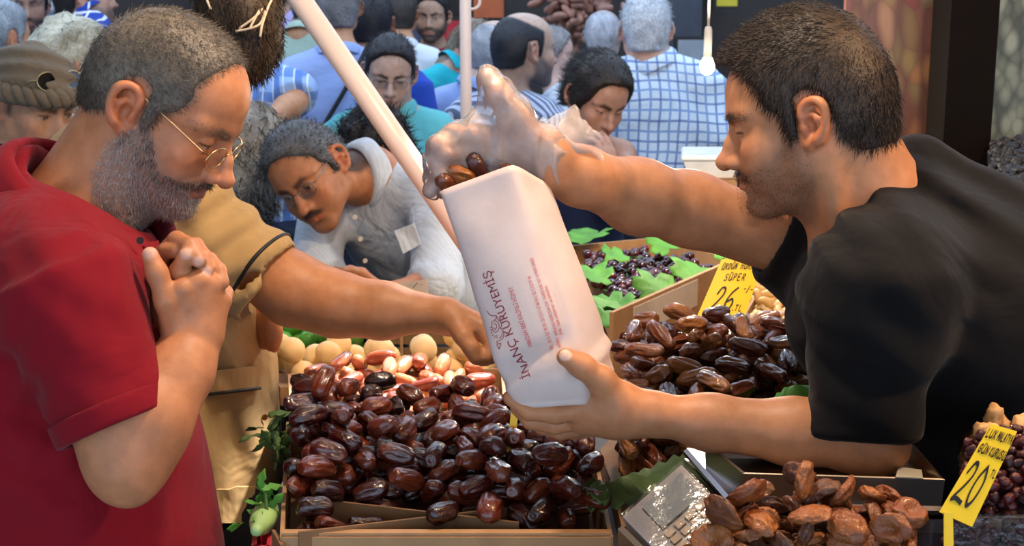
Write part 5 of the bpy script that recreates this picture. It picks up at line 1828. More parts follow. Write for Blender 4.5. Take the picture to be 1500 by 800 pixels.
def cherries():
    wood = KRAFT
    z = 1.13
    q = [PZ(895, 510, z), PZ(1130, 396, z), PZ(962, 348, z), PZ(835, 360, z)]
    c = [np.asarray(a)[:2] for a in q]
    root = empty('cherry_crate', (*np.mean(c, axis=0), TABLE_Z), 'kraft fruit crate with white label lined with vine leaves', 'crate')
    mb = MB(); mb.hexa([(*p, TABLE_Z) for p in c] + [(*p, TABLE_Z + .02) for p in c]); mb.build('crate_floor', wood, root)
    for i in range(4): plank('crate_side', c[i], c[(i + 1) % 4], TABLE_Z, 1.195 if i == 0 else z, .008, wood, root)
    # white label on the side that faces the stall
    a, b = q[0], q[1]
    d = unit((b - a) * np.array([1, 1, 0])); n = np.array([d[1], -d[0], 0]); face_a, face_n = a, n
    for (s0, s1, nm) in ((.10, .46, 'paper_label'), (.62, .92, 'paper_label')):
        p0 = a + (b - a) * s0 + n * .006; p1 = a + (b - a) * s1 + n * .006
        mb = MB(); mb.slab([(p0[0], p0[1], 1.135), (p1[0], p1[1], 1.135), (p1[0], p1[1], 1.188), (p0[0], p0[1], 1.188)], -n * .002); mb.build(nm, plain('label_paper', '#cdbfae', .7), root)
    def slope(x, y): return 1.075 + 0 * x + .05 * np.clip((y - 2.4) / .8, 0, 1)
    beds = [[PZ(866, 397, 1.15), PZ(908, 412, 1.15), PZ(962, 374, 1.15), PZ(944, 352, 1.15), PZ(856, 358, 1.15)],
            [PZ(885, 425, 1.15), PZ(950, 445, 1.15), PZ(1055, 386, 1.15), PZ(1000, 360, 1.15), PZ(960, 362, 1.15)],
            [PZ(908, 492, 1.15), PZ(936, 480, 1.15), PZ(946, 458, 1.15), PZ(896, 458, 1.15)]]
    shapes = [fruit_round(.024, 60 + i, .04, 2, (1, 1, .95), .02) for i in range(2)]
    mat = fruit('black_cherry_skin', ['#16070c', '#2a0a14', '#4a0f1c', '#1c0810'], .12, .0, coat=.5)
    for i, (b, n) in enumerate(zip(beds, (70, 105, 26))):
        hp = Heap(b, lambda x, y: 1.115 + 0 * x)
        hp.bed('lining', LEAF_D, root, .002)
        hp.fill(shapes, 'cherry', [mat], n, 'shiny black cherry on vine leaves in the kraft crate', 'cherry', 'black cherries in the crate', 20 + i, tries=12, tilt=1.5, sink=.002)
    g = 'vine leaves lining the cherry crate'
    for (px, py, zz, ux, uy, sz, tl) in [(955, 360, 1.175, 1, .3, .085, .5), (915, 372, 1.165, -.6, -1, .10, .4), (1010, 405, 1.175, .8, .7, .10, .7), (955, 430, 1.165, 1, .3, .11, .8), (905, 440, 1.165, -.2, -.8, .12, .4), (890, 405, 1.16, -1, .2, .10, .3),
                                         (925, 455, 1.16, .6, -.5, .11, .5), (1045, 372, 1.18, .9, .6, .08, .6), (870, 350, 1.16, -.5, 1, .12, .3), (935, 478, 1.16, 1, -.2, .07, .5), (885, 460, 1.15, -.4, -.9, .10, .3)]:
        o = leaf_blade(VINE, PZ(px, py, zz), (ux, uy, .1), (0, -tl, 1), sz, LEAF, 'vine_leaf', None, seed=int(px))
        LV = np.array([v_.co[:] for v_ in o.data.vertices]); low = LV[:, 2] < 1.20
        if low.any():
            inn = -((LV[low] - face_a) @ face_n)              # depth behind the labelled side
            if inn.min() < .010: o.location = -face_n * (.010 - inn.min())
        tag(o, 'fresh green vine leaf tucked among the black cherries', 'leaf', g)

def cashews():
    z = 1.17
    q = [PZ(1085, 470, z), PZ(1225, 463, z), PZ(1206, 392, z), PZ(1130, 392, z)]
    box = tray_box('nut_box', q, TABLE_Z, z, KRAFT, 'kraft box of roasted cashews with plastic film over its rim', 'box', .005)
    cl = glass_mat('cellophane', (.93, .92, .9), .25, .08)
    mb = MB(); n = 14
    for i in range(n):
        t0, t1 = i / n, (i + 1) / n
        a = q[0] * (1 - t0) + q[1] * t0; b = q[0] * (1 - t1) + q[1] * t1
        w0, w1 = .006 * math.sin(i * 2.1), .006 * math.sin((i + 1) * 2.1)
        mb.add([a + (0, -.008 + w0, -.055), b + (0, -.008 + w1, -.055), b + (0, -.006 + w1, .004), a + (0, -.006 + w0, .004), b + (0, .03, .006 + w1), a + (0, .03, .006 + w0)], [(0, 1, 2, 3), (3, 2, 4, 5)])
    mb.build('film', cl, box, True)
    hp = Heap([p + (0, 0, 0) for p in (q[0] + (.01, .01, 0), q[1], q[2], q[3])], lambda x, y: 1.12 + .05 * np.clip((y - q[0][1]) / .25, 0, 1) + 0 * x)
    hp.bed('lining', plain('nut_bed', '#a98950', .8), box, .004)
    shapes = [cashew(.030 + .002 * i, i) for i in range(3)]
    mat = fruit('cashew_skin', ['#c79a58', '#d8b274', '#e3c48c', '#cfa566'], .5, .2, 100.0, .001)
    hp.fill(shapes, 'cashew', [mat], 190, 'roasted pale cashew nut in the kraft nut box', 'cashew', 'cashews in the nut box', 31, tries=8, tilt=.6, sink=.003)

def price_signs():
    # 26
    bl, br, tr, tl = W(1020, 466, 2.20), W(1090, 466, 2.20), W(1120, 380, 2.30), W(1057, 380, 2.30)
    o, face = card([bl, br, tr, tl], 'price_sign', 'yellow price card with handwritten 26 standing in the wrinkled dates', 'sign', YELLOW, bend=.004)
    mb = MB(); f = lambda u, v: face(u, v, .0008)
    write(mb, 'ÜRDÜN', (.10, .80), (.058, .10), .016, f, .02); write(mb, 'HURMA', (.53, .80), (.062, .10), .016, f, .02)
    write(mb, 'SÜPER', (.26, .60), (.078, .11), .017, f, .02)
    write(mb, '26', (.22, .12), (.25, .36), .036, f, .05, gap=.02)
    write(mb, 'TL', (.74, .10), (.07, .09), .016, f, .02); write(mb, '.', (.70, .10), (.05, .09), .02, f)
    write(mb, '-/-', (.78, .40), (.07, .12), .016, f, .02, gap=.05)
    mb.build('lettering', INK, o)
    st = MB(); st.tube([W(1056, 452, 2.225), W(1050, 530, 2.13)], .0025, 6); st.build('stake', KRAFT, o)
    # small card half hidden by the vendor's sleeve
    o, face = card([W(1152, 500, 2.05), W(1200, 508, 2.05), W(1205, 455, 2.08), W(1150, 477, 2.08)], 'price_sign', 'small yellow price card half hidden by the black sleeve', 'sign', YELLOW)
    mb = MB(); f = lambda u, v: face(u, v, .0008)
    write(mb, '-', (.1, .62), (.4, .2), .06, f); write(mb, '2', (.15, .12), (.25, .4), .06, f); mb.build('lettering', INK, o)
    st = MB(); st.tube([W(1185, 490, 2.07), W(1185, 555, 2.03)], .0025, 6); st.build('stake', KRAFT, o)
    # 20
    o, face = card([W(1376, 750, 1.288), W(1424, 772, 1.283), W(1490, 632, 1.305), W(1452, 621, 1.310)], 'price_sign', 'slanted yellow price card with handwritten 20 beside the cranberries', 'sign', YELLOW)
    mb = MB(); f = lambda u, v: face(u, v, .0008)
    write(mb, 'LUX', (.04, .86), (.11, .085), .022, f, .0, gap=.12); write(mb, 'MALATYA', (.45, .86), (.068, .085), .020, f, .02, gap=.15)
    write(mb, 'GÜN', (.06, .69), (.11, .085), .022, f, .0, gap=.12); write(mb, 'KURUSU', (.46, .69), (.078, .085), .020, f, .02, gap=.15)
    write(mb, '20', (.10, .16), (.36, .42), .05, f, .05, gap=.02); write(mb, 'TL', (.82, .50), (.07, .07), .018, f, .02)
    mb.build('lettering', INK, o)
    tabm = MB(); tabm.slab([W(1383, 808, 1.28), W(1397, 808, 1.28), W(1396, 752, 1.287), W(1383, 750, 1.287)], (0, .002, 0)); tabm.build('folded_tab', YELLOW, o)
    # yellow tabs and the white card
    o, face = card([W(742, 662, 1.74), W(754, 662, 1.74), W(760, 594, 1.74), W(750, 592, 1.74)], 'card_holder', 'narrow yellow card holder standing in dates under the fingers', 'holder', YELLOW, thick=.003)
    o, face = card([W(545, 432, 2.55), W(628, 430, 2.55), W(626, 409, 2.56), W(548, 419, 2.56)], 'price_sign', 'white paper price card behind the reaching arm', 'sign', plain('white_card', '#d8d2cc', .6))
    mb = MB(); f = lambda u, v: face(u, v, .0008)
    write(mb, '-/-', (.62, .45), (.08, .35), .02, f); mb.build('lettering', INK, o)
    st = MB(); st.tube([W(588, 430, 2.552), W(588, 520, 2.56)], .003, 6); st.build('stick', KRAFT, o)
    o, face = card([W(1488, 345, 2.3), W(1530, 345, 2.3), W(1530, 318, 2.32), W(1490, 320, 2.32)], 'price_sign', 'yellow price card at the edge of the black raisin bin', 'sign', YELLOW)
    mb = MB(); f = lambda u, v: face(u, v, .0008); write(mb, '-', (.05, .5), (.3, .2), .06, f); mb.build('lettering', INK, o)

def scale():
    steel = plain('brushed_steel', (.42, .38, .34), .28, 1.0, .12, 6.0, .1, 300)
    body = plain('scale_housing', '#4c4a55', .4)
    zt = 1.230
    c = [PZ(1032, 648, zt), PZ(1088, 694, zt), PZ(1384, 703, zt), PZ(1340, 652, zt)]
    root = empty('weighing_scale', (*np.mean([q[:2] for q in c], axis=0), TABLE_Z), 'steel weighing scale with raised tray under the vendor\'s elbow', 'scale')
    mid = np.mean(c, axis=0)
    # tray: rim, walls, floor
    def inset(k, z): return [np.array([*(mid + (q - mid) * k)[:2], z]) for q in c]
    rings = [inset(.985, zt - .030), inset(1.0, zt - .002), inset(1.0, zt), inset(.975, zt + .001), inset(.955, zt - .012), inset(.94, zt - .018)]
    V = [p for r in rings for p in r]; F_ = []
    for a in range(len(rings) - 1):
        for i in range(4): F_.append((a * 4 + i, a * 4 + (i + 1) % 4, (a + 1) * 4 + (i + 1) % 4, (a + 1) * 4 + i))
    F_.append(tuple(range(20, 24)))
    me = mesh_from('tray', V, F_, False); o = obj('tray', me, steel, root)
    md = o.modifiers.new('thickness', 'SOLIDIFY'); md.thickness = .002
    md = o.modifiers.new('edges', 'BEVEL'); md.width = .006; md.segments = 3; md.limit_method = 'ANGLE'
    # platform skirt under the tray
    zp = zt - .030
    c = [PZ(1000, 655, zp), PZ(1072, 737, zp), PZ(1398, 744, zp), PZ(1335, 668, zp)]; mid = np.mean(c, axis=0)
    a, b = inset(1.0, zp - .012), inset(1.0, zp)
    mb = MB(); mb.hexa(a + b); sk = mb.build('platform', plain('platform_steel', (.30, .28, .30), .22, 1.0), root)
    sk.modifiers.new('edges', 'BEVEL').width = .004
    a, b = inset(.985, zp - .030), inset(.985, zp - .014)
    mb = MB(); mb.hexa(a + b); mb.build('platform_lip', steel, root)
    a, b = inset(.93, TABLE_Z), inset(.93, zp - .028)
    mb = MB(); mb.hexa(a + b); mb.build('housing', body, root)
    # slanted display block under a plastic cover
    q = [W(912, 757, 1.470), W(985, 832, 1.395), W(1072, 758, 1.430), W(998, 681, 1.505)]
    nrm = unit(np.cross(q[1] - q[0], q[3] - q[0]))
    if nrm[2] < 0: nrm = -nrm
    mb = MB(); mb.hexa([p - nrm * .035 for p in q] + q); dsp = mb.build('display_block', plain('display_housing', '#77757e', .35), root)
    bl = lambda u, v, l: (q[0] * (1 - u) + q[1] * u) * (1 - v) + (q[3] * (1 - u) + q[2] * u) * v + nrm * l
    mb = MB(); mb.hexa([bl(.10, .25, .0), bl(.52, .25, .0), bl(.52, .92, .0), bl(.10, .92, .0)] + [bl(.10, .25, .002), bl(.52, .25, .002), bl(.52, .92, .002), bl(.10, .92, .002)])
    mb.build('screen', plain('display_panel', '#7d8690', .15), dsp)
    for i in range(3):
        for j in range(4):
            u0, v0 = .58 + .12 * i, .22 + .17 * j
            mb = MB(); p = [(u0, v0), (u0 + .09, v0), (u0 + .09, v0 + .13), (u0, v0 + .13)]
            mb.hexa([bl(*k, 0) for k in p] + [bl(*k, .002) for k in p]); mb.build('key', plain('keypad', '#a58f7c', .5), dsp)
    n = 8; V = []; F_ = []
    for i in range(n + 1):
        for j in range(n + 1):
            V.append(bl(-.01 + 1.02 * i / n, -.01 + 1.02 * j / n, .004 + .0016 * math.sin(3 * i + 2 * j) + .0012 * math.sin(5 * j - i)))
    for i in range(n):
        for j in range(n): F_.append((i * (n + 1) + j, (i + 1) * (n + 1) + j, (i + 1) * (n + 1) + j + 1, i * (n + 1) + j + 1))
    obj('plastic_cover', mesh_from('plastic_cover', V, F_), glass_mat('cover_film', (.95, .96, .97), .15, .12), dsp)
    # lower shelf edge of the scale
    mb = MB(); mb.slab([W(905, 775, 1.46), W(945, 815, 1.42), W(952, 810, 1.42), W(912, 770, 1.46)], (0, 0, -.02)); mb.build('base_edge', steel, root)

def apricots_dried():
    z = 1.19
    q = [PZ(975, 830, z), PZ(1395, 830, z), PZ(1392, 772, z), PZ(1030, 768, z)]
    q = [W(960, 860, 1.30), W(1378, 860, 1.28), W(1368, 764, 1.385), W(1050, 762, 1.395)]
    zt = 1.185
    box = tray_box('dried_fruit_bin', q, TABLE_Z, zt, KRAFT_DARK, 'bin of brown dried apricots with cellophane lining', 'bin', .005)
    ctr = W(1160, 800, 1.34)[:2]
    mid = np.mean(q, axis=0)
    hp = Heap([p + (mid - p) / np.linalg.norm(mid - p) * .03 for p in q], lambda x, y: 1.136 + .030 * np.exp(-((x - ctr[0] - .0) ** 2 / .016)) + .02 * np.clip((y - 1.28) / .1, 0, 1))
    for i in range(4): hp.wall(q[i], q[(i + 1) % 4], zt)
    hp.bed('lining', KRAFT_DARK, box, .008)
    cl = glass_mat('cellophane', (.93, .92, .9), .25, .08)
    mb = MB(); n = 22
    a, b = W(1225, 765, 1.395) + (0, 0, .0), W(1366, 770, 1.385)
    for i in range(n):
        t0, t1 = i / n, (i + 1) / n
        p0, p1 = a * (1 - t0) + b * t0, a * (1 - t1) + b * t1
        w0, w1 = .004 * math.sin(i * 1.7), .004 * math.sin((i + 1) * 1.7)
        mb.add([p0 + (0, w0, -.03), p1 + (0, w1, -.03), p1 + (0, w1 - .004, .008), p0 + (0, w0 - .004, .008)], [(0, 1, 2, 3)])
    mb.build('cellophane', cl, box, True)
    shapes = [dried_apricot(.033 + .004 * (i % 3), 400 + i) for i in range(8)]
    mat = fruit('dried_apricot_skin', ['#3a1d12', '#7a3f1c', '#9a5a2a', '#5a3222', '#7c5a40'], .42, .6, 110.0, .005, coat=.1)
    hp.fill(shapes, 'dried_apricot', [mat], 95, 'brown wrinkled dried apricot before the weighing scale', 'apricot', 'dried apricots in the front bin', 41, tries=14, tilt=.45, sink=.004)

def cranberries():
    cl = glass_mat('clear_tub', (.96, .96, .97), .02, .03)
    root = empty('clear_tub', (*W(1460, 800, 1.29)[:2], TABLE_Z), 'clear plastic tub of dried cranberries', 'tub')
    q = [W(1392, 756, 1.300), W(1540, 752, 1.300), W(1550, 700, 1.43), W(1420, 700, 1.43)]
    zt = q[0][2]
    c = [np.array([p[0], p[1]]) for p in q]
    for i in range(4): plank('tub_wall', c[i], c[(i + 1) % 4], TABLE_Z, zt, .002, cl, root)
    mb = MB(); mb.tube([(*p, zt) for p in c] + [(*c[0], zt)], .0022, 6); mb.build('tub_rim', cl, root)
    dv = W(1470, 755, 1.300); dv2 = W(1480, 700, 1.43); plank('partition', dv, dv2, TABLE_Z, zt, .002, cl, root)
    mb = MB(); mb.hexa([(*p, TABLE_Z) for p in c] + [(*p, TABLE_Z + .004) for p in c]); mb.build('tub_floor', cl, root)
    ctr = W(1480, 715, 1.38)[:2]
    hp = Heap([(c[0][0] + .006, c[0][1] + .006, 0), (c[1][0], c[1][1] + .006, 0), (*c[2], 0), (*c[3], 0)], lambda x, y: zt - .02 + .04 * np.exp(-((x - ctr[0]) ** 2 / .006 + (y - ctr[1]) ** 2 / .004)))
    hp.bed('lining', plain('dark_red_bed', '#2a0c10', .7), root, .002)
    shapes = [date_shape(.0125, .0095, .30, 500 + i, 3, 4) for i in range(4)]
    mat = fruit('cranberry_skin', ['#1a0609', '#360c11', '#521416', '#2a0a10'], .4, .5, 260.0, .002, coat=.1)
    hp.fill(shapes, 'cranberry', [mat], 210, 'tiny wrinkled dark red dried cranberry in the clear tub', 'cranberry', 'dried cranberries in the clear tub', 51, tries=8, tilt=.6, sink=.0015)
    # loose ones pressed against the front wall
    hp2 = Heap([(c[0][0] + .003, c[0][1] + .004, 0), (c[1][0], c[1][1] + .004, 0), (c[1][0], c[1][1] + .02, 0), (c[0][0] + .003, c[0][1] + .02, 0)], lambda x, y: zt - .075 + 0 * x)
    hp2.fill(shapes, 'cranberry', [mat], 70, 'tiny wrinkled dark red dried cranberry in the clear tub', 'cranberry', 'dried cranberries in the clear tub', 52, tries=8, tilt=.6, sink=.0015)

def walnuts():
    root = empty('kraft_carton', (*W(1490, 700, 1.62)[:2], TABLE_Z), 'plain kraft carton under the bag of walnuts', 'box')
    q = [W(1432, 690, 1.455), W(1570, 690, 1.455), W(1570, 650, 1.55), W(1442, 650, 1.55)]
    zt = 1.20
    c = [np.array(p[:2]) for p in q]
    mb = MB(); mb.hexa([(*p, TABLE_Z) for p in c] + [(*p, zt) for p in c]); mb.build('carton_body', KRAFT, root)
    # a rounded open bag of film
    m = SDF(); o = W(1500, 668, 1.505); o[2] = zt + .045
    m.ell(o, (.070, .062, .05), k=.01); m.half((0, 0, zt), (0, 0, -1), k=.004); m.ell(o + (0, 0, .05), (.055, .050, .03), k=.006, op='s')
    m.disp = lambda P: (.003 * snoise(P, 60, 3)).astype(f32)
    b = obj('plastic_bag', m.mesh('plastic_bag', .005), glass_mat('bag_film', (.93, .92, .9), .35, .06)); tag(b, 'crumpled clear plastic bag full of shelled walnuts', 'bag')
    hp = Heap([o + (-.048, -.038, 0), o + (.05, -.038, 0), o + (.05, .042, 0), o + (-.048, .042, 0)], lambda x, y: zt + .012 + 0 * x)
    shapes = []
    for i in range(4):
        V, F_ = ICO[3]
        n = snoise(V.astype(f32), 7.0, 600 + i, 2); P = V * .014 * (1 + .16 * n)[:, None]; P[:, 1] *= .8; P[:, 2] *= .7; P[:, 1] *= 1 - .3 * np.exp(-(V[:, 0] / .2) ** 2)
        shapes.append((P, F_))
    mat = fruit('walnut_skin', ['#a87c48', '#c59a62', '#d6b07c', '#b98c56'], .55, .3, 120.0, .002)
    hp.fill(shapes, 'walnut', [mat], 46, 'shelled walnut half in the plastic bag', 'walnut', 'walnut halves in the bag', 61, tries=8, tilt=.8, sink=.002)

def raisins():
    steel = plain('bin_steel', (.5, .5, .5), .35, 1.0)
    q = [W(1440, 318, 2.30), W(1640, 300, 2.30), W(1640, 250, 2.75), W(1435, 262, 2.75)]
    zt = 1.60
    zt = W(1480, 305, 2.30)[2]
    c = [np.array(p[:2]) for p in q]
    root = empty('raisin_bin', (*np.mean(c, axis=0), 0), 'steel-rimmed wooden bin of black raisins', 'bin')
    wood = plain('brown_bin_wood', '#6b4326', .6)
    for i in range(4): plank('bin_side', c[i], c[(i + 1) % 4], 0, zt - .02, .012, wood, root)
    mb = MB(); mb.tube([(*p, zt - .008) for p in c] + [(*c[0], zt - .008)], .013, 4); mb.build('steel_rim', steel, root)
    # several hundred raisins nobody could count
    rng = np.random.default_rng(3)
    V0, F0 = ICO[2][0] * .0095, ICO[2][1]
    V0 = V0 * (1 + .18 * snoise((V0 / .0095).astype(f32), 4.0, 1, 2))[:, None]
    V0[:, 2] *= .65
    Vs, Fs = [], []
    k = 0
    for i in range(30):
        for j in range(30):
            u, v = .07 + .86 * (i + rng.uniform()) / 30, .07 + .86 * (j + rng.uniform()) / 30
            p = (c[0] * (1 - u) + c[1] * u) * (1 - v) + (c[3] * (1 - u) + c[2] * u) * v
            z = zt - .01 + .07 * v * (1 - .2 * v) + rng.uniform(-.006, .006) + .03 * math.sin(u * 5)
            Rm = np.array(Matrix.Rotation(rng.uniform(0, 6.28), 3, rng.normal(size=3)))
            Vs.append(V0 @ Rm.T * rng.uniform(.8, 1.3) + (p[0], p[1], z)); Fs.append(F0 + k * len(V0)); k += 1
    # the mass underneath
    n = 12; g = []
    for i in range(n + 1):
        for j in range(n + 1):
            u, v = .04 + .92 * i / n, .04 + .92 * j / n
            p = (c[0] * (1 - u) + c[1] * u) * (1 - v) + (c[3] * (1 - u) + c[2] * u) * v
            g.append((p[0], p[1], zt - .016 + .07 * v * (1 - .2 * v) + .03 * math.sin(u * 5)))
    gf = np.array([(i * (n + 1) + j, (i + 1) * (n + 1) + j, (i + 1) * (n + 1) + j + 1) for i in range(n) for j in range(n)] + [(i * (n + 1) + j, (i + 1) * (n + 1) + j + 1, i * (n + 1) + j + 1) for i in range(n) for j in range(n)])
    V = np.concatenate(Vs + [np.array(g)]); F_ = np.concatenate(Fs + [gf + k * len(V0)])
    o = obj('black_raisins', mesh_from('black_raisins', V, F_), plain('black_raisin', '#1a191f', .55, var=.3, scale=60))
    tag(o, 'heap of small black raisins in the steel-rimmed bin', 'raisins', kind='stuff')

def greenery():
    # broad leaf under the wrinkled dates
    def blade(pts, wd, name, label, mat=LEAF_D, wob=.004):
        pts = catmull([np.asarray(p, float) for p in pts], 6)
        V = []; F_ = []
        n = len(pts)
        for i, p in enumerate(pts):
            t = unit(pts[min(i + 1, n - 1)] - pts[max(i - 1, 0)])
            side = unit(np.cross(t, (0, -.6, .8)))
            w = wd * (math.sin(math.pi * (.12 + .8 * i / (n - 1)))) ** .6
            for k in (-1, -.5, 0, .5, 1):
                V.append(p + side * w * k + np.array([0, 0, 1]) * (-.25 * w * (1 - k * k) + wob * math.sin(3 * i + 2 * k)))
        for i in range(n - 1):
            for k in range(4): F_.append((i * 5 + k, i * 5 + k + 1, (i + 1) * 5 + k + 1, (i + 1) * 5 + k))
        o = obj(name, mesh_from(name, V, F_), mat); md = o.modifiers.new('thickness', 'SOLIDIFY'); md.thickness = .0012
        return tag(o, label, 'leaf')
    blade([PZ(858, 735, 1.155), PZ(905, 722, 1.165), PZ(960, 700, 1.170), PZ(1012, 668, 1.160)], .019, 'broad_leaf', 'broad dark green leaf lying between scale and wrinkled dates')
    blade([PZ(848, 705, 1.165), PZ(870, 712, 1.175), PZ(888, 735, 1.165)], .012, 'curled_leaf', 'small curled green leaf at the edge of the divided carton')
    blade([PZ(1120, 602, 1.185), PZ(1155, 585, 1.21), PZ(1215, 578, 1.22)], .022, 'broad_leaf', 'green leaf at the foot of the wrinkled dates beside the black sleeve', LEAF)
    # leafy herbs hanging at the carton's side
    rng = np.random.default_rng(12)
    hm = plain('herb_leaf', '#46602a', .6, var=.3, scale=60)
    OUT = [(0, 0), (.1, .15), (.3, .22), (.42, .12), (.6, .26), (.8, .12), (1, 0), (.8, -.12), (.6, -.26), (.42, -.12), (.3, -.22), (.1, -.15)]
    for (px, py, d, lab) in ((402, 645, 1.80, 'leafy green herb sprig hanging beside the dark dates'), (384, 742, 1.66, 'pale green herb sprig lying in the red crate')):
        root = empty('herb_sprig', W(px, py + 30, d), lab, 'herb')
        stem = W(px + 5, py - 20, d), W(px, py + 40, d)
        mb = MB(); mb.tube([stem[0], (stem[0] + stem[1]) / 2 + (.004, 0, 0), stem[1]], .002, 6); mb.build('stem', hm, root)
        for i in range(34 if py < 700 else 14):
            c = W(px + rng.normal(0, 9), py + rng.normal(0, 16), d + rng.normal(0, .012))
            leaf_blade(OUT, c, rng.normal(size=3), rng.normal(size=3) + np.array([0, -1, .5]), rng.uniform(.018, .032), hm if py < 700 else LEAF, 'leaf', root, seed=i)
    # red crate with a pale vegetable, left of the carton
    
    rm = plain('red_crate_plastic', '#c23a4a', .4)
    zt = 1.11
    c = [np.array(p[:2]) for p in [PZ(372, 800, zt), PZ(394, 800, zt), PZ(400, 742, zt), PZ(378, 742, zt)]]
    root = tray_box('plastic_crate', [np.append(p, 0) for p in c], TABLE_Z, zt, rm, 'pinkish red plastic crate beside the divided carton', 'crate', .006)
    m = SDF(); o = PZ(388, 756, 1.125); m.ell(o, (.016, .04, .016), k=.01); m.cone(o + (0, -.02, .0), o + (0, -.055, .004), .012, .008, k=.01)
    tag(obj('pale_squash', m.mesh('pale_squash', .004), plain('pale_green_skin', '#9cc07a', .4)), 'pale green squash lying across the red crate', 'squash')
# ---------------------------------------------------------------- paper bag
def paper_bag():
    TL, TR, BRt, BLt = W(642, 281, 1.605), W(752, 240, 1.585), W(809, 272, 1.665), W(694, 300, 1.700)
    bFL, bFR, bBR, bBL = W(747, 600, 1.590), W(866, 592, 1.572), W(914, 566, 1.640), W(802, 608, 1.672)
    paper = NT('white_kraft_paper')
    v = paper.coord(); nz = paper.noise(14.0, 4, v)
    paper.ln(paper.ramp(nz, [(.3, lin('#c6b2ab')), (.7, lin('#d6c3bc'))]), paper.b.inputs['Base Color'])
    paper.set(Roughness=.6); n1 = paper.bump(paper.noise(16.0, 3, v, .5, 0.0), .25, .006); paper.bump(paper.noise(260.0, 2, v), .1, .0008, n1)
    paper.b.inputs['Subsurface Weight'].default_value = 0.0
    root = empty('paper_bag', (bFL + bBR) / 2, 'tall white paper bag printed with red lettering held over the dates', 'bag')
    top = [TL, TR, BRt, BLt]; bot = [bFL, bFR, bBR, bBL]
    N, M = 14, 34
    ctr_t, ctr_b = np.mean(top, axis=0), np.mean(bot, axis=0)
    def crum(P, v):
        a = .0012 + .0030 * (1 - v) ** 2
        P = np.asarray(P, f32)[None]
        f = 1 - np.abs(snoise(P, 42.0, 71, 1))[0]
        return a * (float(snoise(P, 26.0, 70, 2)[0]) + 1.2 * float(f))
    def at(k, u, v):
        """k side, u along it, v 0 bottom .. 1 top"""
        a = bot[k] * (1 - u) + bot[(k + 1) % 4] * u; b = top[k] * (1 - u) + top[(k + 1) % 4] * u
        p = a * (1 - v) + b * v
        c = ctr_b * (1 - v) + ctr_t * v
        out = unit(p - c)
        rnd = -.004 * (2 * abs(u - .5)) ** 6                       # soft edges
        bel = .010 * math.sin(math.pi * min(1, v * 1.1)) * math.sin(math.pi * u)   # filled belly
        und = -.012 * max(0, (.10 - v) / .10) ** 2                 # rounded foot
        # tucked fold near the foot
        fold = .007 * math.exp(-((v - .17 - .10 * (u - .5)) / .03) ** 2) * (k == 1) - .006 * math.exp(-((v - .13 - .16 * u) / .025) ** 2) * (k == 0)
        return p + out * (rnd + bel + und + fold + crum(p, v))
    V = []; F_ = []
    per = 4 * N
    for j in range(M + 1):
        for k in range(4):
            for i in range(N): V.append(at(k, i / N, j / M))
    for j in range(M):
        for i in range(per):
            a, b = j * per + i, j * per + (i + 1) % per
            F_.append((a, b, b + per, a + per))
    # closed foot
    V.append(ctr_b); F_ += [(i, len(V) - 1, (i + 1) % per)[::-1] for i in range(per)]
    o = obj('bag_body', mesh_from('bag_body', V, F_), paper.m, root)
    md = o.modifiers.new('thickness', 'SOLIDIFY'); md.thickness = .0006; md.offset = -1
    # print: pixel of the photo -> front panel
    e1, e2 = bFR - bFL, TL - bFL
    nrm = unit(np.cross(e1, e2)); 
    if nrm[1] > 0: nrm = -nrm
    cam0 = np.array([0, 0, CAMZ])
    def onto(px, py):
        r = W(px, py, 1.0) - cam0
        t = ((bFL - cam0) @ nrm) / (r @ nrm)
        p = cam0 + r * t
        u, v_ = .5, .5
        for _ in range(6):
            a = bFL * (1 - u) + bFR * u; b = TL * (1 - u) + TR * u
            q = a * (1 - v_) + b * v_
            du = (bFR - bFL) * (1 - v_) + (TR - TL) * v_; dv = b - a
            A = np.stack([du, dv], 1); s_, *_r = np.linalg.lstsq(A, p - q, rcond=None)
            u += s_[0]; v_ += s_[1]
        u = min(max(u, 0), 1); v_ = min(max(v_, 0), 1)
        # follow the mesh facets so that the print lies on the paper
        i = min(int(u * N), N - 1); j = min(int(v_ * M), M - 1); fu, fv = u * N - i, v_ * M - j
        k = j * per + i
        q = (V[k] * (1 - fu) + V[k + 1] * fu) * (1 - fv) + (V[k + per] * (1 - fu) + V[k + per + 1] * fu) * fv
        return q + nrm * .0009
    maroon = plain('maroon_print', '#8c2536', .6); redp = plain('red_print', '#c2404a', .6)
    def printed(text, a, b, height, mat, name):
        cu = bpy.data.curves.new('print_text', 'FONT'); cu.body = text; cu.size = 1.0; cu.resolution_u = 3
        to = bpy.data.objects.new('print_text', cu); link(to)
        dg = bpy.context.evaluated_depsgraph_get()
        me = bpy.data.meshes.new_from_object(to.evaluated_get(dg))
        X = np.empty(len(me.vertices) * 3, f32); me.vertices.foreach_get('co', X); X = X.reshape(-1, 3)
        F2 = [tuple(p.vertices) for p in me.polygons]
        bpy.data.objects.remove(to); bpy.data.curves.remove(cu); bpy.data.meshes.remove(me)
        a, b = np.array(a, float), np.array(b, float); d = unit(b - a); L = np.linalg.norm(b - a); up = np.array([d[1], -d[0]])
        xs = X[:, 0].min(); w = X[:, 0].max() - xs
        V2 = [onto(*(a + d * (x - xs) / w * L + up * y * height)) for x, y in X[:, :2]]
        return obj(name, mesh_from(name, V2, F2, False), mat, root)
    printed('İNANÇ KURUYEMİŞ', (783, 551), (725, 396), 18, maroon, 'brand_lettering')
    printed("1986'DAN BERİ KALİTELİ HİZMET", (785, 507), (755, 421), 7.5, redp, 'slogan')
    printed('TEL : 0212 527 90 30 - 0212 511 67 86 FAX: 0212 512 91 06', (811, 512), (777, 406), 6.5, redp, 'small_print')
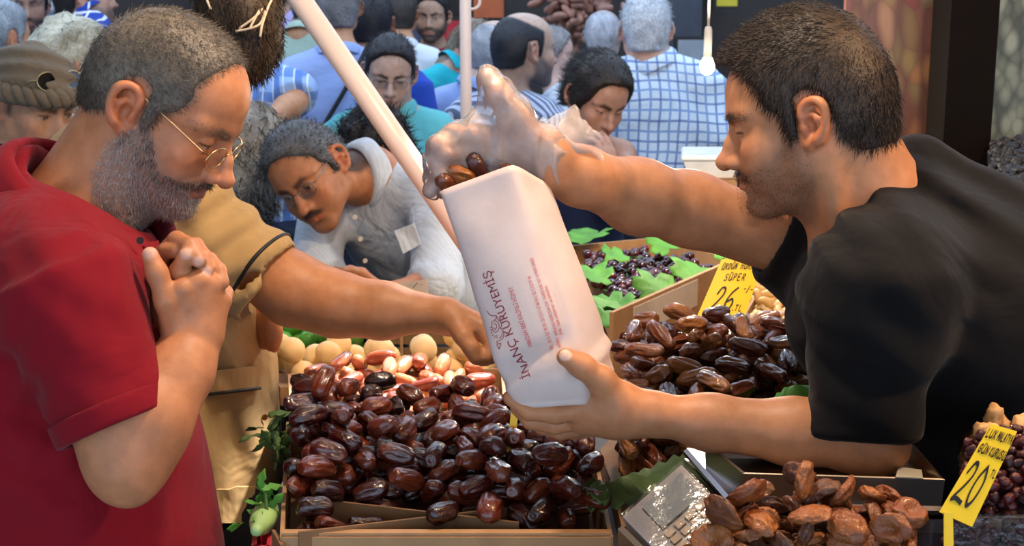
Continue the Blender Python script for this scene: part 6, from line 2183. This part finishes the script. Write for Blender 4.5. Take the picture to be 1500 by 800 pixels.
    printed('MERKEZ : EMİNÖNÜ HASIRCILAR CAD. TAHMİS SOK. NO: 16 MISIR ÇARŞISI', (822, 508), (780, 379), 6.5, redp, 'small_print')
    printed('ŞUBE : MISIR ÇARŞISI NO : 66 EMİNÖNÜ', (824, 490), (801, 419), 6.5, redp, 'small_print')
    printed('www.inanckuruyemis.com.tr', (832, 475), (815, 426), 6.5, redp, 'small_print')
    # emblem: scrolls, leaf sprays and a round flower
    Z = lambda x, y: (690 + x / 3.476, 370 + y / 3.476)
    mb = MB()
    curves = [[(96, 296), (104, 312), (128, 322), (146, 320), (150, 334), (138, 342)], [(150, 320), (160, 340), (176, 352), (180, 372), (170, 386)],
              [(122, 352), (136, 346), (156, 352), (166, 372), (160, 396), (140, 404), (124, 392), (120, 370), (122, 352)], [(132, 364), (146, 362), (152, 378), (142, 390), (132, 380)],
              [(108, 378), (122, 384)], [(104, 392), (120, 396)], [(108, 408), (124, 408)], [(118, 424), (132, 416)], [(134, 436), (144, 420)], [(150, 436), (154, 418)],
              [(176, 384), (192, 404), (190, 430), (170, 446), (150, 450)], [(184, 404), (180, 424), (164, 436)], [(150, 450), (160, 464), (176, 460), (172, 476), (162, 488)], [(150, 462), (158, 478), (170, 490)]]
    for c in curves:
        pts = catmull([np.array([*Z(*p), 0]) for p in c], 5) if len(c) > 2 else [np.array([*Z(*p), 0]) for p in c]
        for a, b in zip(pts[:-1], pts[1:]):
            d = unit(b - a); nn = np.array([-d[1], d[0], 0]) * .5
            mb.add([onto(*(a - nn)[:2]), onto(*(b - nn)[:2]), onto(*(b + nn)[:2]), onto(*(a + nn)[:2])], [(0, 1, 2, 3)])
    mb.build('emblem', maroon, root)
    # dates being dropped in, seen in the hand
    sh = [date_shape(.044, .020, .30, 340 + i, 3, 4) for i in range(2)]
    for i, (px, py, d, yw, tl) in enumerate([(676, 256, 1.632, .4, .5), (700, 247, 1.640, 1.2, .2), (724, 243, 1.646, .2, -.3), (655, 268, 1.630, .8, .9)]):
        me = mesh_from('wrinkled_date', *sh[i % 2]); me.materials.append(fruit('wrinkled_date_skin', ['#32150e', '#7a3f20']))
        q = bpy.data.objects.new('wrinkled_date', me); link(q)
        q.matrix_world = Matrix.Translation(W(px, py, d)) @ Matrix.Rotation(yw, 4, 'Y') @ Matrix.Rotation(tl, 4, 'Z')
        tag(q, 'wrinkled amber date held by the gloved fingers over the bag', 'date', 'dates in the gloved hand')
    return root

# ---------------------------------------------------------------- the place
TABLE_Z = 1.04
CANOPY = (-3.4, 3.4, -2.9, 2.95)
def canopy_z(x, y):
    u, w = (x - CANOPY[0]) / (CANOPY[1] - CANOPY[0]), (y - CANOPY[2]) / (CANOPY[3] - CANOPY[2])
    return 2.82 + .06 * math.sin(u * 6 * math.pi) * math.sin(math.pi * w) - .12 * (2 * w - 1) ** 2
def setting():
    # street
    t = NT('street_paving'); v = t.coord()
    br = t.new('ShaderNodeTexBrick'); br.inputs['Scale'].default_value = 2.5; t.ln(v, br.inputs['Vector'])
    br.inputs['Color1'].default_value = (.16, .16, .17, 1); br.inputs['Color2'].default_value = (.22, .21, .21, 1); br.inputs['Mortar'].default_value = (.07, .07, .07, 1)
    t.ln(br.outputs['Color'], t.b.inputs['Base Color']); t.set(Roughness=.8); t.bump(t.noise(30.0, 4, v), .3, .01)
    mb = MB(); mb.box((-6, -3, -.1), (6, 11, 0)); tag(mb.build('floor', t.m), kind='structure')
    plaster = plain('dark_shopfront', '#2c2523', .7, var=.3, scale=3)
    mb = MB(); mb.box((-6, 9.6, 0), (6, 9.8, 4.2)); tag(mb.build('wall_back', plaster), kind='structure')
    side = plain('side_shopfront', '#4a443e', .8, var=.3, scale=2)
    mb = MB(); mb.box((-6.1, -3, 0), (-6, 11, 4.2)); tag(mb.build('wall_left', side), kind='structure')
    mb = MB(); mb.box((6, -3, 0), (6.1, 11, 4.2)); tag(mb.build('wall_right', side), kind='structure')
    # shop bays in the far facade: dark openings between piers
    pier = plain('facade_pier', '#3a3f4c', .6)
    for i, x in enumerate((-5.2, -3.6, -1.9, -.55, 1.15, 2.6, 4.2)):
        mb = MB(); mb.box((x - .11, 9.35, 0), (x + .11, 9.6, 4.2)); tag(mb.build('trim_%d' % (i + 1), pier), kind='structure')
    # unseen stall canopy, added and stretched forward to cut the skylight
    can = fabric('canopy_cloth', '#b8ab98', fold=3.0, foldamt=.4)
    mb = MB(); n = 14; x0, x1, y0, y1 = CANOPY
    V = []; F_ = []
    for i in range(n + 1):
        for j in range(n + 1):
            u, w = i / n, j / n
            V.append((x0 + (x1 - x0) * u, y0 + (y1 - y0) * w, canopy_z(x0 + (x1 - x0) * u, y0 + (y1 - y0) * w)))
    for i in range(n):
        for j in range(n): F_.append((i * (n + 1) + j, (i + 1) * (n + 1) + j, (i + 1) * (n + 1) + j + 1, i * (n + 1) + j + 1))
    cn = empty('unseen_canopy', (0, .6, 0), 'unseen cream cloth canopy on poles, added to cut skylight over the stall', 'canopy')
    o = obj('canopy_cloth', mesh_from('canopy_cloth', V, F_), can, cn); md = o.modifiers.new('thickness', 'SOLIDIFY'); md.thickness = .004
    for (x, y) in ((-3.3, -2.8), (3.3, -2.8), (-3.3, 2.85), (3.3, 2.85)):
        mb = MB(); mb.tube([(x, y, 0), (x, y, 2.80)], .022, 10); mb.build('canopy_pole', plain('pole_paint', '#c9c2bb', .4), cn, True)
    # counter
    ct = empty('market_counter', (.1, 2.2, 0), 'long market counter under the cartons of dried fruit', 'counter')
    top = [(-.325, 1.15), (.68, 1.15), (.68, 1.56), (.50, 1.60), (.50, 2.33), (.63, 2.36), (.63, 3.55), (.10, 3.55), (.10, 2.56), (-.62, 2.56), (-.62, 2.50), (-.345, 2.40)]
    n = len(top)
    def prism(pts, z0, z1, name, mat):
        mb = MB(); m = len(pts)
        mb.add([(*p, z0) for p in pts] + [(*p, z1) for p in pts], [tuple(range(m))[::-1], tuple(range(m, 2 * m))] + [(i, (i + 1) % m, m + (i + 1) % m, m + i) for i in range(m)])
        return mb.build(name, mat, ct)
    cloth_ = plain('counter_cloth', '#1a1a24', .7)
    prism(top, TABLE_Z - .03, TABLE_Z, 'counter_top', plain('counter_board', '#2a2422', .6))
    cx, cy = .05, 2.3
    prism([(cx + (x - cx) * .95, cy + (y - cy) * .97) for x, y in top], 0, TABLE_Z - .03, 'counter_skirt', cloth_)
    sd = empty('low_stand', (-.3, 2.76, 0), 'low wooden stand behind the counter carrying crates', 'stand')
    sw = plain('stand_wood', '#5a4632', .8, var=.2)
    mb = MB(); mb.box((-.66, 2.60, .905), (.05, 2.95, .93)); mb.build('stand_top', sw, sd)
    for x in (-.63, .02):
        for y in (2.63, 2.92): mb = MB(); mb.box((x - .02, y - .02, 0), (x + .02, y + .02, .906)); mb.build('stand_leg', sw, sd)
    # tent poles
    pp = plain('pink_white_pole', '#e6d2c8', .35, var=.03)
    tp = empty('tent_pole', PZ(851, 600, TABLE_Z), 'slanted pinkish white pole leaning across the stall', 'pole')
    a = PZ(848, 592, TABLE_Z + .016); b = W(440, 0, 2.35); b = a + (b - a) * 1.25
    mb = MB(); mb.tube([a, b], .0195, 20); mb.build('shaft', pp, tp, True)
    mb = MB(); mb.tube([a, a + (b - a) * .02], .024, 20); mb.build('foot_cap', plain('pole_cap', '#b9aca4', .5), tp, True)
    vp = W(683, 200, 4.04)
    tp = empty('parasol_pole', (vp[0], vp[1], 0), 'upright white pole in the street behind the gloved hand', 'pole')
    mb = MB(); mb.tube([(vp[0], vp[1], 0), (vp[0], vp[1], 3.0)], .0165, 20); mb.build('shaft', pp, tp, True)
    mb = MB(); r = W(692, 2, 4.03); mb.tube([r + np.array([math.cos(t_), 0, math.sin(t_)]) * .022 for t_ in np.linspace(0, 6.283, 17)], .005, 6, False); mb.build('ring', pp, tp, True)
    mb = MB(); mb.tube([(vp[0], vp[1], 0), (vp[0], vp[1], .06)], .16, 20); mb.build('base_weight', plain('concrete', '#77736d', .9), tp)
    # hanging dried gourd tied with raffia
    g0 = W(360, 30, 1.98)
    gr = empty('hanging_bundle', g0, 'dark brown fibrous bundle hanging in knotted cream raffia', 'bundle')
    m = SDF(); m.ell(W(366, 55, 1.98), (.044, .044, .064), k=.03); m.ell(W(345, -20, 1.98), (.056, .055, .075), k=.05); m.cone(W(345, -20, 1.98), W(345, -120, 1.98), .03, .012, k=.04)
    hair_piece('fibre_bundle', m, .004, gr, (.020, .010, .005), (.075, .045, .020), count=5000, length=.016, r0=.0007, up=.15, seed=77, comb=lambda P: np.tile([.1, 0, -.8], (len(P), 1)), jitter=.25, bend=.2, disp=lambda P: (.0022 * snoise(P, 90, 5)).astype(f32))
    raf = plain('raffia', '#cdb89a', .7)
    for pts in ([(345, 46, 1.93), (372, 40, 1.925), (384, 30, 1.93), (392, 0, 1.95), (398, -40, 1.97)], [(350, 42, 1.93), (372, 26, 1.927), (385, 8, 1.94), (388, -40, 1.97)], [(381, 54, 1.925), (384, 36, 1.925), (392, 12, 1.94), (400, -10, 1.95), (402, -60, 1.97)],
                [(303, 0, 1.93), (309, 14, 1.93)], [(366, 41, 1.926), (376, 22, 1.928), (384, 6, 1.94), (390, -30, 1.96)]):
        mb = MB(); mb.tube(catmull([W(*p) for p in pts], 5), .0019, 6); mb.build('raffia_tie', raf, gr, True)
    mb = MB(); cx_, cy_ = W(380, -100, 1.98)[:2]; mb.tube([W(390, -30, 1.965), W(380, -100, 1.98), (cx_, cy_, canopy_z(cx_, cy_) - .001)], .003, 6); mb.build('hanging_cord', raf, gr, True)
    # printed panels behind the vendor
    def print_mat(name, stops, sx, sz, dark):
        t = NT(name); mp = t.new('ShaderNodeMapping'); t.ln(t.coord(), mp.inputs[0]); mp.inputs['Scale'].default_value = (sx, 1, sz)
        nzv = t.new('ShaderNodeTexNoise'); nzv.inputs['Scale'].default_value = 5.0; t.ln(t.coord(), nzv.inputs['Vector'])
        add = t.new('ShaderNodeVectorMath', operation='MULTIPLY_ADD'); t.ln(nzv.outputs['Color'], add.inputs[0]); add.inputs[1].default_value = (1.6, 0, 1.6); t.ln(mp.outputs[0], add.inputs[2])
        vo = t.new('ShaderNodeTexVoronoi', feature='F1', voronoi_dimensions='3D'); vo.inputs['Scale'].default_value = 1.0; t.ln(add.outputs[0], vo.inputs['Vector'])
        ed = t.new('ShaderNodeTexVoronoi', feature='DISTANCE_TO_EDGE'); ed.inputs['Scale'].default_value = 1.0; t.ln(add.outputs[0], ed.inputs['Vector'])
        wn = t.new('ShaderNodeSeparateColor'); t.ln(vo.outputs['Color'], wn.inputs[0])
        col = t.ramp(wn.outputs[0], [(i / (len(stops) - 1), lin(c)) for i, c in enumerate(stops)])
        msk = t.ramp(vo.outputs['Distance'], [(.30, (1, 1, 1)), (.75, (.15, .15, .15))])
        sep = t.new('ShaderNodeSeparateColor'); t.ln(msk, sep.inputs[0])
        t.ln(t.mix(sep.outputs[0], lin(dark), col), t.b.inputs['Base Color']); t.set(Roughness=.5)
        return t.m
    nuts = print_mat('nut_print', ['#9c7050', '#787448', '#7c3a3e', '#a88868', '#77724e', '#9c6c48', '#63302f', '#9c7c5c'], 36, 16, '#5e3834')
    seeds = print_mat('seed_print', ['#8d9482', '#a2a893', '#7f8672', '#979c88'], 42, 24, '#3a3d33')
    pn = empty('print_panel', W(1320, 150, 2.85), 'printed display panel of mixed nuts and fruit with grey edge', 'panel')
    def panel(x0, x1, y0, y1, d, mat, root, name, th=.02):
        xa, xb = W(x0, 100, d)[0], W(x1, 100, d)[0]; yy = W(x0, 100, d)[1]
        zz = lambda py: CAMZ - yy * math.tan(PITCH + math.atan((py - 400) / F))
        za, zb = max(0, zz(y1)), zz(y0)
        mb = MB(); mb.box((xa, yy, za), (xb, yy + th, zb)); return mb.build(name, mat, root)
    panel(1235, 1366, -90, 480, 2.85, nuts, pn, 'print_face'); panel(1366, 1383, -90, 480, 2.84, plain('grey_edge', '#8d8a8c', .5), pn, 'panel_edge', .04)
    ft = panel(1235, 1383, 480, 860, 2.86, plain('panel_back', '#2b2724', .7), pn, 'panel_foot')
    yy = W(1420, 150, 2.72); mb = MB(); mb.box((W(1385, 100, 2.72)[0], yy[1], 0), (W(1455, 100, 2.72)[0], yy[1] + .12, 2.9)); post = mb.build('trim_20', plain('dark_post', '#120d0b', .85, spec=.1)); tag(post, kind='structure')
    p2 = empty('print_panel', W(1520, 150, 2.9), 'printed display panel of pale pumpkin seeds behind the raisins', 'panel')
    panel(1440, 1640, -90, 1600, 2.95, seeds, p2, 'print_face')
    # far facade dressing
    def slabthing(name, label, cat, px, d, mat, th=.05):
        x0, x1, y0, y1 = px; q0, q1 = W(x0, y1, d), W(x1, y0, d)
        r = empty(name, (q0 + q1) / 2, label, cat); mb = MB(); mb.box((q0[0], q0[1], q0[2]), (q1[0], q0[1] + th, q1[2])); mb.build('board', mat, r)
        mb = MB(); mb.box((q0[0] - .02, q0[1] + .005, q0[2] - .02), (q1[0] + .02, q0[1] + th + .02, q1[2] + .02)); mb.build('backing', plain('sign_backing', '#1c1715', .7), r)
        mb = MB(); 
        for x in (q0[0] + .03, q1[0] - .03): mb = MB(); mb.tube([(x, q0[1] + th, (q0[2] + q1[2]) / 2), (x, 9.58, (q0[2] + q1[2]) / 2)], .012, 6); mb.build('bracket', plain('bracket_iron', '#222222', .5), r)
        return r
    slabthing('shop_banner', 'red shop cloth hanging behind the maroon shirt', 'banner', (648, 678, 30, 75), 8.6, plain('red_banner', '#b01f2c', .7))
    slabthing('facade_board', 'amber shop board beyond the upright pole', 'sign', (694, 738, -12, 26), 9.0, plain('amber_board', '#b0552a', .5))
    slabthing('wall_notice', 'pale grey paper notice on the dark shopfront', 'notice', (992, 1040, 58, 112), 8.8, plain('grey_notice', '#8a8f98', .7))
    slabthing('facade_board', 'peach board painted as lamp glow beside the white-haired man', 'sign', (938, 952, -12, 24), 9.0, plain('peach_glow', '#d9a57c', .5))  # orange glow of a lamp post, put into the board's colour
    slabthing('shop_box', 'small yellow shop box above the hanging bulb', 'box', (1050, 1080, -14, 9), 8.8, plain('yellow_box', '#b9a820', .5))
    slabthing('shop_shutter', 'blue grey shutter panel at the far side of the street', 'shutter', (440, 640, -40, 60), 9.2, plain('shutter_paint', '#39455e', .5))
    slabthing('shop_shutter', 'pale window panel behind the lilac shirt', 'shutter', (86, 104, -30, 60), 9.0, plain('pale_panel', '#8b95a8', .5))
    # bunch of dried peppers
    rng = np.random.default_rng(8); c0 = W(848, 12, 7.4)
    pr = empty('dried_pepper_bunch', c0, 'bunch of dried brownish peppers hanging at the far shop', 'peppers')
    Vs, Fs, k = [], [], 0
    for i in range(170):
        V0, F0 = date_shape(.10, .045, .2, i % 6, 2, 4)
        Rm = np.array(Matrix.Rotation(rng.uniform(0, 6.28), 3, Vector(rng.normal(size=3))))
        p = c0 + rng.normal(size=3) * (.085, .06, .09)
        Vs.append(V0 @ Rm.T + p); Fs.append(F0 + k); k += len(V0)
    pm = fruit('dried_pepper', ['#5a3428', '#8a5a48', '#a87a68', '#6e3a34'], .5, .3)
    o = obj('peppers', mesh_from('peppers', np.concatenate(Vs), np.concatenate(Fs)), plain('dried_pepper_skin', '#8a5f50', .45, var=.6, scale=12), pr); o['kind'] = 'stuff'
    mb = MB(); mb.tube([c0, c0 + (0, 0, .6), (c0[0], 9.55, c0[2] + .7)], .01, 6); mb.build('string', raf, pr)
    # white tub on a carton, beyond the vendor's face
    q = [W(1002, 262, 3.42), W(1080, 262, 3.42), W(1080, 240, 3.6), W(1002, 240, 3.6)]
    tz = W(1020, 262, 3.42)[2]
    c = [np.array(p[:2]) for p in q]
    cr = empty('stacked_carton', (*np.mean(c, axis=0), TABLE_Z), 'tall kraft carton under the white tub', 'box'); mb = MB(); mb.hexa([(*p, TABLE_Z) for p in c] + [(*p, tz) for p in c]); mb.build('carton_body', KRAFT, cr)
    mb = MB(); mb.hexa([(*p, tz - .002) for p in c] + [(*(p + .006 * unit(np.append(p - np.mean(c, axis=0), 0))[:2]), tz + .001) for p in c]); mb.build('carton_flap', KRAFT, cr)
    wt = plain('white_plastic', '#dfe4ea', .3)
    tb = empty('white_tub', (*np.mean(c, axis=0), tz), 'white plastic tub with lid behind the vendor\'s face', 'tub')
    cm = np.mean(c, axis=0)
    k1 = [cm + (p - cm) * .82 for p in c]; k2 = [cm + (p - cm) * 1.04 for p in c]; k3 = [cm + (p - cm) * 1.12 for p in c]
    mb = MB(); mb.hexa([(*p, tz) for p in k1] + [(*p, tz + .045) for p in k2]); mb.build('tub_body', wt, tb)
    mb = MB(); mb.hexa([(*p, tz + .045) for p in k3] + [(*p, tz + .058) for p in k3]); lid = mb.build('lid', wt, tb); lid.modifiers.new('edges', 'BEVEL').width = .004
    # black carton behind the cashews
    q = [W(1143, 398, 3.12), W(1222, 398, 3.12), W(1222, 364, 3.12), W(1143, 364, 3.12)]
    bc = empty('black_carton', (*((q[0] + q[1]) / 2)[:2], TABLE_Z), 'black carton with white lettering behind the cashews', 'box')
    mb = MB(); mb.box((q[0][0], q[0][1], TABLE_Z), (q[1][0], q[0][1] + .12, q[2][2])); mb.build('carton_body', plain('black_board', '#141214', .4), bc)
    mb = MB()
    for (x0, x1, y0, y1) in [(1152, 1158, 372, 386)] + [(1160, 1176, 372 + 4.5 * i, 374 + 4.5 * i) for i in range(3)]:
        p = [W(x0, y1, 3.11), W(x1, y1, 3.11), W(x1, y0, 3.11), W(x0, y0, 3.11)]; mb.add(p, [(0, 1, 2, 3)])
    mb.build('print', plain('white_print', '#c9c9c9', .6), bc)
    # wooden slats of a crate and boards behind the apricots
    q = [W(556, 520, 2.72), W(640, 512, 2.72)]
    wc = empty('wooden_crate', (*((q[0] + q[1]) / 2)[:2], .94), 'weathered wooden crate behind the apricots', 'crate')
    wd = plain('crate_wood', '#8a6c48', .8, var=.25, scale=20)
    a, b = PZ(566, 500, 1.04), PZ(690, 500, 1.04)
    for i, zz in enumerate((.93, .965, 1.0, 1.035)): plank('slat', a, b, zz, zz + .026, .008, wd, wc)
    for x in (a, (a + b) / 2, b): plank('crate_post', x + (-.012, .008, 0), x + (.012, .008, 0), .93, 1.062, .012, wd, wc)
    # folded white paper on the scale
    o, f = card([W(1312, 698, 1.50), W(1352, 700, 1.50), W(1350, 688, 1.56), W(1316, 684, 1.56)], 'paper_slip', 'folded grey white paper slip at the end of the scale tray', 'paper', plain('slip_paper', '#b8beb8', .6))

def lamp(name, p, power, color, label, radius=.03, spot=None, cord=True, bs=1.0, off=''):
    p = np.asarray(p, float); top = canopy_z(p[0], p[1]) - .001
    r = empty(name, p, label, 'lamp')
    wht = plain('lamp_socket', '#d8d4cc', .4)
    if cord:
        mb = MB(); mb.tube([p + (0, 0, .075), p + (.002, 0, (top - p[2]) * .5), (p[0], p[1], top)], .003, 6); mb.build('cord', wht, r, True)
    mb = MB(); mb.tube([p + (0, 0, .026 * bs), p + (0, 0, .036 * bs), p + (0, 0, .075), p + (0, 0, .082)], [.013 * bs, .016 * bs, .015 * bs, .006], 14); mb.build('socket', wht, r, True)
    V, F_ = ICO[3]; Vb = V * np.array([.028, .028, .031]) * bs; Vb[:, 2] += np.where(V[:, 2] > .4, .012 * (V[:, 2] - .4), 0)
    t = NT('bulb_glow_' + str(len(bpy.data.materials))); t.b.inputs['Base Color'].default_value = (1, 1, 1, 1)
    t.b.inputs['Emission Color'].default_value = (*color, 1); t.b.inputs['Emission Strength'].default_value = 30.0
    me = mesh_from('bulb', Vb + p, F_); obj(off + '_bulb_offscreen' if off else 'bulb', me, t.m, r)
    li = bpy.data.lights.new('lamp_light', 'SPOT' if spot else 'POINT'); li.energy = power; li.color = color; li.shadow_soft_size = radius
    if spot: li.spot_size = spot[1]; li.spot_blend = .5
    lo = bpy.data.objects.new(off + '_light_offscreen' if off else 'lamp_light', li); link(lo)
    lo.location = p + (0, 0, -.04)
    if spot:
        d = Vector(np.asarray(spot[0]) - p); lo.rotation_euler = d.to_track_quat('-Z', 'Y').to_euler()
        mb = MB(); mb.tube([p + (0, 0, .09), p + (0, 0, .05), p + (0, 0, -.045)], [.02, .04, .065], 20, False); mb.build('reflector', plain('lamp_shade_metal', '#8a8a8a', .4, 1.0), r, True)
    lo.parent = r; lo.matrix_parent_inverse = Matrix.Translation(-Vector(p))
    return r
# ---------------------------------------------------------------- build
setting()
WARM = (1.0, .62, .34); SOFT = (1.0, .80, .62)
lamp('stall_lamp_offscreen', (.05, 1.55, 2.45), 45, SOFT, 'warm bulb hanging above the divided carton', .05, off='stall')
lamp('vendor_lamp_offscreen', (.95, 1.35, 2.25), 38, WARM, 'amber bulb hanging beside the vendor', .05, off='vendor')
lamp('reflector_lamp_offscreen', (.22, 2.62, 2.35), 560, (1.0, .93, .88), 'bright reflector lamp aimed at the reddish dates', .03, spot=(PZ(575, 560, 1.15), math.radians(17)), off='reflector')
lamp('pendant_lamp', W(1036, 98, 2.86), 12, (1.0, .85, .65), 'small lit bulb hanging on a white cord before the checked shirt', .03, bs=.54)
dates_front(); dates_back(); dates_right(); apricots(); plums(); cherries(); cashews(); price_signs(); scale(); apricots_dried(); cranberries(); walnuts(); raisins(); greenery()

paper_bag()
red_man(); vendor(); beige_man()
crowd()
